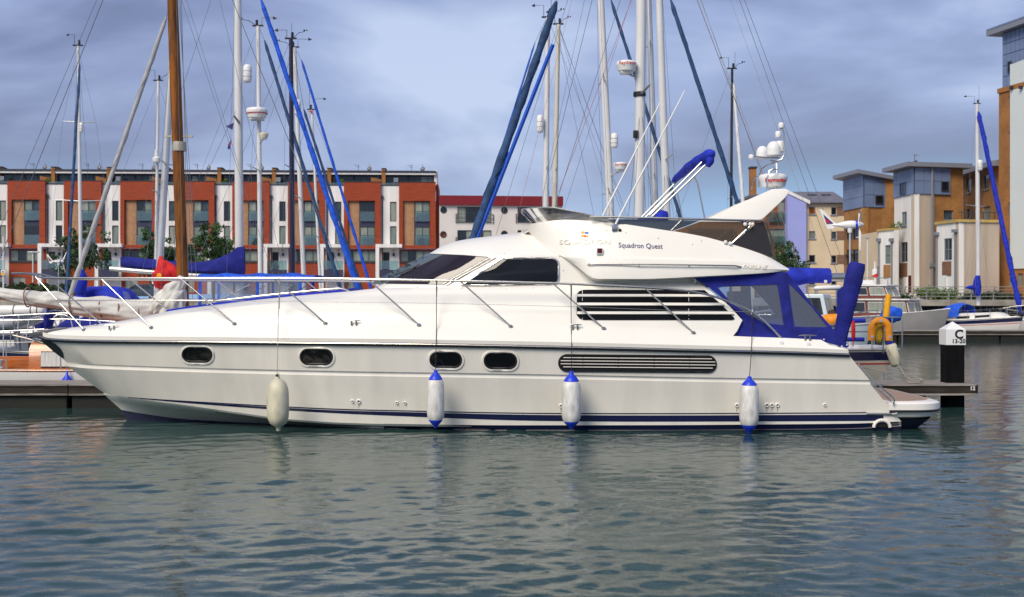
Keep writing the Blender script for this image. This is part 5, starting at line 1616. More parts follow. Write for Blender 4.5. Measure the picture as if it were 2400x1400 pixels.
# ---- sunpad on the foredeck with its rail
sp = [(390,730,.5),(460,719.5,.62),(560,706.5,.75),(650,697,.85),(740,688.5,.92),(815,680.5,.95)]
m = MB(); rows = []
for a,b_,bb in sp:
    z0_ = PB(a,b_,bb); rows.append([z0_+Vector((0,.0,-.06)), z0_+Vector((0,0,.025)), Vector((z0_.x,YC,z0_.z+.05)), Vector((z0_.x,2*YC-z0_.y,z0_.z+.025)), Vector((z0_.x,2*YC-z0_.y,z0_.z-.06))])
spo = m.grid(rows, cap0=True, cap1=True).build('sunpad', BLUEC, yacht, angle=50)
rl_ = [PB(484,713.5,.9),PB(500,706,.95),PB(620,692.5,1.05),PB(740,680.5,1.1),PB(795,676,1.1),PB(806,678,1.1),PB(818,682,1.1)]
for mir in (False,True):
    MB().tube([MIR(p) if mir else p for p in rl_], .014, 8).build('sunpad_rail', CHROME, spo)
# ---- cleats
def cleat(px, py, L=32):
    l, n_ = hit(px,py)
    k_ = l.y/FPX
    top = l+Vector((0,-.03,9*k_))
    m = MB().tube([top+Vector((-L/2*k_,0,0)), top+Vector((-L/4*k_,0,.008)), top+Vector((L/4*k_,0,.008)), top+Vector((L/2*k_,0,0))], [.006,.012,.012,.006], 8)
    for s_ in (-5.5,5.5): m.tube([l+Vector((s_*k_,-.02,-.01)), top+Vector((s_*k_,0,0))], .018, 8)
    m.build('cleat', CHROME, yacht)
for a,b_ in ((263,772),(830,761),(1348,771)): cleat(a,b_)
cleat(1892,796,42)
for a,b_ in ((1831,806),(1894,809)):
    l,n_ = hit(a,b_); MB().obox(l+n_*.01, (.036,0,0),(0,.012,0),(0,0,.036)).build('deck_hatch_cover', PLASW, yacht, bevel=.008)
# ---- anchor gear at the bow
STEM = pm('dark_stainless',(0.22,.20,.19),.3,.8)
m = MB().prism([PB(a,b_,.12) for a,b_ in ((62,782),(85,777),(140,768),(170,770),(120,783),(92,792),(72,790))], (0,.24,0))
m.build('bow_roller', STEM, yacht, bevel=.01)
m = MB().tube([PB(30,786,0),PB(60,793,0),PB(105,806,0)], .022, 8).tube([PB(30,786,.0),PB(38,778,.0),PB(50,786,.0)], .02, 6)
m.build('anchor', STEM, yacht)
for a,b_ in ((178,766),(225,763.5)):
    l = hit(a,b_)[0]
    if l is not None: MB().obox(l, (.025,0,0),(0,.03,0),(0,0,.03)).build('deck_fitting', CHROME, yacht, bevel=.006)

# ================================================================== FENDERS hung along the yacht
def fender(cx, y_top, y_cap, y_bot, y_tip, rpx, rope, label, white=True, tilt=0.0):
    d = YC - 2.1 - .02 - rpx*21/FPX
    k_ = d/FPX
    base = P(cx, y_tip, d)
    t = thing('boat_fender', label, 'fender', base, 'fenders hanging along the yacht')
    ax = Vector((tilt,0,1)).normalized()
    hgt = lambda py: (y_tip-py)*k_
    r = rpx*k_
    z1, z2, z3 = hgt(y_bot), hgt(y_cap), hgt(y_top)
    if white:
        MB().lathe(base, [(r*.80,z1),(r*.95,z1+.05),(r,z1+.12),(r,lerp(z1,z2,.5)),(r*.98,z2-.10),(r*.9,z2-.03),(r*.78,z2)], 24, ax, caps=False).build('body', FENDW, t, angle=60)
        for (za,zb_,s_) in ((z2,z3,1),(z1,0,-1)):
            h_ = zb_-za
            cp_ = MB().lathe(base, [(r*.80,za-.004*s_),(r*.78,za+h_*.10),(r*.52,za+h_*.45),(r*.30,za+h_*.62),(r*.2,za+h_*.95),(r*.12,zb_)], 20, ax).build('end_cap', FENDB, t, angle=60)
            MB().tube([base+ax*(za+h_*.8)+Vector((0,-r*.24,0)), base+ax*(za+h_*.8)+Vector((0,r*.24,0))], r*.09, 8).build('eyelet', BLKP, cp_)
    else:
        MB().lathe(base, [(r*.18,0),(r*.2,.05),(r*.35,.075),(r*.75,.13),(r*.95,.23),(r,.36),(r,z2-.28),(r*.95,z2-.18),(r*.75,z2-.08),(r*.4,z2-.02),(r*.22,z2),(r*.18,z3)], 24, ax).build('body', FENDC, t, angle=60)
        MB().tube([base+ax*(z3-.03)+Vector((0,-r*.22,0)), base+ax*(z3-.03)+Vector((0,r*.22,0))], r*.12, 8).build('eyelet', BLKP, t)
    top = base+ax*(z3-.02)
    pts = [top] + [PB(a,b_,bb) for a,b_,bb in rope]
    ro_ = MB().tube(pts, .0065, 6).build('rope', ROPEM if not white else ROPED, t)
    p = pts[-1]
    MB().tube([p+Vector((.012*math.cos(k*.9),.026*math.sin(k*.9),.03-.006*k)) for k in range(12)], .008, 6).build('hitch', ROPEM if not white else PLASW, ro_)
    MB().tube([p+Vector((.01,-.02,0)), p+Vector((.012,-.03,-.15)), p+Vector((.004,-.025,-.3 if white else -.55))], .006, 5).build('rope_tail', ROPEM if not white else ROPED, ro_)
fender(652.5,876,887,1000,1010,26,[(651,805,2.13),(652,760,1.95),(655,652,1.72)],'cream sausage fender, leftmost of the four along the hull',False,-.02)
fender(1021,867,890,984,1004,20.5,[(1022,812,2.16),(1023,770,2.0),(1023,657,1.95)],'white fender with blue ends hanging under the two close portholes')
fender(1339,870,894,988,1007,22.5,[(1340,816,2.16),(1339,772,2.0),(1338,666,1.97)],'white fender with blue ends at the front end of the hull vent')
fender(1755,882,903,996,1018,22.5,[(1761,826,2.15),(1762,795,2.02),(1763,731,1.93)],'white fender with blue ends, rightmost, nearest the yacht stern',True,.012)
# ================================================================== PONTOONS AND PILE
def pontoon(name, label, x0, x1, y0, y1, ztop, seg=6.0, endgap=0.0):
    t = thing(name, label, 'pontoon', (x0, y0, 0))
    nb = int((y1-y0)/.145)
    L = x1-x0
    n = max(1, int(round(L/seg)))
    for i in range(n):
        a, b_ = lerp(x0,x1,i/n)+.01, lerp(x0,x1,(i+1)/n)-.01
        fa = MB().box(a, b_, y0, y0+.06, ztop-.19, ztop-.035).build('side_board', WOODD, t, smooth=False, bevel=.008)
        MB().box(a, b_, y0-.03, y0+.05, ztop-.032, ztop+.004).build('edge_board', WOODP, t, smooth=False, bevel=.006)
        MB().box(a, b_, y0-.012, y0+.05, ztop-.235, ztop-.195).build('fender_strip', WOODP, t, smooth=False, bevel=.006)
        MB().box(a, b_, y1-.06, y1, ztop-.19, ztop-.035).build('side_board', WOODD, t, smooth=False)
        MB().box(a+.04, b_-.04-(endgap if i == n-1 else 0), y0+.07, y1-.07, -.35, ztop-.24).build('float', FLOATM, t, smooth=False, bevel=.03)
    for k in range(nb):
        ya = lerp(y0+.055, y1-.01, k/nb)
        MB().box(x0, x1, ya, ya+.132, ztop-.03, ztop).build('deck_board', WOODP, t, smooth=False)
    return t
XE = P(2289,700,25.6).x
pt_ = pontoon('finger_pontoon', 'timber finger pontoon running behind the yacht, numbered 12 at its end', -16.0, XE, 25.6, 27.0, .515, endgap=1.0)
MB().box(XE, XE+.02, 25.57, 27.0, .515-.19, .515).build('end_board', WOODD, pt_, smooth=False)
lettering('12', .115, P(2279.5,911,25.56), (1,0,0), (0,0,1), PLASW, pt_, 'berth_number', .003)
# rope coil and cleat on the pontoon end
t = thing('mooring_cleat', 'mooring cleat with coiled rope near the pontoon end', 'cleat', P(2145,890,26.0))
c = P(2145,888,25.9); c.z = .515
MB().tube([c+Vector((-.16,0,.09)), c+Vector((.16,0,.09))], .018, 6).tube([c+Vector((-.05,0,0)),c+Vector((-.05,0,.09))],.02,6).tube([c+Vector((.05,0,0)),c+Vector((.05,0,.09))],.02,6).build('horn', ALU, t)
rg = random.Random(3)
MB().tube([c+Vector((.15*math.cos(k*.55)*(1+.1*rg.random()), .09*math.sin(k*.55), .03+.05*rg.random()+.04*math.sin(k*.2))) for k in range(46)], .014, 5).build('rope_coil', ROPEM, t)

def numbered_pile():
    d = 26.25
    b_ = P(2232,700,d); k_ = d/FPX
    t = thing('mooring_pile', 'square black pile with white pointed cap lettered C 13-20', 'pile', (b_.x, d, 0))
    hw = 22.5*k_; z1 = CAMZ+(700-806)*k_; z2 = CAMZ+(700-772)*k_; zt = CAMZ+(700-754)*k_
    MB().box(b_.x-hw*.94, b_.x+hw*.94, d-hw*.94, d+hw*.94, -2.0, z1).build('post', pm('black_pile',(0.004,.004,.005),.75,var=.5,vscale=3,stretch=(3,3,.5),spec=.15), t, smooth=False, bevel=.02)
    m = MB()
    q = lambda z, s_: [Vector((b_.x+sx*hw*s_, d+sy*hw*s_, z)) for sx,sy in ((-1,-1),(1,-1),(1,1),(-1,1))]
    m.grid([q(z1-.02,1.02), q(z2,1.02), q(zt,.02)], wrap=True, cap0=True, cap1=True)
    cap = m.build('cap', PLASW, t, smooth=False, bevel=.008)
    f = d-hw*1.02-.004
    lettering('C', .27, (b_.x+7*k_, f, CAMZ+(700-784)*k_), (1,0,0), (0,0,1), BLKP, cap, 'letter', .008)
    lettering('13-20', .128, (b_.x+6*k_, f, CAMZ+(700-799.5)*k_), (1,0,0), (0,0,1), BLKP, cap, 'numbers', .003)
numbered_pile()
fp = pontoon('far_pontoon', 'long timber pontoon across the basin behind the numbered pile', 10.0, 44.0, 66.0, 68.0, .58, 5.6)

# ================================================================== SAILING BOATS
class Boat:
    """Local frame: x forward from the mast, y to port; heading turns it."""
    def __init__(s, name, label, cat, M, heading, group=None):
        s.M = Vector((M[0], M[1], 0)); s.c, s.s_ = math.cos(heading), math.sin(heading)
        s.t = thing(name, label, cat, (M[0], M[1], 0), group)
    def w(s, x, y, z): return s.M + Vector((x*s.c - y*s.s_, x*s.s_ + y*s.c, z))
    def hull(s, fwd, aft, hb, zb, zs, mat, rake=.9, trans=-.35, deckmat=None, stripe=None, red=False, strake=None):
        L = fwd+aft
        s.fwd, s.aft, s.hb = fwd, aft, hb
        def half(t): return hb*(1-(1-min(1,t/.5))**2.2)**.9 if t < .5 else hb*(1-.32*((t-.5)/.5)**2)
        s.half = lambda x: half((fwd-x)/L)
        s.sheer = lambda x: lerp(zb,zs,(fwd-x)/L) - .10*math.sin(math.pi*(fwd-x)/L)
        sec = [(.02,-.45,1.0),(.45,-.32,.85),(.78,-.06,.6),(.92,.3,.36),(.985,.68,.15),(1.0,1.0,0)]
        rows = []
        for k in range(25):
            t = (k/24)**1.15
            row = []
            for (bf,zf,rf) in sec:
                x = fwd - L*t - rake*rf*(1-t)**3 - trans*rf*t**4*0 + trans*(1-zf)*t**6
                zsh = s.sheer(fwd-L*t)
                row.append((x, max(.015,half(t))*bf, zsh*zf if zf > 0 else zf))
            rows.append(row)
        m = MB()
        m.grid([[s.w(*p) for p in r] for r in rows]); m.grid([[s.w(p[0],-p[1],p[2]) for p in r] for r in rows])
        lr = rows[-1]; ring = [s.w(*p) for p in lr]+[s.w(p[0],-p[1],p[2]) for p in reversed(lr)]
        m.add(ring, [tuple(range(len(ring)))])
        h_ = m.build('hull', mat, s.t, angle=35)
        m = MB()
        m.grid([[s.w(r[-1][0],r[-1][1]*.99,r[-1][2]-.01), s.w(r[-1][0],0,r[-1][2]+.05), s.w(r[-1][0],-r[-1][1]*.99,r[-1][2]-.01)] for r in rows])
        m.build('deck', deckmat or GEL2, s.t, angle=40)
        for sg_ in (1,-1):
            MB().tube([s.w(r[-1][0],sg_*r[-1][1],r[-1][2]) for r in rows], .025, 6).build('toe_rail', strake or ALU, s.t)
            def band(f0,f1,mt,nm):
                b2 = []
                for r in rows:
                    a0,a1 = r[-2],r[-1]
                    p0 = tuple(lerp(a0[i],a1[i],f0) for i in range(3)); p1 = tuple(lerp(a0[i],a1[i],f1) for i in range(3))
                    b2.append([s.w(p0[0],sg_*(p0[1]+.004),p0[2]), s.w(p0[0],sg_*(p0[1]+.008),p0[2]), s.w(p1[0],sg_*(p1[1]+.008),p1[2]), s.w(p1[0],sg_*(p1[1]+.004),p1[2])])
                MB().grid(b2).build(nm, mt, h_, angle=50)
            if stripe: band(.32,.85,stripe,'stripe')
            if red: band(.06,.14,REDP,'red_line')
        return h_
    def cabin(s, x0, x1, wf, h, mat, wins=3, name='cabin', winmat=None, taper=.75):
        rows = []
        for k in range(13):
            t = k/12; x = lerp(x0,x1,t)
            hw = min(wf, s.half(x)*.72); hh = h*min(1,((1-t)/.16+.15))
            hh *= lerp(taper,1,1-t) if taper else 1
            z = s.sheer(x)+.01
            rows.append([s.w(x,hw,z-.1), s.w(x,hw*.95,z+hh*.75), s.w(x,hw*.8,z+hh), s.w(x,0,z+hh*1.08), s.w(x,-hw*.8,z+hh), s.w(x,-hw*.95,z+hh*.75), s.w(x,-hw,z-.1)])
        cb_ = MB().grid(rows, cap0=True, cap1=True).build(name, mat, s.t, angle=40)
        for i in range(wins):
            for sg_ in (1,-1):
                xa = lerp(x0,x1,.2+.7*i/wins); xb = lerp(x0,x1,.2+.7*(i+.7)/wins)
                q = []
                for (x,f) in ((xa,.25),(xb,.25),(xb,.62),(xa,.62)):
                    hw = min(wf, s.half(x)*.72); z = s.sheer(x)
                    q.append(s.w(x, sg_*(hw*lerp(1,.95,f/.75)+.012), z+h*f*.9))
                MB().prism(q, s.w(0,-sg_*.02,0)-s.w(0,0,0)).build('window', winmat or BGLASS, cb_, smooth=False)
        return cb_
    def rails(s, n=6, h=.6, pulpit=True):
        m = MB()
        for sg_ in (1,-1):
            pts = []
            for i in range(n+1):
                x = lerp(s.fwd-.25,-s.aft+.15,i/n); b_ = s.half(x)*.96; z = s.sheer(x)
                p = s.w(x,sg_*b_,z); m.tube([p,p+Vector((0,0,h))], .013, 5); pts.append(p+Vector((0,0,h)))
            m.tube(pts, .006, 4); m.tube([p-Vector((0,0,h*.5)) for p in pts], .005, 4)
        a = s.w(s.fwd+.15,0,s.sheer(s.fwd)+h+.05)
        for sg_ in (1,-1):
            x = s.fwd-.9; p = s.w(x,sg_*s.half(x)*.95,s.sheer(x)+h)
            m.tube([p, s.w(s.fwd-.2,sg_*.22,s.sheer(s.fwd)+h+.04), a], .016, 6)
            m.tube([a, s.w(s.fwd-.1,sg_*.08,s.sheer(s.fwd))], .014, 6)
        x = -s.aft+.12; z = s.sheer(x)
        m.tube([s.w(x+.8,s.half(x)*.95,z+h), s.w(x,s.half(x)*.9,z+h+.05), s.w(x,-s.half(x)*.9,z+h+.05), s.w(x+.8,-s.half(x)*.95,z+h)], .016, 6)
        for y_ in (-.9,-.35,.35,.9): m.tube([s.w(x,s.half(x)*y_,z), s.w(x,s.half(x)*y_,z+h+.05)], .014, 5)
        m.build('guard_rails', CHROME, s.t)
    def mast(s, base, top, w0, w1=None, mat=None, sec=1.4):
        """base, top: world points."""
        s.mb, s.mt = Vector(base), Vector(top)
        n = 9; pts = [lerp(s.mb,s.mt,k/(n-1)) for k in range(n)]
        w1 = w1 or w0*.8
        return MB().tube(pts, [lerp(w0,w1,max(0,(k/(n-1)-.5)*2))/2 for k in range(n)], 12).build('mast', mat or ALUW, s.t)
    def up(s, z): return lerp(s.mb, s.mt, (z-s.mb.z)/(s.mt.z-s.mb.z))
    def spreader(s, z, half, ang=90, th=.03, mat=None, drop=0):
        p = s.up(z); a = R(ang)
        for sg_ in (1,-1):
            q = p + (s.w(math.cos(a)*half*0-.12*half, sg_*half, 0)-s.w(0,0,0)) + Vector((0,0,.06*half))
            MB().tube([p,q],[th,th*.6],6).build('spreader', mat or ALU, s.t)
        return half
    def shrouds(s, spreads=(), r=.005):
        """spreads: list of (z, half) from top to bottom"""
        m = MB()
        for sg_ in (1,-1):
            pts = [s.mt-Vector((0,0,.1))]
            for z, hf in spreads: pts.append(s.up(z)+(s.w(-.12*hf,sg_*hf,0)-s.w(0,0,0))+Vector((0,0,.06*hf)))
            pts.append(s.w(-.15,sg_*s.half(-.15)*.95,s.sheer(0)))
            m.tube(pts, r, 4)
            if spreads:
                z = spreads[-1][0]
                for dx in (.45,-.5): m.tube([s.up(z-.1), s.w(dx,sg_*s.half(dx)*.94,s.sheer(dx))], r*.9, 4)
        m.build('shrouds', WIRE, s.t)
    def wire(s, a, b_, r=.005, mat=None, name='stay'):
        return MB().tube([a,b_], r, 4).build(name, mat or WIRE, s.t)
    def furl(s, a, b_, wd, mat, name='furled_sail', wob=.12, seed=1):
        a, b_ = Vector(a), Vector(b_)
        rg = random.Random(seed); n = 40; pts, rr = [], []
        for k in range(n+1):
            t = k/n
            pts.append(lerp(a,b_,t)); env = min(1,t*26+.35)*min(1,(1-t)*14+.2)
            rr.append(wd/2*env*(.84+.2*t)*(1+wob*math.sin(k*1.7+rg.random()*2)))
        o = MB().tube(pts, rr, 8).build(name, mat, s.t, angle=70)
        # turns of the wrapped cloth
        h_ = []
        for k in range(n*5+1):
            t = k/(n*5); th = t*(b_-a).length*2.6
            c = lerp(a,b_,t); i = min(int(t*n),n-1); r_ = rr[i]*1.03
            ax = (b_-a).normalized(); u = ax.orthogonal().normalized(); v = ax.cross(u)
            h_.append(c+(u*math.cos(th)+v*math.sin(th))*r_)
        MB().tube(h_, wd*.045, 4).build('leech_edge', mat, o)
        MB().lathe(b_, [(wd*.5,-.12),(wd*.6,-.08),(wd*.6,.02),(wd*.4,.06)], 12).build('furling_drum', BLKP, o)
        return o
    def boom(s, z, L, mat=None, r=.07, cover=None, ch=.34, cw=.16, seed=1, drop=0.0):
        p0 = s.up(z); d = s.w(-1,0,0)-s.w(0,0,0)
        p1 = p0 + d*L + Vector((0,0,-drop))
        b_ = MB().tube([p0,p1], r, 10).build('boom', mat or ALU, s.t)
        if cover:
            rg = random.Random(seed); rows = []
            side = (s.w(0,1,0)-s.w(0,0,0))
            for k in range(22):
                t = k/21; c = lerp(p0,p1,t*.97); hgt = lerp(ch,ch*.5,t)*(1+.05*rg.random()) + (.55*max(0,1-t*7)**2 if ch > .3 else 0)
                ww = lerp(cw,cw*.6,t)*(1+.12*rg.random())
                rows.append([c+Vector((0,0,-r*1.25)), c+side*ww*.8+Vector((0,0,-r*.6)), c+side*ww+Vector((0,0,hgt*.3)), c+side*ww*.5+Vector((0,0,hgt*.8)), c+Vector((0,0,hgt)), c-side*ww*.5+Vector((0,0,hgt*.8)), c-side*ww+Vector((0,0,hgt*.3)), c-side*ww*.8+Vector((0,0,-r*.6))])
            MB().grid(rows, wrap=True, cap0=True, cap1=True).build('boom_cover', cover, s.t, angle=60)
        return p0, p1
    def capsule(s, p, r, h, name='radar_reflector'):
        o = MB().lathe(Vector(p)-Vector((0,0,h/2)), [(r*.3,0),(r*.8,h*.05),(r,h*.16),(r,h*.84),(r*.8,h*.95),(r*.3,h)], 16).build(name, PLASW, s.t, angle=50)
        for f in (.33,.62): MB().lathe(Vector(p)-Vector((0,0,h/2)), [(r*1.0,h*f-.01),(r*1.03,h*f),(r*1.0,h*f+.01)], 16, caps=False).build('band', PLASG, o)
        q = s.up(p[2]); MB().tube([q,Vector(p)], .02, 5).build('bracket', ALU, o)
    def radar(s, p, r, h, text=None, red=False, mat=None):
        p = Vector(p)
        o = radome(p, r, h, mat).build('radome', mat or PLASW, s.t, angle=50)
        q = s.up(p.z); MB().tube([q-Vector((0,0,.15)), p+Vector((0,0,-.03))], .025, 6).build('bracket', ALU, o)
        MB().box(p.x-r*.6,p.x+r*.6,p.y-r*.5,p.y+r*.5,p.z-.05,p.z+.01).build('radar_shelf', ALU, o, bevel=.01)
        if red: MB().lathe(p, [(r*.97,h*.42),(r*1.005,h*.46),(r*1.005,h*.5)], 28, caps=False).build('red_line', REDP, o)
        if text: lettering(text, h*.42, p+Vector((0,-r,h*.70)), (1,0,0), (0,0,1), REDP, o, 'lettering', .0, 1.0, .003, wrap=r)
        return o
    def masthead(s, kind=0):
        p = s.mt; m = MB(); rg = random.Random(int(abs(p.x)*100)+kind); f = rg.choice((-1,1)); L = rg.uniform(.7,1.25)
        m.box(p.x-.22,p.x+.2,p.y-.04,p.y+.04,p.z,p.z+.05); m.lathe(p+Vector((.05*f,0,.05)), [(.05,0),(.05,.18),(.03,.2)], 8)
        h_ = rg.uniform(.3,.6)
        m.tube([p+Vector((-.15*f,0,.05)),p+Vector((-.15*f,0,h_)),p+Vector((-.15*f-.35*L*f,.1,h_+.02))], .010, 4)
        m.add([p+Vector((-.15*f-.35*L*f,.1,h_-.05)),p+Vector((-.15*f-.5*L*f,.1,h_)),p+Vector((-.15*f-.35*L*f,.1,h_+.09))], [(0,1,2)])
        if rg.random() < .5: m.tube([p+Vector((.12*f,0,.05)),p+Vector((.12*f,0,.9*L))], .007, 4)
        if kind:
            m.tube([p+Vector((.1*f,0,.05)),p+Vector((.3*L*f,-.1,.2)),p+Vector((.55*L*f,-.15,.24))], .011, 4)
            c = p+Vector((.56*L*f,-.15,.28))
            for a in (0,2.1,4.2): m.ball(c+Vector((.06*math.cos(a),.06*math.sin(a),0)), .03, n=6, m=4)
        m.build('masthead_gear', BLKP, s.t)
    def sprayhood(s, x0, x1, wd, h, mat, z=None):
        z = s.sheer(x0)+.25 if z is None else z
        rows = []
        for k in range(9):
            t = k/8; x = lerp(x0,x1,t); hh = h*math.sin(math.pi*(.12+.5*t)) if t < .8 else h*math.sin(math.pi*(.12+.5*t))*.96
            rows.append([s.w(x, wd*math.cos(R(a))*(1 if abs(math.cos(R(a)))<.99 else 1), z+hh*math.sin(R(a))**.6 if 0 < a < 180 else z) for a in range(0,181,15)])
        o = MB().grid(rows).build('sprayhood', mat, s.t, angle=60)
        for sg_ in (1,-1):
            q = [rows[2][2 if sg_ > 0 else 10], rows[5][2 if sg_ > 0 else 10], rows[6][4 if sg_ > 0 else 8], rows[2][4 if sg_ > 0 else 8]]
            n_ = (s.w(0,sg_*.012,0)-s.w(0,0,0))
            MB().add([p+n_+Vector((0,0,.004)) for p in q], [(0,1,2,3)]).build('window', VINYL, o, smooth=False)
        return o

HW = pm('white_hull', (0.72, 0.71, 0.68), 0.3, var=0.06, vscale=0.8, coat=0.3)
HB = pm('blue_hull', (0.012, 0.02, 0.10), 0.2, coat=0.5)
HC = pm('cream_hull', (0.62, 0.57, 0.47), 0.3, var=0.08, vscale=0.8, coat=0.3)
BR = 'boats moored behind the yacht'

def line_at(pa, pb, y):      # x on the pixel line through pa, pb at row y
    return pa[0] + (pb[0]-pa[0])*(y-pa[1])/(pb[1]-pa[1])

def sloop(label, d, mpx, mtop, wpx, head, hl, mat=None, hullm=None, furl=None, boom=None, sprd=(), name='sailing_boat', beam=1.5, zb=1.35, zs=1.0, ends=None, cabin_h=.42, stripe=NAVY, bs=None, hood=None, seed=1, mh=1, furl2=None):
    """head: 0 bow right, pi bow left. mpx: (px) of the mast at row 790; mtop: (px,py) of its top."""
    base = P(mpx, 700, d)
    B = Boat(name, label, 'sailing boat', (base.x, d), head, BR)
    sgn = 1 if abs(head) < 1 else -1
    fwd, aft = hl
    top = P(mtop[0], mtop[1], d)
    fpts = None
    if furl:
        pa, pb, wd, fm = furl
        zdeck = zb+.15
        # extend the furled sail down its own line to the bow
        a = P(pa[0],pa[1],d); b_ = P(pb[0],pb[1],d)
        t = (zdeck-a.z)/(b_.z-a.z); low = a+(b_-a)*t
        tt = (top.z-.05-a.z)/(b_.z-a.z); high = a+(b_-a)*tt
        if abs(head) in (0, math.pi) and (low.x-base.x)*sgn > .8: fwd = (low.x-base.x)*sgn + .1
        fpts = (a, low, wd*d/FPX, fm)
    B.hull(fwd, aft, beam, zb, zs, hullm or HW, stripe=stripe)
    B.cabin(-aft*.45, fwd*.55, beam*.62, cabin_h, GEL2, 3)
    zd = B.sheer(0)+cabin_h*.8
    mb_ = P(mpx,700,d); mb_.z = zd
    B.mast(mb_, top, wpx*d/FPX, mat=mat or ALUW)
    if fpts:
        B.furl(fpts[0], fpts[1], fpts[2], fpts[3], seed=seed)
        B.wire(fpts[0], Vector((lerp(fpts[0].x,top.x,.9),d,lerp(fpts[0].z,top.z,.98))), .008)
    else:
        B.wire(top, B.w(B.fwd-.1,0,B.sheer(B.fwd)), .007, name='forestay')
    B.wire(top, B.w(-B.aft+.05,0,B.sheer(-B.aft)), .006, name='backstay')
    sp2 = [((CAMZ+(700-py)*d/FPX), hf) for py, hf in sprd]
    for z, hf in sp2: B.spreader(z, hf, th=.028)
    B.shrouds(sp2)
    if boom: B.boom(*boom[0], **boom[1])
    B.rails(6)
    if mh: B.masthead(mh-1)
    if hood: B.sprayhood(-aft*.5, -aft*.18, beam*.6, .55, hood)
    return B

# ---- left group ------------------------------------------------------
# classic wooden boat right behind the pontoon
W = Boat('wooden_sailing_boat', 'classic varnished wooden sailing boat with brown mast behind the bow', 'sailing boat', (P(428,0,28.5).x, 28.5), 0, BR)
W.hull(4.6, 5.6, 1.25, .95, .72, HW, strake=VARN, deckmat=TEAK, rake=1.1)
WD = 28.5
cbn = W.cabin(-3.35, 2.1, .86, .62, VARN, 0, taper=None)
for x0, x1 in ((-3.05,-2.15),(-1.6,-.7),(.0,.8)):
    for sg_ in (1,-1):
        q = [W.w(x, sg_*(min(.86,W.half(x)*.72)*lerp(1,.95,f/.75)+.014), W.sheer(x)+.62*f) for x,f in ((x0,.12),(x1,.12),(x1,.66),(x0,.66))]
        wo = MB().prism(q, Vector((0,sg_*.02,0))).build('window', pm('white_curtain',(0.6,.6,.58),.6,var=.25,vscale=3,stretch=(8,8,.4)), cbn, smooth=False)
        MB().tube(q, .022, 6, closed=True).build('frame', BLACK, wo)
for y_ in (.6,-.6):
    MB().box(W.w(-5.2,0,0).x, W.w(-3.4,0,0).x, WD+y_-.03, WD+y_+.03, .62, .95).build('cockpit_coaming', VARN, W.t, smooth=False, bevel=.01)
for k in range(4):
    MB().box(W.w(-5.2,0,0).x, W.w(-3.45,0,0).x, WD-.5+k*.27, WD-.26+k*.27, .76, .79).build('cockpit_slat', VARN, W.t, smooth=False)
MB().lathe(W.w(-3.95,-.95,.70), [(.09,0),(.09,.06),(.06,.1),(.085,.2),(.085,.24),(.03,.26)], 14).build('winch', ALU, W.t)
MB().obox(W.w(-3.95,-.95,.62), (.12,0,0),(0,.1,0),(0,0,.1)).build('winch_base', PLASG, W.t, bevel=.01)
W.mast(P(434,815,WD), P(389,-420,WD), 27*WD/FPX, 20*WD/FPX, WOODM)
for (a_,b_) in (((402,40),(398,-100)),): pass
W.wire(P(393,-380,WD), P(-28,676,WD), .009, name='backstay'); W.wire(P(388,-380,WD), P(-60,676,WD), .006, name='topping_lift')
W.wire(P(393,-380,WD), W.w(4.6,0,.95), .008, name='forestay')
for (xa,xb) in ((412,432),(420,456),(424,445),(415,470)):
    W.wire(P(xa,-60,WD-.1), P(xb,800,WD-.9), .006, name='shroud')
mf = MB().lathe(P(420,345,WD), [(.16,-.1),(.17,0),(.16,.12)], 12).box(P(388,0,WD).x,P(452,0,WD).x,WD-.03,WD+.03,P(0,322,WD).z,P(0,318,WD).z)
mf.build('mast_fitting', pm('weathered_metal',(0.45,.42,.36),.6,.3), W.t)
MB().tube([P(-90,684,WD),P(70,706,WD),P(410,742,WD)], [.05,.075,.075], 10).build('boom', VARN, W.t)
fs2 = soft_roll([(P(-60,676,WD),.09),(P(20,690,WD),.13),(P(90,702,WD),.17),(P(130,703,WD),.20),(P(180,716,WD),.20),(P(250,724,WD),.24),(P(320,728,WD),.24),(P(380,724,WD),.22),(P(410,716,WD),.14)], SAILC, 'furled_mainsail', W.t, 4, amp=.15)
for xx, yy in ((65,697),(170,713),(240,722),(285,726),(332,727)):
    c = P(xx,yy,WD); MB().tube([c+Vector((.01*math.sin(k),.235*math.cos(k*.52),.235*math.sin(k*.52))) for k in range(12)], .017, 5, closed=True).build('sail_tie', pm('brown_tie',(0.30,.16,.12),.9), fs2)
soft_roll([(P(428,650,WD-.15),.07),(P(421,665,WD-.2),.15),(P(402,690,WD-.2),.23),(P(380,712,WD-.2),.22),(P(360,732,WD-.2),.12)], SAILC, 'bunched_sail', W.t, 9, amp=.2)
soft_roll([(P(428,680,WD-.1),.1),(P(415,700,WD-.25),.22),(P(405,728,WD-.25),.26),(P(398,752,WD-.2),.2)], SAILC, 'bunched_sail', W.t, 12, amp=.2)
MB().tube([W.w(-6.2,-1.0,1.3), W.w(-5.2,-1.05,1.32), W.w(-3.4,-1.1,1.35), W.w(-1,-1.2,1.45)], .008, 5).build('lifeline', CHROME, W.t)
for x in (-5.1,-4.15,-3.75,-2.5): MB().tube([W.w(x,-1.08,.72), W.w(x,-1.08,1.38)], .016, 6).build('stanchion', CHROME, W.t)
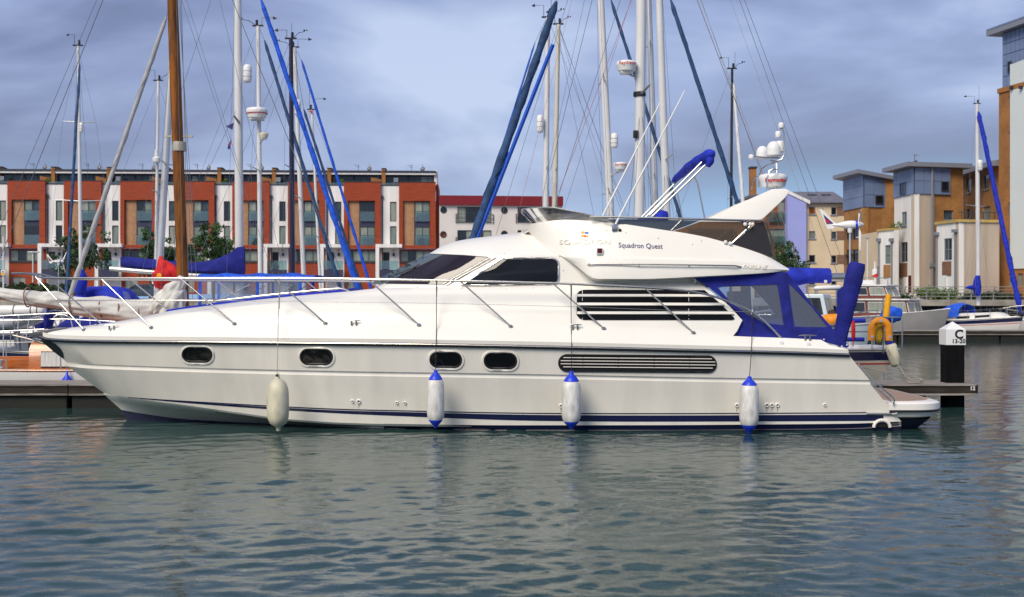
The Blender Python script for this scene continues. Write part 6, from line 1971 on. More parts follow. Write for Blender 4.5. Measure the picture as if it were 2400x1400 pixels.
# its fender, only the blue cap shows above the pontoon
c = P(157,893,27.2)
t = thing('boat_fender', 'fender with blue cap against the wooden boat left of the bow', 'fender', c, 'fenders on the boats behind')
MB().lathe(c, [(.0,.24),(.02,.22),(.03,.14),(.09,.06),(.13,.0)], 16).build('end_cap', FENDB, t, angle=60)
MB().lathe(c, [(.13,-.002),(.14,-.1),(.14,-.35),(.1,-.42)], 16).build('body', FENDW, t, angle=60)
MB().tube([c+Vector((0,0,.22)), c+Vector((-.02,.06,.55))], .008, 5).build('rope', ROPEM, t)

# motor cruiser with blue cockpit enclosure
MC = Boat('canopied_cruiser', 'small white cruiser with bright blue canopy and clear windows behind the foredeck', 'boat', (P(650,0,32.5).x, 32.5), 0, BR)
MC.hull(4.2, 2.6, 1.35, 1.15, 1.0, HW, stripe=NAVY)
MC.cabin(.3, 3.2, .9, .55, GEL2, 2)
def canopy_box(B, px0, px1, pyt, pyb, d, hb, mat, windows, top_tail=None):
    x0, x1 = P(px0,0,d).x, P(px1,0,d).x; zt = P(0,pyt,d).z; zb_ = P(0,pyb,d).z
    yc = B.M.y
    prof = [(hb,0),(hb*.98,.55),(hb*.86,.88),(hb*.5,.98),(0,1.0),(-hb*.5,.98),(-hb*.86,.88),(-hb*.98,.55),(-hb,0)]
    rows = []
    for k in range(11):
        t = k/10; x = lerp(x0,x1,t); dr = .03*math.sin(k*2.2)+ (.18*max(0,t-.75)*4)**2
        rows.append([Vector((x, yc-y_, lerp(zt-.22,zt,f)-dr*f)) for y_,f in prof])
    cn = MB().grid(rows, cap0=False, cap1=False).build('canopy_top', mat, B.t, angle=60)
    for sg_ in (1,-1):
        y_ = yc-sg_*hb
        for i,(a,b_) in enumerate(windows):
            xa, xb = P(a,0,d).x, P(b_,0,d).x
            MB().box(xa,xb,y_-.006,y_+.006,zb_,zt-.22).build('vinyl_window', VINYL, cn, smooth=False)
            MB().box(xa-.07,xa-.002,y_-.02,y_+.02,zb_,zt-.222).build('canvas_post', mat, cn, smooth=False)
            MB().tube([(xa+.1,y_-sg_*.05,zb_),(xb-.15,y_-sg_*.05,zt-.3)], .012, 5).build('frame_hoop', CHROME, cn)
        MB().box(xb,xb+.08,y_-.02,y_+.02,zb_,zt-.222).build('canvas_post', mat, cn, smooth=False)
canopy_box(MC, 462, 735, 641, 722, 31.5, 1.0, BRIGHTC, [(472,600),(607,700)])
# boat with thick white mast and long navy boom cover
S5 = sloop('white-masted yacht with long navy boom cover and capsule reflector, behind the foredeck', 39.2, 562, (556,-190), 20, 0, (4.4,4.6),
           furl=((612,0),(830,650),12.5,BRIGHTC), seed=2)
rows = []
for px, y0, y1, ww in ((283,627,603,.05),(300,630,602,.14),(350,634,607,.17),(400,637,612,.18),(450,640,616,.2),(490,643,612,.2),(520,645,603,.2),(545,648,590,.2),(556,650,580,.17),(573,650,578,.16)):
    a, b_ = P(px,y0,38.9), P(px,y1,38.9)
    rows.append([a, lerp(a,b_,.25)+Vector((0,-ww,0)), lerp(a,b_,.6)+Vector((0,-ww*.8,0)), b_+Vector((0,-.05,0)), b_+Vector((0,.05,0)), lerp(a,b_,.6)+Vector((0,ww*.8,0)), lerp(a,b_,.25)+Vector((0,ww,0))])
MB().grid(rows, wrap=True, cap0=True, cap1=True).build('boom_cover', NAVYC, S5.t, angle=60)
MB().tube([P(258,630,38.9),P(400,641,38.9),P(556,652,38.9)], .085, 10).build('boom', ALU, S5.t)
S5.capsule(P(580,173,39.2), 10*39.2/FPX, 44*39.2/FPX)
sp_o = MB().tube([P(562,290,39.2),P(547,270,38.4)], [.05,.03], 6).build('spreader', PLASG, S5.t)
for (a,b_) in ((562,0),(548,272)),: pass
S5.wire(P(556,-150,39.2), P(430,0,39.2)+Vector((0,0,-0.0)), .006) if False else None
S5.wire(P(515,0,38.6), P(666,640,38), .006, name='shroud'); S5.wire(P(437,0,38.6), P(560,390,38.6), .006, name='shroud'); S5.wire(P(553,260,38.5), P(478,420,38.2), .006, name='flag_halyard')
fl_ = MB().add([P(548,288,38.5),P(528,296,38.5)+Vector((0,.04,0)),P(545,305,38.5)], [(0,1,2)]).build('pennant', NAVP, S5.t, smooth=False)
fl_ = MB().prism([P(543,326,38.5),P(535,338,38.5),P(533,349,38.5),P(538,351,38.5),P(541,340,38.5)], (0,.01,0)).build('ensign', NAVP, S5.t, smooth=False)
MB().prism([P(542,332,38.49),P(537,337,38.49),P(537,342,38.49),P(540,342,38.49)], (0,.004,0)).build('red_cross', REDP, fl_, smooth=False)

S3 = sloop('yacht with leaning grey mast and pale grey sail furled down to the left', 35.4, 366, (412,-40), 17, math.pi, (5.0,4.2),
           mat=ALU, furl=((390,40),(165,690),12,GREYC), sprd=((385,.7),), seed=3, mh=0)
redb = soft_roll([(P(377,602,35.0),.05),(P(378,612,34.95),.10),(P(382,628,34.9),.22),(P(384,645,34.9),.32),(P(377,662,34.9),.27),(P(370,676,34.9),.10)], REDC, 'red_sail_cover', S3.t, 6, amp=.06)
soft_roll([(P(386,618,34.95),.10),(P(404,634,34.85),.16),(P(430,655,34.8),.04)], REDC, 'red_cover_tail', S3.t, 7, amp=.06)
MB().lathe(P(373,646,34.45), [(.001,0),(.07,.0),(.07,.01)], 14, (0,-1,0)).build('maker_badge', YELP, redb)
S7 = sloop('yacht with dark navy mast in the middle of the left mast group', 42.7, 686, (682,92), 12, 0, (4.0,4.6), mat=pm('dark_mast',(0.018,.016,.045),.35), furl=((712,256),(835,640),7,SLATEC), sprd=((190,.6),(395,.85)), hullm=HB, seed=4, mh=2)
MB().tube([P(686,640,42.6),P(686,655,42.6)], .22, 12).build('mast_boot', BRIGHTC, S7.t)
S6 = sloop('yacht whose mast carries a large red-lined radome and a small cream one', 46.2, 611, (605,62), 11, 0, (4.2,4.8), furl=((620,95),(790,650),9,SLATEC), sprd=((400,.9),), seed=5, mh=2)
S6.radar(P(605,281,46.0)+Vector((0,-.2,0)), 25*46/FPX, 26*46/FPX, None, True)
S6.radar(P(621,326,46.0)+Vector((0,-.2,0)), 10.5*46/FPX, 13*46/FPX, mat=FENDC)
S8 = sloop('yacht with slim white mast and a bright blue furled headsail, right of the dark mast', 49.8, 716, (690,112), 11, 0, (4.0,4.6), furl=((707,142),(860,645),7,BRIGHTC), sprd=((465,.8),), seed=6, mh=2)
S8.capsule(P(697,252,49.6), 8*49.6/FPX, 37*49.6/FPX)
S9 = sloop('distant small yacht with a thin white mast and red wind pennant', 56.5, 754, (731,258), 6.5, 0, (3.4,4.0), sprd=((555,.55),), seed=7)
MB().add([P(732,258,56.4),P(723,262,56.4),P(731,266,56.4)], [(0,1,2)]).build('red_pennant', REDP, S9.t, smooth=False)
S1 = sloop('yacht at far left with thin grey mast and white spreaders', 50.0, 191, (183,108), 8.5, R(-80), (3.6,4.4), furl=None, sprd=((287,.66),(472,1.05)), seed=8, mh=1, hood=BLUEC)
S1.furl(P(187,148,49.8), S1.w(3.6,0,1.4), 7*50/FPX, SLATEC)
S1.capsule(P(190.5,299,49.8), .075, .42)
S2 = sloop('slender white mast with a stubby radar can, left of the brown mast', 53.5, 364, (371,190), 8, 0, (3.4,4.2), sprd=((450,.5),), seed=9, mh=2)
c = P(367,378,53.3); MB().lathe(c, [(.16,-.05),(.18,0),(.18,.14),(.13,.18),(.10,.2),(.10,.5),(.06,.52)], 14).build('radar_can', PLASW, S2.t)

# clutter on the nearest left boats: dinghy, life raft, blue sprayhood, wind generator
DB = Boat('davit_yacht', 'white yacht at the left edge with stainless pushpit and blue stripe', 'sailing boat', (P(230,0,33.2).x, 33.2), math.pi, BR)
DB.hull(4.0, 3.2, 1.35, 1.05, .95, HW, stripe=NAVY); DB.cabin(-1.2, 2.2, .8, .4, GEL2, 3); DB.rails(7, .62)
lump(DB.w(.2,0,1.55), .95, .75, .26, NAVYC, 'cockpit_cover', DB.t, 31, .06)
lump(DB.w(1.6,-.2,1.75), .25, .3, .3, NAVYC, 'folded_hood', DB.t, 32, .08)
om = MB().lathe(DB.w(2.6,-1.1,.95), [(.04,-.55),(.06,-.1),(.13,0),(.16,.12),(.14,.3),(.06,.36)], 14).build('outboard_motor', PLASG, DB.t)
MB().tube([DB.w(2.6,-1.1,.9), DB.w(2.6,-1.0,1.4)], .025, 6).build('motor_bracket', CHROME, om)
MB().tube([DB.w(1.2,-1.15,1.1), DB.w(1.2,-1.15,1.75)], .05, 8).build('navy_dan_bag', NAVYC, DB.t)
m = MB(); dd = 31.2
for pts in ([(-20,742),(60,738),(150,734),(255,741)],[(-20,752),(60,750),(150,748),(270,754)],[(125,745),(135,738),(150,738),(165,745),(172,778)],[(60,800),(68,748),(90,742),(104,750),(112,800)],
            [(8,900),(8,742)],[(40,790),(44,740)],[(190,790),(186,737)],[(215,790),(209,738)],[(238,792),(232,740)],[(-20,778),(100,772),(200,776)]):
    m.tube([P(a_,b_,dd) for a_,b_ in pts], .014, 6)
m.build('stainless_frame', pm('bright_steel',(0.75,.75,.74),.35,.6), DB.t)
MB().tube([P(106,738,dd-.1),P(108,750,dd-.1),P(107,772,dd-.1)], [.05,.07,.04], 8).build('navy_line_bag', NAVYC, DB.t)
def dinghy(px, py, d, label):
    c = P(px,py,d); t = thing('inflatable_dinghy', label, 'dinghy', c)
    GR = pm('hypalon_grey',(0.55,.56,.60),.6,var=.1,vscale=3)
    pts = [c+Vector(p) for p in ((-1.3,-.5,.05),(-.4,-.55,0),(.3,-.5,.06),(.75,-.25,.2),(.85,0,.26),(.75,.25,.2),(.3,.5,.06),(-.4,.55,0),(-1.3,.5,.05))]
    tb_ = MB().tube(pts, [.08,.15,.15,.15,.14,.15,.15,.15,.08], 14).build('tube', GR, t, angle=60)
    MB().tube([p+Vector((0,-.0,.15)) for p in pts[1:8]], .02, 6).build('blue_band', ROPEB, tb_)
    MB().box(c.x-1.1,c.x+.5,c.y-.4,c.y+.4,c.z-.14,c.z-.08).build('floor', PLASG, t, smooth=False)
    MB().box(c.x-.25,c.x+.0,c.y-.45,c.y+.45,c.z+.05,c.z+.1).build('thwart', PLASW, t, smooth=False, bevel=.01)
    MB().box(c.x-1.15,c.x-1.1,c.y-.4,c.y+.4,c.z-.15,c.z+.25).build('transom', GR, t, smooth=False)
    for s_ in (-.4,.3): MB().tube([c+Vector((s_,0,-.1)), c+Vector((s_,.1,-.75))], .03, 6).build('support_chock', PLASG, t)
    return t
dinghy(18, 762, 32.0, 'grey and blue inflatable dinghy carried at the left edge')
c = P(62,728,31.4)
t = thing('life_raft_canister', 'white life raft canister with dark strap net at left', 'life raft', c)
lb_ = MB().tube([c+Vector((-.75,0,0)),c+Vector((-.68,0,0)),c+Vector((.42,0,0)),c+Vector((.49,0,0))], [.09,.14,.14,.09], 14).build('canister', PLASW, t, angle=60)
for s_ in (-.3,.15,.32): MB().tube([c+Vector((s_,.145*math.cos(k*.42),.145*math.sin(k*.42))) for k in range(15)], .012, 5, closed=True).build('strap', BLKP, lb_)
MB().tube([c+Vector((-.3,-.1,-.2)),c+Vector((-.3,0,-.9))], .02, 5).tube([c+Vector((.2,-.1,-.2)),c+Vector((.2,0,-.9))], .02, 5).build('cradle', CHROME, t)
SHB = Boat('sprayhood_yacht', 'small yacht with deep blue sprayhood seen under the bow rail', 'sailing boat', (P(120,0,43.0).x, 43.0), 0, BR)
SHB.hull(4.6, 3.4, 1.3, 1.35, 1.2, HW, stripe=NAVY); SHB.cabin(-.5,3.2,.8,.4,GEL2,3)
d_ = 42.6; rows = []
for px, f in ((180,.45),(188,.85),(205,1.0),(240,1.02),(270,1.0),(288,.9),(300,.6),(312,.12)):
    zt_, zb_ = P(0,lerp(716,674,f),d_).z, P(0,718,d_).z; x = P(px,0,d_).x
    rows.append([Vector((x,43-.85,zb_)),Vector((x,43-.82,lerp(zb_,zt_,.7))),Vector((x,43-.55,zt_)),Vector((x,43,zt_+.04)),Vector((x,43+.55,zt_)),Vector((x,43+.82,lerp(zb_,zt_,.7))),Vector((x,43+.85,zb_))])
ho = MB().grid(rows, cap0=True, cap1=True).build('sprayhood', BLUEC, SHB.t, angle=60)
q = [P(287,682,d_-.75),P(301,686,d_-.7),P(307,702,d_-.7),P(292,706,d_-.8)]
MB().prism(q,(0,.01,0)).build('window', VINYL, ho, smooth=False)
MB().lathe(P(188,660,41.8), [(.12,-.5),(.2,-.3),(.25,.0),(.2,.25),(.1,.42)], 14).build('sail_bag', BLUEC, SHB.t)
def wind_generator(px, py, d, base_py, label, s_=1.0, face=1, tailcol=None, head='front'):
    c = P(px,py,d); b_ = P(px,base_py,d)
    t = thing('wind_generator', label, 'wind generator', b_)
    MB().tube([b_, c+Vector((0,0,-.1*s_))], .035*s_, 8).build('pole', ALU, t)
    ax = Vector((face,-.25,0)).normalized()
    body = MB().lathe(c, [(.02*s_,-.62*s_),(.07*s_,-.4*s_),(.14*s_,-.15*s_),(.155*s_,.05*s_),(.14*s_,.2*s_),(.12*s_,.26*s_)], 16, ax).build('body', PLASW, t)
    MB().lathe(c, [(.145*s_,.2*s_),(.15*s_,.21*s_),(.15*s_,.27*s_),(.14*s_,.28*s_)], 16, ax).build('blue_collar', FENDB, t)
    MB().lathe(c, [(.13*s_,.285*s_),(.11*s_,.36*s_),(.05*s_,.46*s_),(.005,.5*s_)], 16, ax).build('spinner', PLASW, t)
    MB().lathe(c+Vector((0,0,-.12*s_)), [(.07*s_,-.18*s_),(.09*s_,-.1*s_),(.09*s_,.05*s_)], 12).build('yaw_neck', PLASW, t)
    u = Vector((0,0,1))
    q = [c+ax*(-.45*s_)+u*(.02*s_), c+ax*(-.62*s_)+u*(.16*s_), c+ax*(-.95*s_)+u*(.55*s_), c+ax*(-1.1*s_)+u*(.6*s_), c+ax*(-1.02*s_)+u*(.4*s_), c+ax*(-.86*s_)+u*(-.02*s_), c+ax*(-.8*s_)+u*(-.16*s_), c+ax*(-.6*s_)+u*(-.15*s_)]
    tf = MB().prism(q, Vector((0,.03,0))).build('tail_fin', PLASW, t, smooth=False, bevel=.006)
    mk = [c+ax*(-.96*s_)+u*(.40*s_), c+ax*(-.60*s_)+u*(.06*s_), c+ax*(-.84*s_)+u*(.04*s_)]
    MB().prism([p+Vector((0,-.012,0)) for p in mk], Vector((0,.006,0))).build('tail_mark', NAVP, tf, smooth=False)
    cc_ = (mk[0]+mk[1]+mk[2])/3
    MB().prism([lerp(cc_,p,.55)+Vector((0,-.016,-.03*s_)) for p in mk], Vector((0,.006,0))).build('tail_mark', REDP, tf, smooth=False)
    side = ax.cross(u).normalized()
    hub = c+ax*.36*s_
    for k in range(3):
        a = R(90+120*k+ (180 if head == 'front' else 35)); dv = u*math.sin(a)+side*math.cos(a)
        MB().prism([hub+dv*.1*s_-ax*.03*s_, hub+dv*.3*s_+ax*.04*s_, hub+dv*.95*s_+ax*.01*s_, hub+dv*.95*s_-ax*.02*s_, hub+dv*.3*s_-ax*.05*s_], side.cross(dv)*.0+dv.cross(ax)*.02*s_).build('blade', PLASW, t, smooth=False)
wind_generator(137, 613, 40, 720, 'white wind generator with cross-slotted tail at far left', .42, 1, head='side')

# ---- right group -----------------------------------------------------
KD = 29.2
K = Boat('cream_yacht', 'cream yacht with navy stripe behind the stern, hung with rescue gear', 'sailing boat', (P(1498,0,KD).x, KD), math.pi, BR)
Kst = P(2100,0,KD-.8).x - K.M.x; Kbow = K.M.x - P(1010,0,KD).x
K.hull(Kbow, Kst, 1.55, 1.45, 1.16, HC, stripe=NAVY, red=True, trans=.75, rake=1.2)
K.cabin(-1.5, 2.9, .95, .45, GEL2, 4)
K.mast(P(1496,772,KD), P(1508,-640,KD), 24*KD/FPX, mat=ALUW)
K.furl(P(1304,4,KD), P(1030,785,KD), 21*KD/FPX, SLATEC, seed=11)
K.wire(P(1508,-620,KD), P(1304,4,KD), .01, name='forestay')
K.wire(P(1296,105,KD-.05), P(1118,560,KD-.05), .05, BRIGHTC and ROPEB, 'blue_sheet')
K.wire(P(1508,-630,KD), P(1962,640,KD-.9), .006, name='backstay'); K.wire(P(1508,-630,KD), P(1985,640,KD+.9), .006, name='backstay')
K.wire(P(1508,-560,KD), P(1915,560,KD), .004, ROPEM, 'halyard'); K.wire(P(1520,-300,KD), P(1792,420,KD), .004, ROPER, 'halyard')
K.wire(P(1540,-300,KD), P(1850,600,KD), .004, pm('green_line',(0.02,.25,.22),.8), 'halyard'); K.wire(P(1530,-300,KD), P(1880,640,KD), .005, ROPEM, 'halyard')
for z in (222, -250):
    zz = CAMZ+(700-z)*KD/FPX; K.spreader(zz, 1.0, th=.04, mat=PLASG)
K.shrouds([(CAMZ+(700+250)*KD/FPX,.85),(CAMZ+(700-222)*KD/FPX,1.0)], .006)
MB().lathe(P(1499,222,KD), [(.15,-.05),(.155,0),(.15,.06)], 14).build('mast_collar', BLKP, K.t)
c = P(1467,172,KD)+Vector((0,-.15,0)); K.radar(c, 24*KD/FPX, 26*KD/FPX, 'Raytheon')
MB().obox(P(1490,315,KD-.1), (.06,0,0),(0,.06,0),(0,0,.09)).build('deck_light', BLKP, K.t, bevel=.01)
p0 = P(1500,655,KD); p1 = P(1988,650,KD)
MB().tube([p0,p1], .105, 12).build('boom', CHROME, K.t)
rows = []; rg = random.Random(4)
for k in range(24):
    t_ = k/23; c = lerp(p0,P(1945,649,KD),t_); hh = lerp(.36,.2,t_)+.012*rg.random(); dn = .17+.02*math.sin(k*1.1)+ (.03 if .7<t_<.85 else 0)
    rows.append([c+Vector((0,0,-dn)), c+Vector((0,-.16,-dn*.7)), c+Vector((0,-.19,.02)), c+Vector((0,-.13,hh*.7)), c+Vector((0,0,hh)), c+Vector((0,.13,hh*.7)), c+Vector((0,.19,.02)), c+Vector((0,.16,-dn*.7))])
bc = MB().grid(rows, wrap=True, cap0=True, cap1=True).build('boom_cover', BLUEC, K.t, angle=60)
MB().obox(P(1935,660,KD-.2), (.035,0,0),(0,.003,0),(0,0,.035)).build('maker_patch', PLASW, bc)
MB().lathe(p1, [(.0,0),(.09,0),(.09,.02)], 14, (1,0,0)).build('boom_end', BLKP, K.t)
xs_ = P(2090,0,KD).x
m = MB()
zr = K.sheer(-Kst)
for y_, h_ in ((-1.1,.75),(-.35,.75),(.35,.75),(1.1,.75)): m.tube([(xs_-.1,KD+y_,zr),(xs_-.1,KD+y_,zr+h_)], .016, 6)
for h_ in (.42,.75): m.tube([(xs_-1.6,KD-1.22,zr+h_),(xs_-.25,KD-1.16,zr+h_),(xs_-.1,KD-1.0,zr+h_),(xs_-.1,KD+1.1,zr+h_)], .016, 6)
for x_ in (1.6,.85): m.tube([(xs_-x_,KD-1.22,zr),(xs_-x_,KD-1.22,zr+.75)], .015, 6)
m.build('pushpit', CHROME, K.t)
MB().tube([P(1984,752,KD-1.25),P(2028,752,KD-1.25)], .05, 8).tube([P(1984,796,KD-1.25),P(2025,796,KD-1.25)], .05, 8).build('rail_padding', BLUEC, K.t)
lump(P(2035,815,KD-.6), .35, .3, .07, GEL2, 'stern_locker', K.t, 4, .02)
# rescue gear on its pushpit
def horseshoe(px, py, d, label):
    c = P(px,py,d); k_ = d/FPX
    t = thing('horseshoe_buoy', label, 'lifebuoy', c+Vector((0,0,-.4)))
    pts = [c+Vector((.0+20*k_*math.cos(R(a)),0,4*k_+20*k_*math.sin(R(a)))) for a in range(-10,191,14)]
    pts = [c+Vector((21*k_,0,-22*k_))]+pts+[c+Vector((-21*k_,0,-22*k_))]
    bd = MB()
    rows = []
    for i,p in enumerate(pts):
        a = pts[min(i+1,len(pts)-1)]-pts[max(0,i-1)]; nrm = Vector((0,-1,0)); s2 = a.normalized().cross(nrm)
        wv = 8.6*k_; th = .055
        rows.append([p+s2*wv*math.cos(R(q_))+nrm*th*math.sin(R(q_)) for q_ in range(0,360,30)])
    bo = bd.grid(rows, wrap=True, cap0=True, cap1=True).build('ring', ORAP, t, angle=60)
    for s2 in (-1,1): MB().obox(c+Vector((s2*21*k_,-.06,-14*k_)), (.03,0,0),(0,.004,0),(0,0,.035)).build('reflective_patch', ALU, bo)
    MB().obox(c+Vector((0,-.06,24*k_)), (.035,0,0),(0,.006,0),(0,0,.03)).build('holder_clip', ALU, bo)
    lettering('1001', .05, c+Vector((-.115,-.062,17*k_)), (.75,0,.65), (-.65,0,.75), BLKP, bo, 'lettering')
    return t
horseshoe(2063, 776, KD-1.4, 'orange horseshoe lifebuoy hung on the cream yacht stern rail')
c = P(2080,720,KD-1.3)
t = thing('rescue_sling_tube', 'upright yellow tube above the orange horseshoe lifebuoy', 'rescue tube', P(2078,744,KD-1.3))
yt = MB().tube([P(2077,743,KD-1.3),P(2082,696,KD-1.3)], .073, 14).build('tube', YELP, t, angle=50)
MB().tube([P(2082.2,696,KD-1.3),P(2083,690,KD-1.3)], .06, 14).build('cap', YELP, t, angle=50)
MB().tube([P(2070,830,KD-1.25),P(2070,700,KD-1.25)], .02, 6).build('staff', CHROME, t)
lump(P(2060,780,KD-1.2), .09, .07, .22, pm('yellow_bag',(0.62,.40,.03),.8), 'yellow_bag', t, 3)
c = P(2094,798,KD-1.5)
t = thing('boat_fender', 'long cream fender with navy top hanging from the cream yacht stern', 'fender', P(2104,855,KD-1.5), 'fenders on the boats behind')
a_, b_ = P(2086,806,KD-1.5), P(2101,858,KD-1.5)
MB().tube([a_, lerp(a_,b_,.1), lerp(a_,b_,.9), b_], [.10,.135,.125,.09], 18).build('body', FENDC, t, angle=60)
MB().tube([a_+(a_-b_)*.12, a_+(a_-b_)*.04, a_], [.03,.09,.105], 16).build('end_cap', NAVYC, t, angle=60)
MB().tube([P(2073,806,KD-1.3), P(2125,885,KD-2.9), P(2146,886,26.0)], .012, 5).build('mooring_rope', ROPEM, K.t)
MB().tube([P(2000,858,KD-1.5), P(2060,868,KD-2.2), P(2140,880,26.0)], .012, 5).build('mooring_rope', ROPEM, K.t)
# standing blue covered board
a_, b_ = P(1966,806,26.6), P(2011,616,26.6)
t = thing('blue_covered_board', 'tall upright board in a dark blue canvas cover behind the yacht stern', 'canvas cover', a_)
rows = []; ax = (b_-a_).normalized(); sd_ = Vector((ax.z,0,-ax.x))
for k in range(15):
    f = k/14; c = lerp(a_,b_,f); wv = lerp(.14,.185,min(1,f*1.25)) if f < .93 else lerp(.185,.15,(f-.93)/.07)
    th = .11 if f < .95 else .05
    wr = .008*math.sin(k*1.9)
    rows.append([c+sd_*(wv+wr)+Vector((0,-th*.3,0)), c+sd_*wv*.6+Vector((0,-th,0)), c-sd_*wv*.6+Vector((0,-th,0)), c-sd_*(wv-wr)+Vector((0,-th*.3,0)), c-sd_*wv+Vector((0,th,0)), c+sd_*wv+Vector((0,th,0))])
MB().grid(rows, wrap=True, cap0=True, cap1=True).build('cover', NAVYC, t, angle=50)
MB().tube([a_+Vector((0,0,-.95)), a_], .03, 6).build('foot', CHROME, t)
wind_generator(1992, 527, KD, 830, 'white wind generator with blue collar beside the brick tower', .66, 1, head='front')
t = thing('red_life_ring_bag', 'red throw-line bag tied to rail beside the blue covered board', 'rescue bag', P(1999,800,KD-1.3))
lump(P(2000,775,KD-1.3), .045, .05, .22, REDC, 'bag', t, 5); MB().tube([P(2000,796,KD-1.3),P(1999,812,KD-1.3)], .012, 5).build('cord', REDC, t)

B12 = sloop('yacht whose pale leaning mast holds a capsule reflector and a small radome', 35.5, 1443, (1398,-220), 18, 0, (4.6,4.6), mat=ALUW, furl=((1432,0),(1595,510),9,SLATEC), sprd=((190,.95),(453,1.1)), seed=21)
B12.capsule(P(1440,330,35.3), 8.5*35.3/FPX, 36*35.3/FPX)
B12.radar(P(1453,400,35.2)+Vector((0,-.1,0)), 16*35.2/FPX, 18*35.2/FPX, 'Raymarine')
B14 = sloop('yacht with slim grey mast just right of the thick white mast', 39.8, 1545, (1517,-120), 15, 0, (4.2,4.6), mat=ALU, furl=((1572,0),(1725,465),11,SLATEC), sprd=((105,.6),(415,.9)), seed=22)
B15 = sloop('yacht with pale tapering mast, third of the tall masts amidships', 32.9, 1572, (1536,-260), 18, R(180), (4.4,4.4), mat=ALUW, sprd=((375,.9),), seed=23)
B10 = sloop('yacht with white mast and capsule reflector, left of the tall mast group', 43.4, 1275, (1284,42), 14, R(180), (4.4,4.6), furl=((1254,100),(1105,575),5,ROPEB), sprd=((395,.75),), seed=24, mh=2)
B10.capsule(P(1266,291,43.2), 8*43.2/FPX, 43*43.2/FPX)
B11 = sloop('yacht with square-headed cream mast, second of the left-hand pair amidships', 47.2, 1293, (1309,58), 12, R(180), (4.2,4.6), mat=pm('cream_mast',(0.58,.55,.46),.45), sprd=((398,.7),), seed=25, mh=2)
B11.wire(P(1325,60,47), P(1560,0,47)*1.0, .004) if False else None
B16 = sloop('distant yacht with black mast and white furled sail right of amidships', 52.0, 1712, (1716,162), 7, 0, (3.6,4.2), mat=pm('black_mast',(0.01,.01,.012),.35), furl=((1719,195),(1745,520),9,pm('white_furl',(0.75,.76,.78),.7)), sprd=((465,.55),), seed=26, mh=2)
# extra running rigging in the middle
B12.wire(P(1370,0,35.5), P(1250,560,35.5), .005, name='running_backstay'); B12.wire(P(1388,0,35.5), P(1290,400,35.5), .008, name='running_backstay')
B12.wire(P(1480,0,34.5), P(1310,450,34.5), .008, ROPER, 'flecked_halyard'); B12.wire(P(1302,50,35.5), P(1395,520,35.5), .005, name='shroud')
B10.wire(P(1340,0,43), P(1210,520,43), .006, ROPER, 'flecked_halyard'); B11.wire(P(1312,70,47), P(1440,520,47), .006, name='backstay'); B11.wire(P(1310,65,47), P(1490,560,47), .006, name='backstay')

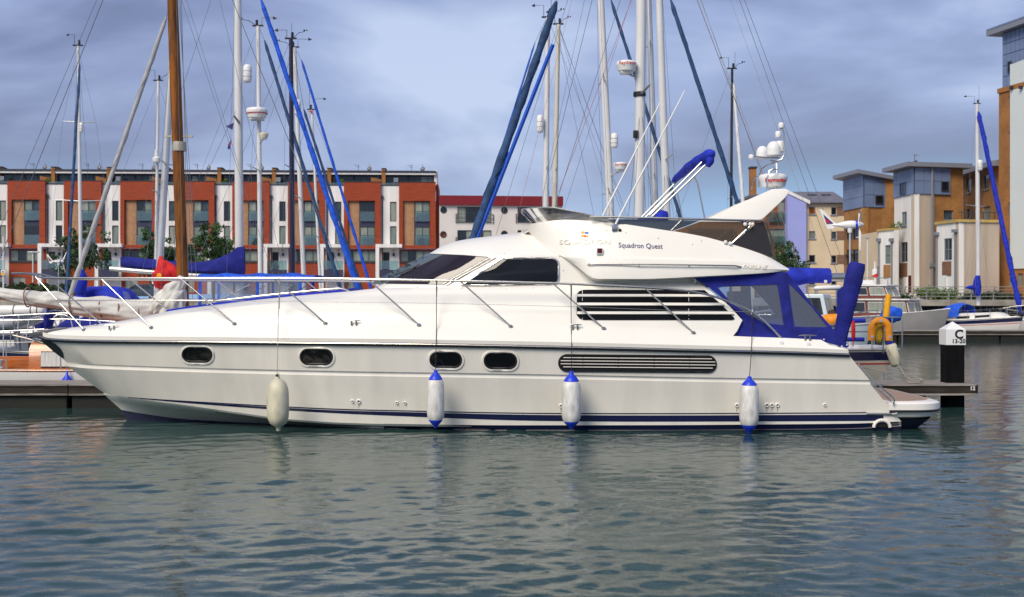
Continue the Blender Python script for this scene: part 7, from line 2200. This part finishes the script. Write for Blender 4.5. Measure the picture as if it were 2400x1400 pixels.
# ---- moored boats across the basin (right edge)
def motor_cruiser():
    B = Boat('wooden_motor_cruiser', 'grey-hulled motor cruiser with mahogany-trimmed white wheelhouse across the basin', 'motor cruiser', (P(2100,0,72).x, 72.0), R(-38))
    MAH = pm('mahogany',(0.16,.035,.018),.35,var=.3,vscale=3,coat=.3)
    GH = pm('grey_hull',(0.30,.29,.29),.35,var=.15,vscale=1)
    B.hull(3.2, 4.4, 1.5, 1.75, 1.15, GH, rake=1.0, strake=RENDER)
    def house(x0,x1,w0,w1,z0,z1,slope,name,nw,roofm):
        rows = [[B.w(x0,w0,z0),B.w(x0,w1,z1),B.w(x0,-w1,z1),B.w(x0,-w0,z0)],[B.w(x1+slope,w0,z0),B.w(x1,w1,z1),B.w(x1,-w1,z1),B.w(x1+slope,-w0,z0)]]
        h_ = MB().grid(rows, wrap=True, cap0=True, cap1=True).build(name, MAH, B.t, smooth=False)
        for sg_ in (1,-1):
            for i in range(nw):
                fa, fb = (i+.08)/nw, (i+.92)/nw
                q = []
                for f,g_ in ((fa,.28),(fb,.28),(fb,.88),(fa,.88)):
                    x = lerp(x0, lerp(x1+slope,x1,g_), f); q.append(B.w(x, sg_*(lerp(w0,w1,g_)+.012), lerp(z0,z1,g_)))
                MB().prism(q, B.w(0,-sg_*.02,0)-B.w(0,0,0)).build('window', PANES[2] if i else BGLASS, h_, smooth=False)
                MB().tube(q, .028, 5, closed=True).build('window_frame', RENDER, h_)
        for (a0,a1) in ((-.95,-.05),(.05,.95)):
            q = [B.w(lerp(x1+slope,x1,g_)+.012, lerp(w0,w1,g_)*yy, lerp(z0,z1,g_)) for yy,g_ in ((a0,.2),(a1,.2),(a1,.9),(a0,.9))]
            MB().prism(q, B.w(-.02,0,0)-B.w(0,0,0)).build('windscreen', PANES[2], h_, smooth=False)
            MB().tube(q, .03, 5, closed=True).build('window_frame', RENDER, h_)
        MB().prism([B.w(x0-.2,w1+.12,z1),B.w(x1+.25,w1+.12,z1),B.w(x1+.32,0,z1+.02),B.w(x1+.25,-w1-.12,z1),B.w(x0-.2,-w1-.12,z1)], (0,0,.09)).build('house_roof', roofm, h_, smooth=False, bevel=.02)
    house(-2.6,1.0,1.2,1.12,1.25,2.25,.25,'saloon_house',3,RENDER)
    house(-2.4,-.4,1.05,.92,2.35,3.1,.35,'wheelhouse',2,RENDER)
    rl = MB()
    for x,y_ in ((-2.3,.8),(-.8,.8),(-.8,-.8),(-2.3,-.8)): rl.tube([B.w(x,y_,3.2),B.w(x,y_,3.62)], .02, 5)
    rl.tube([B.w(-2.3,-.8,3.62),B.w(-2.3,.8,3.62),B.w(-.8,.8,3.62),B.w(-.8,-.8,3.62)], .02, 5, closed=True).build('roof_rail', CHROME, B.t)
    MB().box(*(lambda p: (p.x-.35,p.x+.35,p.y-.3,p.y+.3,3.2,3.48))(B.w(-1.9,.3,0))).build('roof_locker', PLASW, B.t, smooth=False, bevel=.05)
    mp_ = B.w(-1.3,0,3.2)
    MB().tube([mp_,mp_+Vector((0,0,1.4))], .05, 8).lathe(mp_+Vector((0,0,.5)), [(.16,0),(.18,.1),(.18,.4),(.1,.45)], 12).build('signal_mast', PLASW, B.t)
    MB().add([B.w(-.9,-.6,3.9),B.w(-1.35,-.6,3.7),B.w(-.9,-.6,3.62)], [(0,1,2)]).build('red_flag', REDC, B.t, smooth=False)
    MB().tube([B.w(-.9,-.6,3.2),B.w(-.9,-.6,4.3)], .025, 5).build('flagstaff', MAH, B.t)
    q = [B.w(-2.62,1.26,1.2), B.w(-2.62,1.1,3.1), B.w(-3.2,1.1,3.0), B.w(-3.4,1.2,1.3)]
    MB().prism(q, B.w(0,-2.3,0)-B.w(0,0,0)).build('aft_canopy', NAVYC, B.t, smooth=False)
motor_cruiser()
t = thing('canvas_bundle', 'bright blue canvas bundle hanging beside the yellow tube', 'canvas bundle', P(2090,762,33))
lump(P(2088,738,33), .30, .22, .20, BRIGHTC, 'bundle', t, 21, .1); MB().tube([P(2072,745,33),P(2072,900,33)], .02, 6).build('pole', CHROME, t)

R17 = Boat('white_day_sailer', 'white sailing boat with blue sprayhood moored across the basin', 'sailing boat', (P(2292,0,70.5).x, 70.5), R(-55))
R17.hull(2.9, 4.0, 1.15, 1.35, 1.0, HW, stripe=NAVY, red=True, rake=1.0)
R17.cabin(-1.6, 1.9, .8, .42, GEL2, 2, winmat=PANES[0])
R17.sprayhood(-2.4, -.7, .9, .85, BRIGHTC, 1.25)
R17.mast(P(2293,716,70.5), P(2290,244,70.5), 10*70.5/FPX, mat=ALUW)
R17.furl(P(2293,262,70.3), R17.w(2.75,0,1.45), 12*70/FPX, BLUEC, seed=31)
R17.spreader(CAMZ+(700-484)*70.5/FPX, .95, th=.03); R17.shrouds([(CAMZ+(700-484)*70.5/FPX,.95)], .006); R17.masthead(0)
R17.capsule(P(2297,388,70.3), 6*70.3/FPX, 26*70.3/FPX)
rows = []
for py, a, b_ in ((646,2287,2296),(660,2282,2298),(675,2280,2300),(690,2284,2297),(694,2287,2295)):
    l_, r_ = P(a,py,70.2), P(b_,py,70.2); c = (l_+r_)/2; h_ = (r_.x-l_.x)/2
    rows.append([c+Vector((h_*math.cos(R(q_)),.25*math.sin(R(q_)),0)) for q_ in range(0,360,30)])
MB().grid(rows, wrap=True, cap0=True, cap1=True).build('sail_cover', BLUEC, R17.t, angle=60)
soft_roll([(P(2290,674,70.2),.14),(P(2276,674,70.0),.12),(P(2263,675,69.8),.04)], BLUEC, 'boom_cover', R17.t, 3, amp=.08)
R17.rails(5,.55)
R18 = Boat('white_cabin_boat', 'white boat with dark bow nosing in at the right edge', 'boat', (P(2440,0,71).x, 71.0), R(170))
R18.hull(2.2, 3.0, 1.1, 1.2, 1.0, HW); R18.cabin(-1.5,1.0,.8,.5,GEL2,2); R18.rails(4,.5)
R19 = Boat('small_wheelhouse_boat', 'pale blue-white wheelhouse boat seen past the aft canopy', 'motor boat', (P(1905,0,52).x, 52.0), R(-25))
R19.hull(2.6, 2.4, 1.1, 1.3, 1.1, pm('pale_blue_hull',(0.55,.62,.66),.35))
def wheelhouse(B, x0, x1, w_, z0, z1, mat):
    h_ = MB().grid([[B.w(x0,w_,z0),B.w(x0,w_*.9,z1),B.w(x0,-w_*.9,z1),B.w(x0,-w_,z0)],[B.w(x1+.3,w_,z0),B.w(x1,w_*.9,z1),B.w(x1,-w_*.9,z1),B.w(x1+.3,-w_,z0)]], wrap=True, cap0=True, cap1=True).build('wheelhouse', mat, B.t, smooth=False, bevel=.05)
    for sg_ in (1,-1):
        for fa,fb in ((.08,.46),(.54,.92)):
            q = [B.w(lerp(x0,lerp(x1+.3,x1,g_),f), sg_*(lerp(w_,w_*.9,g_)+.012), lerp(z0,z1,g_)) for f,g_ in ((fa,.35),(fb,.35),(fb,.88),(fa,.88))]
            MB().prism(q, B.w(0,-sg_*.02,0)-B.w(0,0,0)).build('window', BGLASS, h_, smooth=False)
    for a0,a1 in ((-.9,-.05),(.05,.9)):
        q = [B.w(lerp(x1+.3,x1,g_)+.012, lerp(w_,w_*.9,g_)*yy, lerp(z0,z1,g_)) for yy,g_ in ((a0,.35),(a1,.35),(a1,.88),(a0,.88))]
        MB().prism(q, B.w(-.02,0,0)-B.w(0,0,0)).build('windscreen', BGLASS, h_, smooth=False)
wheelhouse(R19, -1.4, .6, .95, 1.2, 2.55, pm('pale_blue_white',(0.62,.70,.74),.4))
R19.rails(5,.5)
t = thing('canvas_roll', 'white covered roll on a rail above the pale wheelhouse boat', 'canvas roll', P(1935,700,56))
MB().tube([P(1908,676,56),P(1912,676,56),P(1966,674,56),P(1970,674,56)], [.06,.11,.11,.06], 12).build('roll', PLASW, t)
MB().tube([P(1915,680,56),P(1915,720,56)], .03, 5).tube([P(1960,680,56),P(1960,720,56)], .03, 5).build('stand', CHROME, t)
t = thing('small_orange_boat', 'orange rounded hull of a small boat behind the aft canopy', 'small boat', P(1945,770,46))
lump(P(1955,752,46), .55, .35, .26, ORAP, 'hull', t, 13, .02)
MB().tube([P(1955,757,46)-Vector((0,0,.2)), P(1955,700,46)-Vector((0,0,1.6))], .04, 6).build('support', CHROME, t)
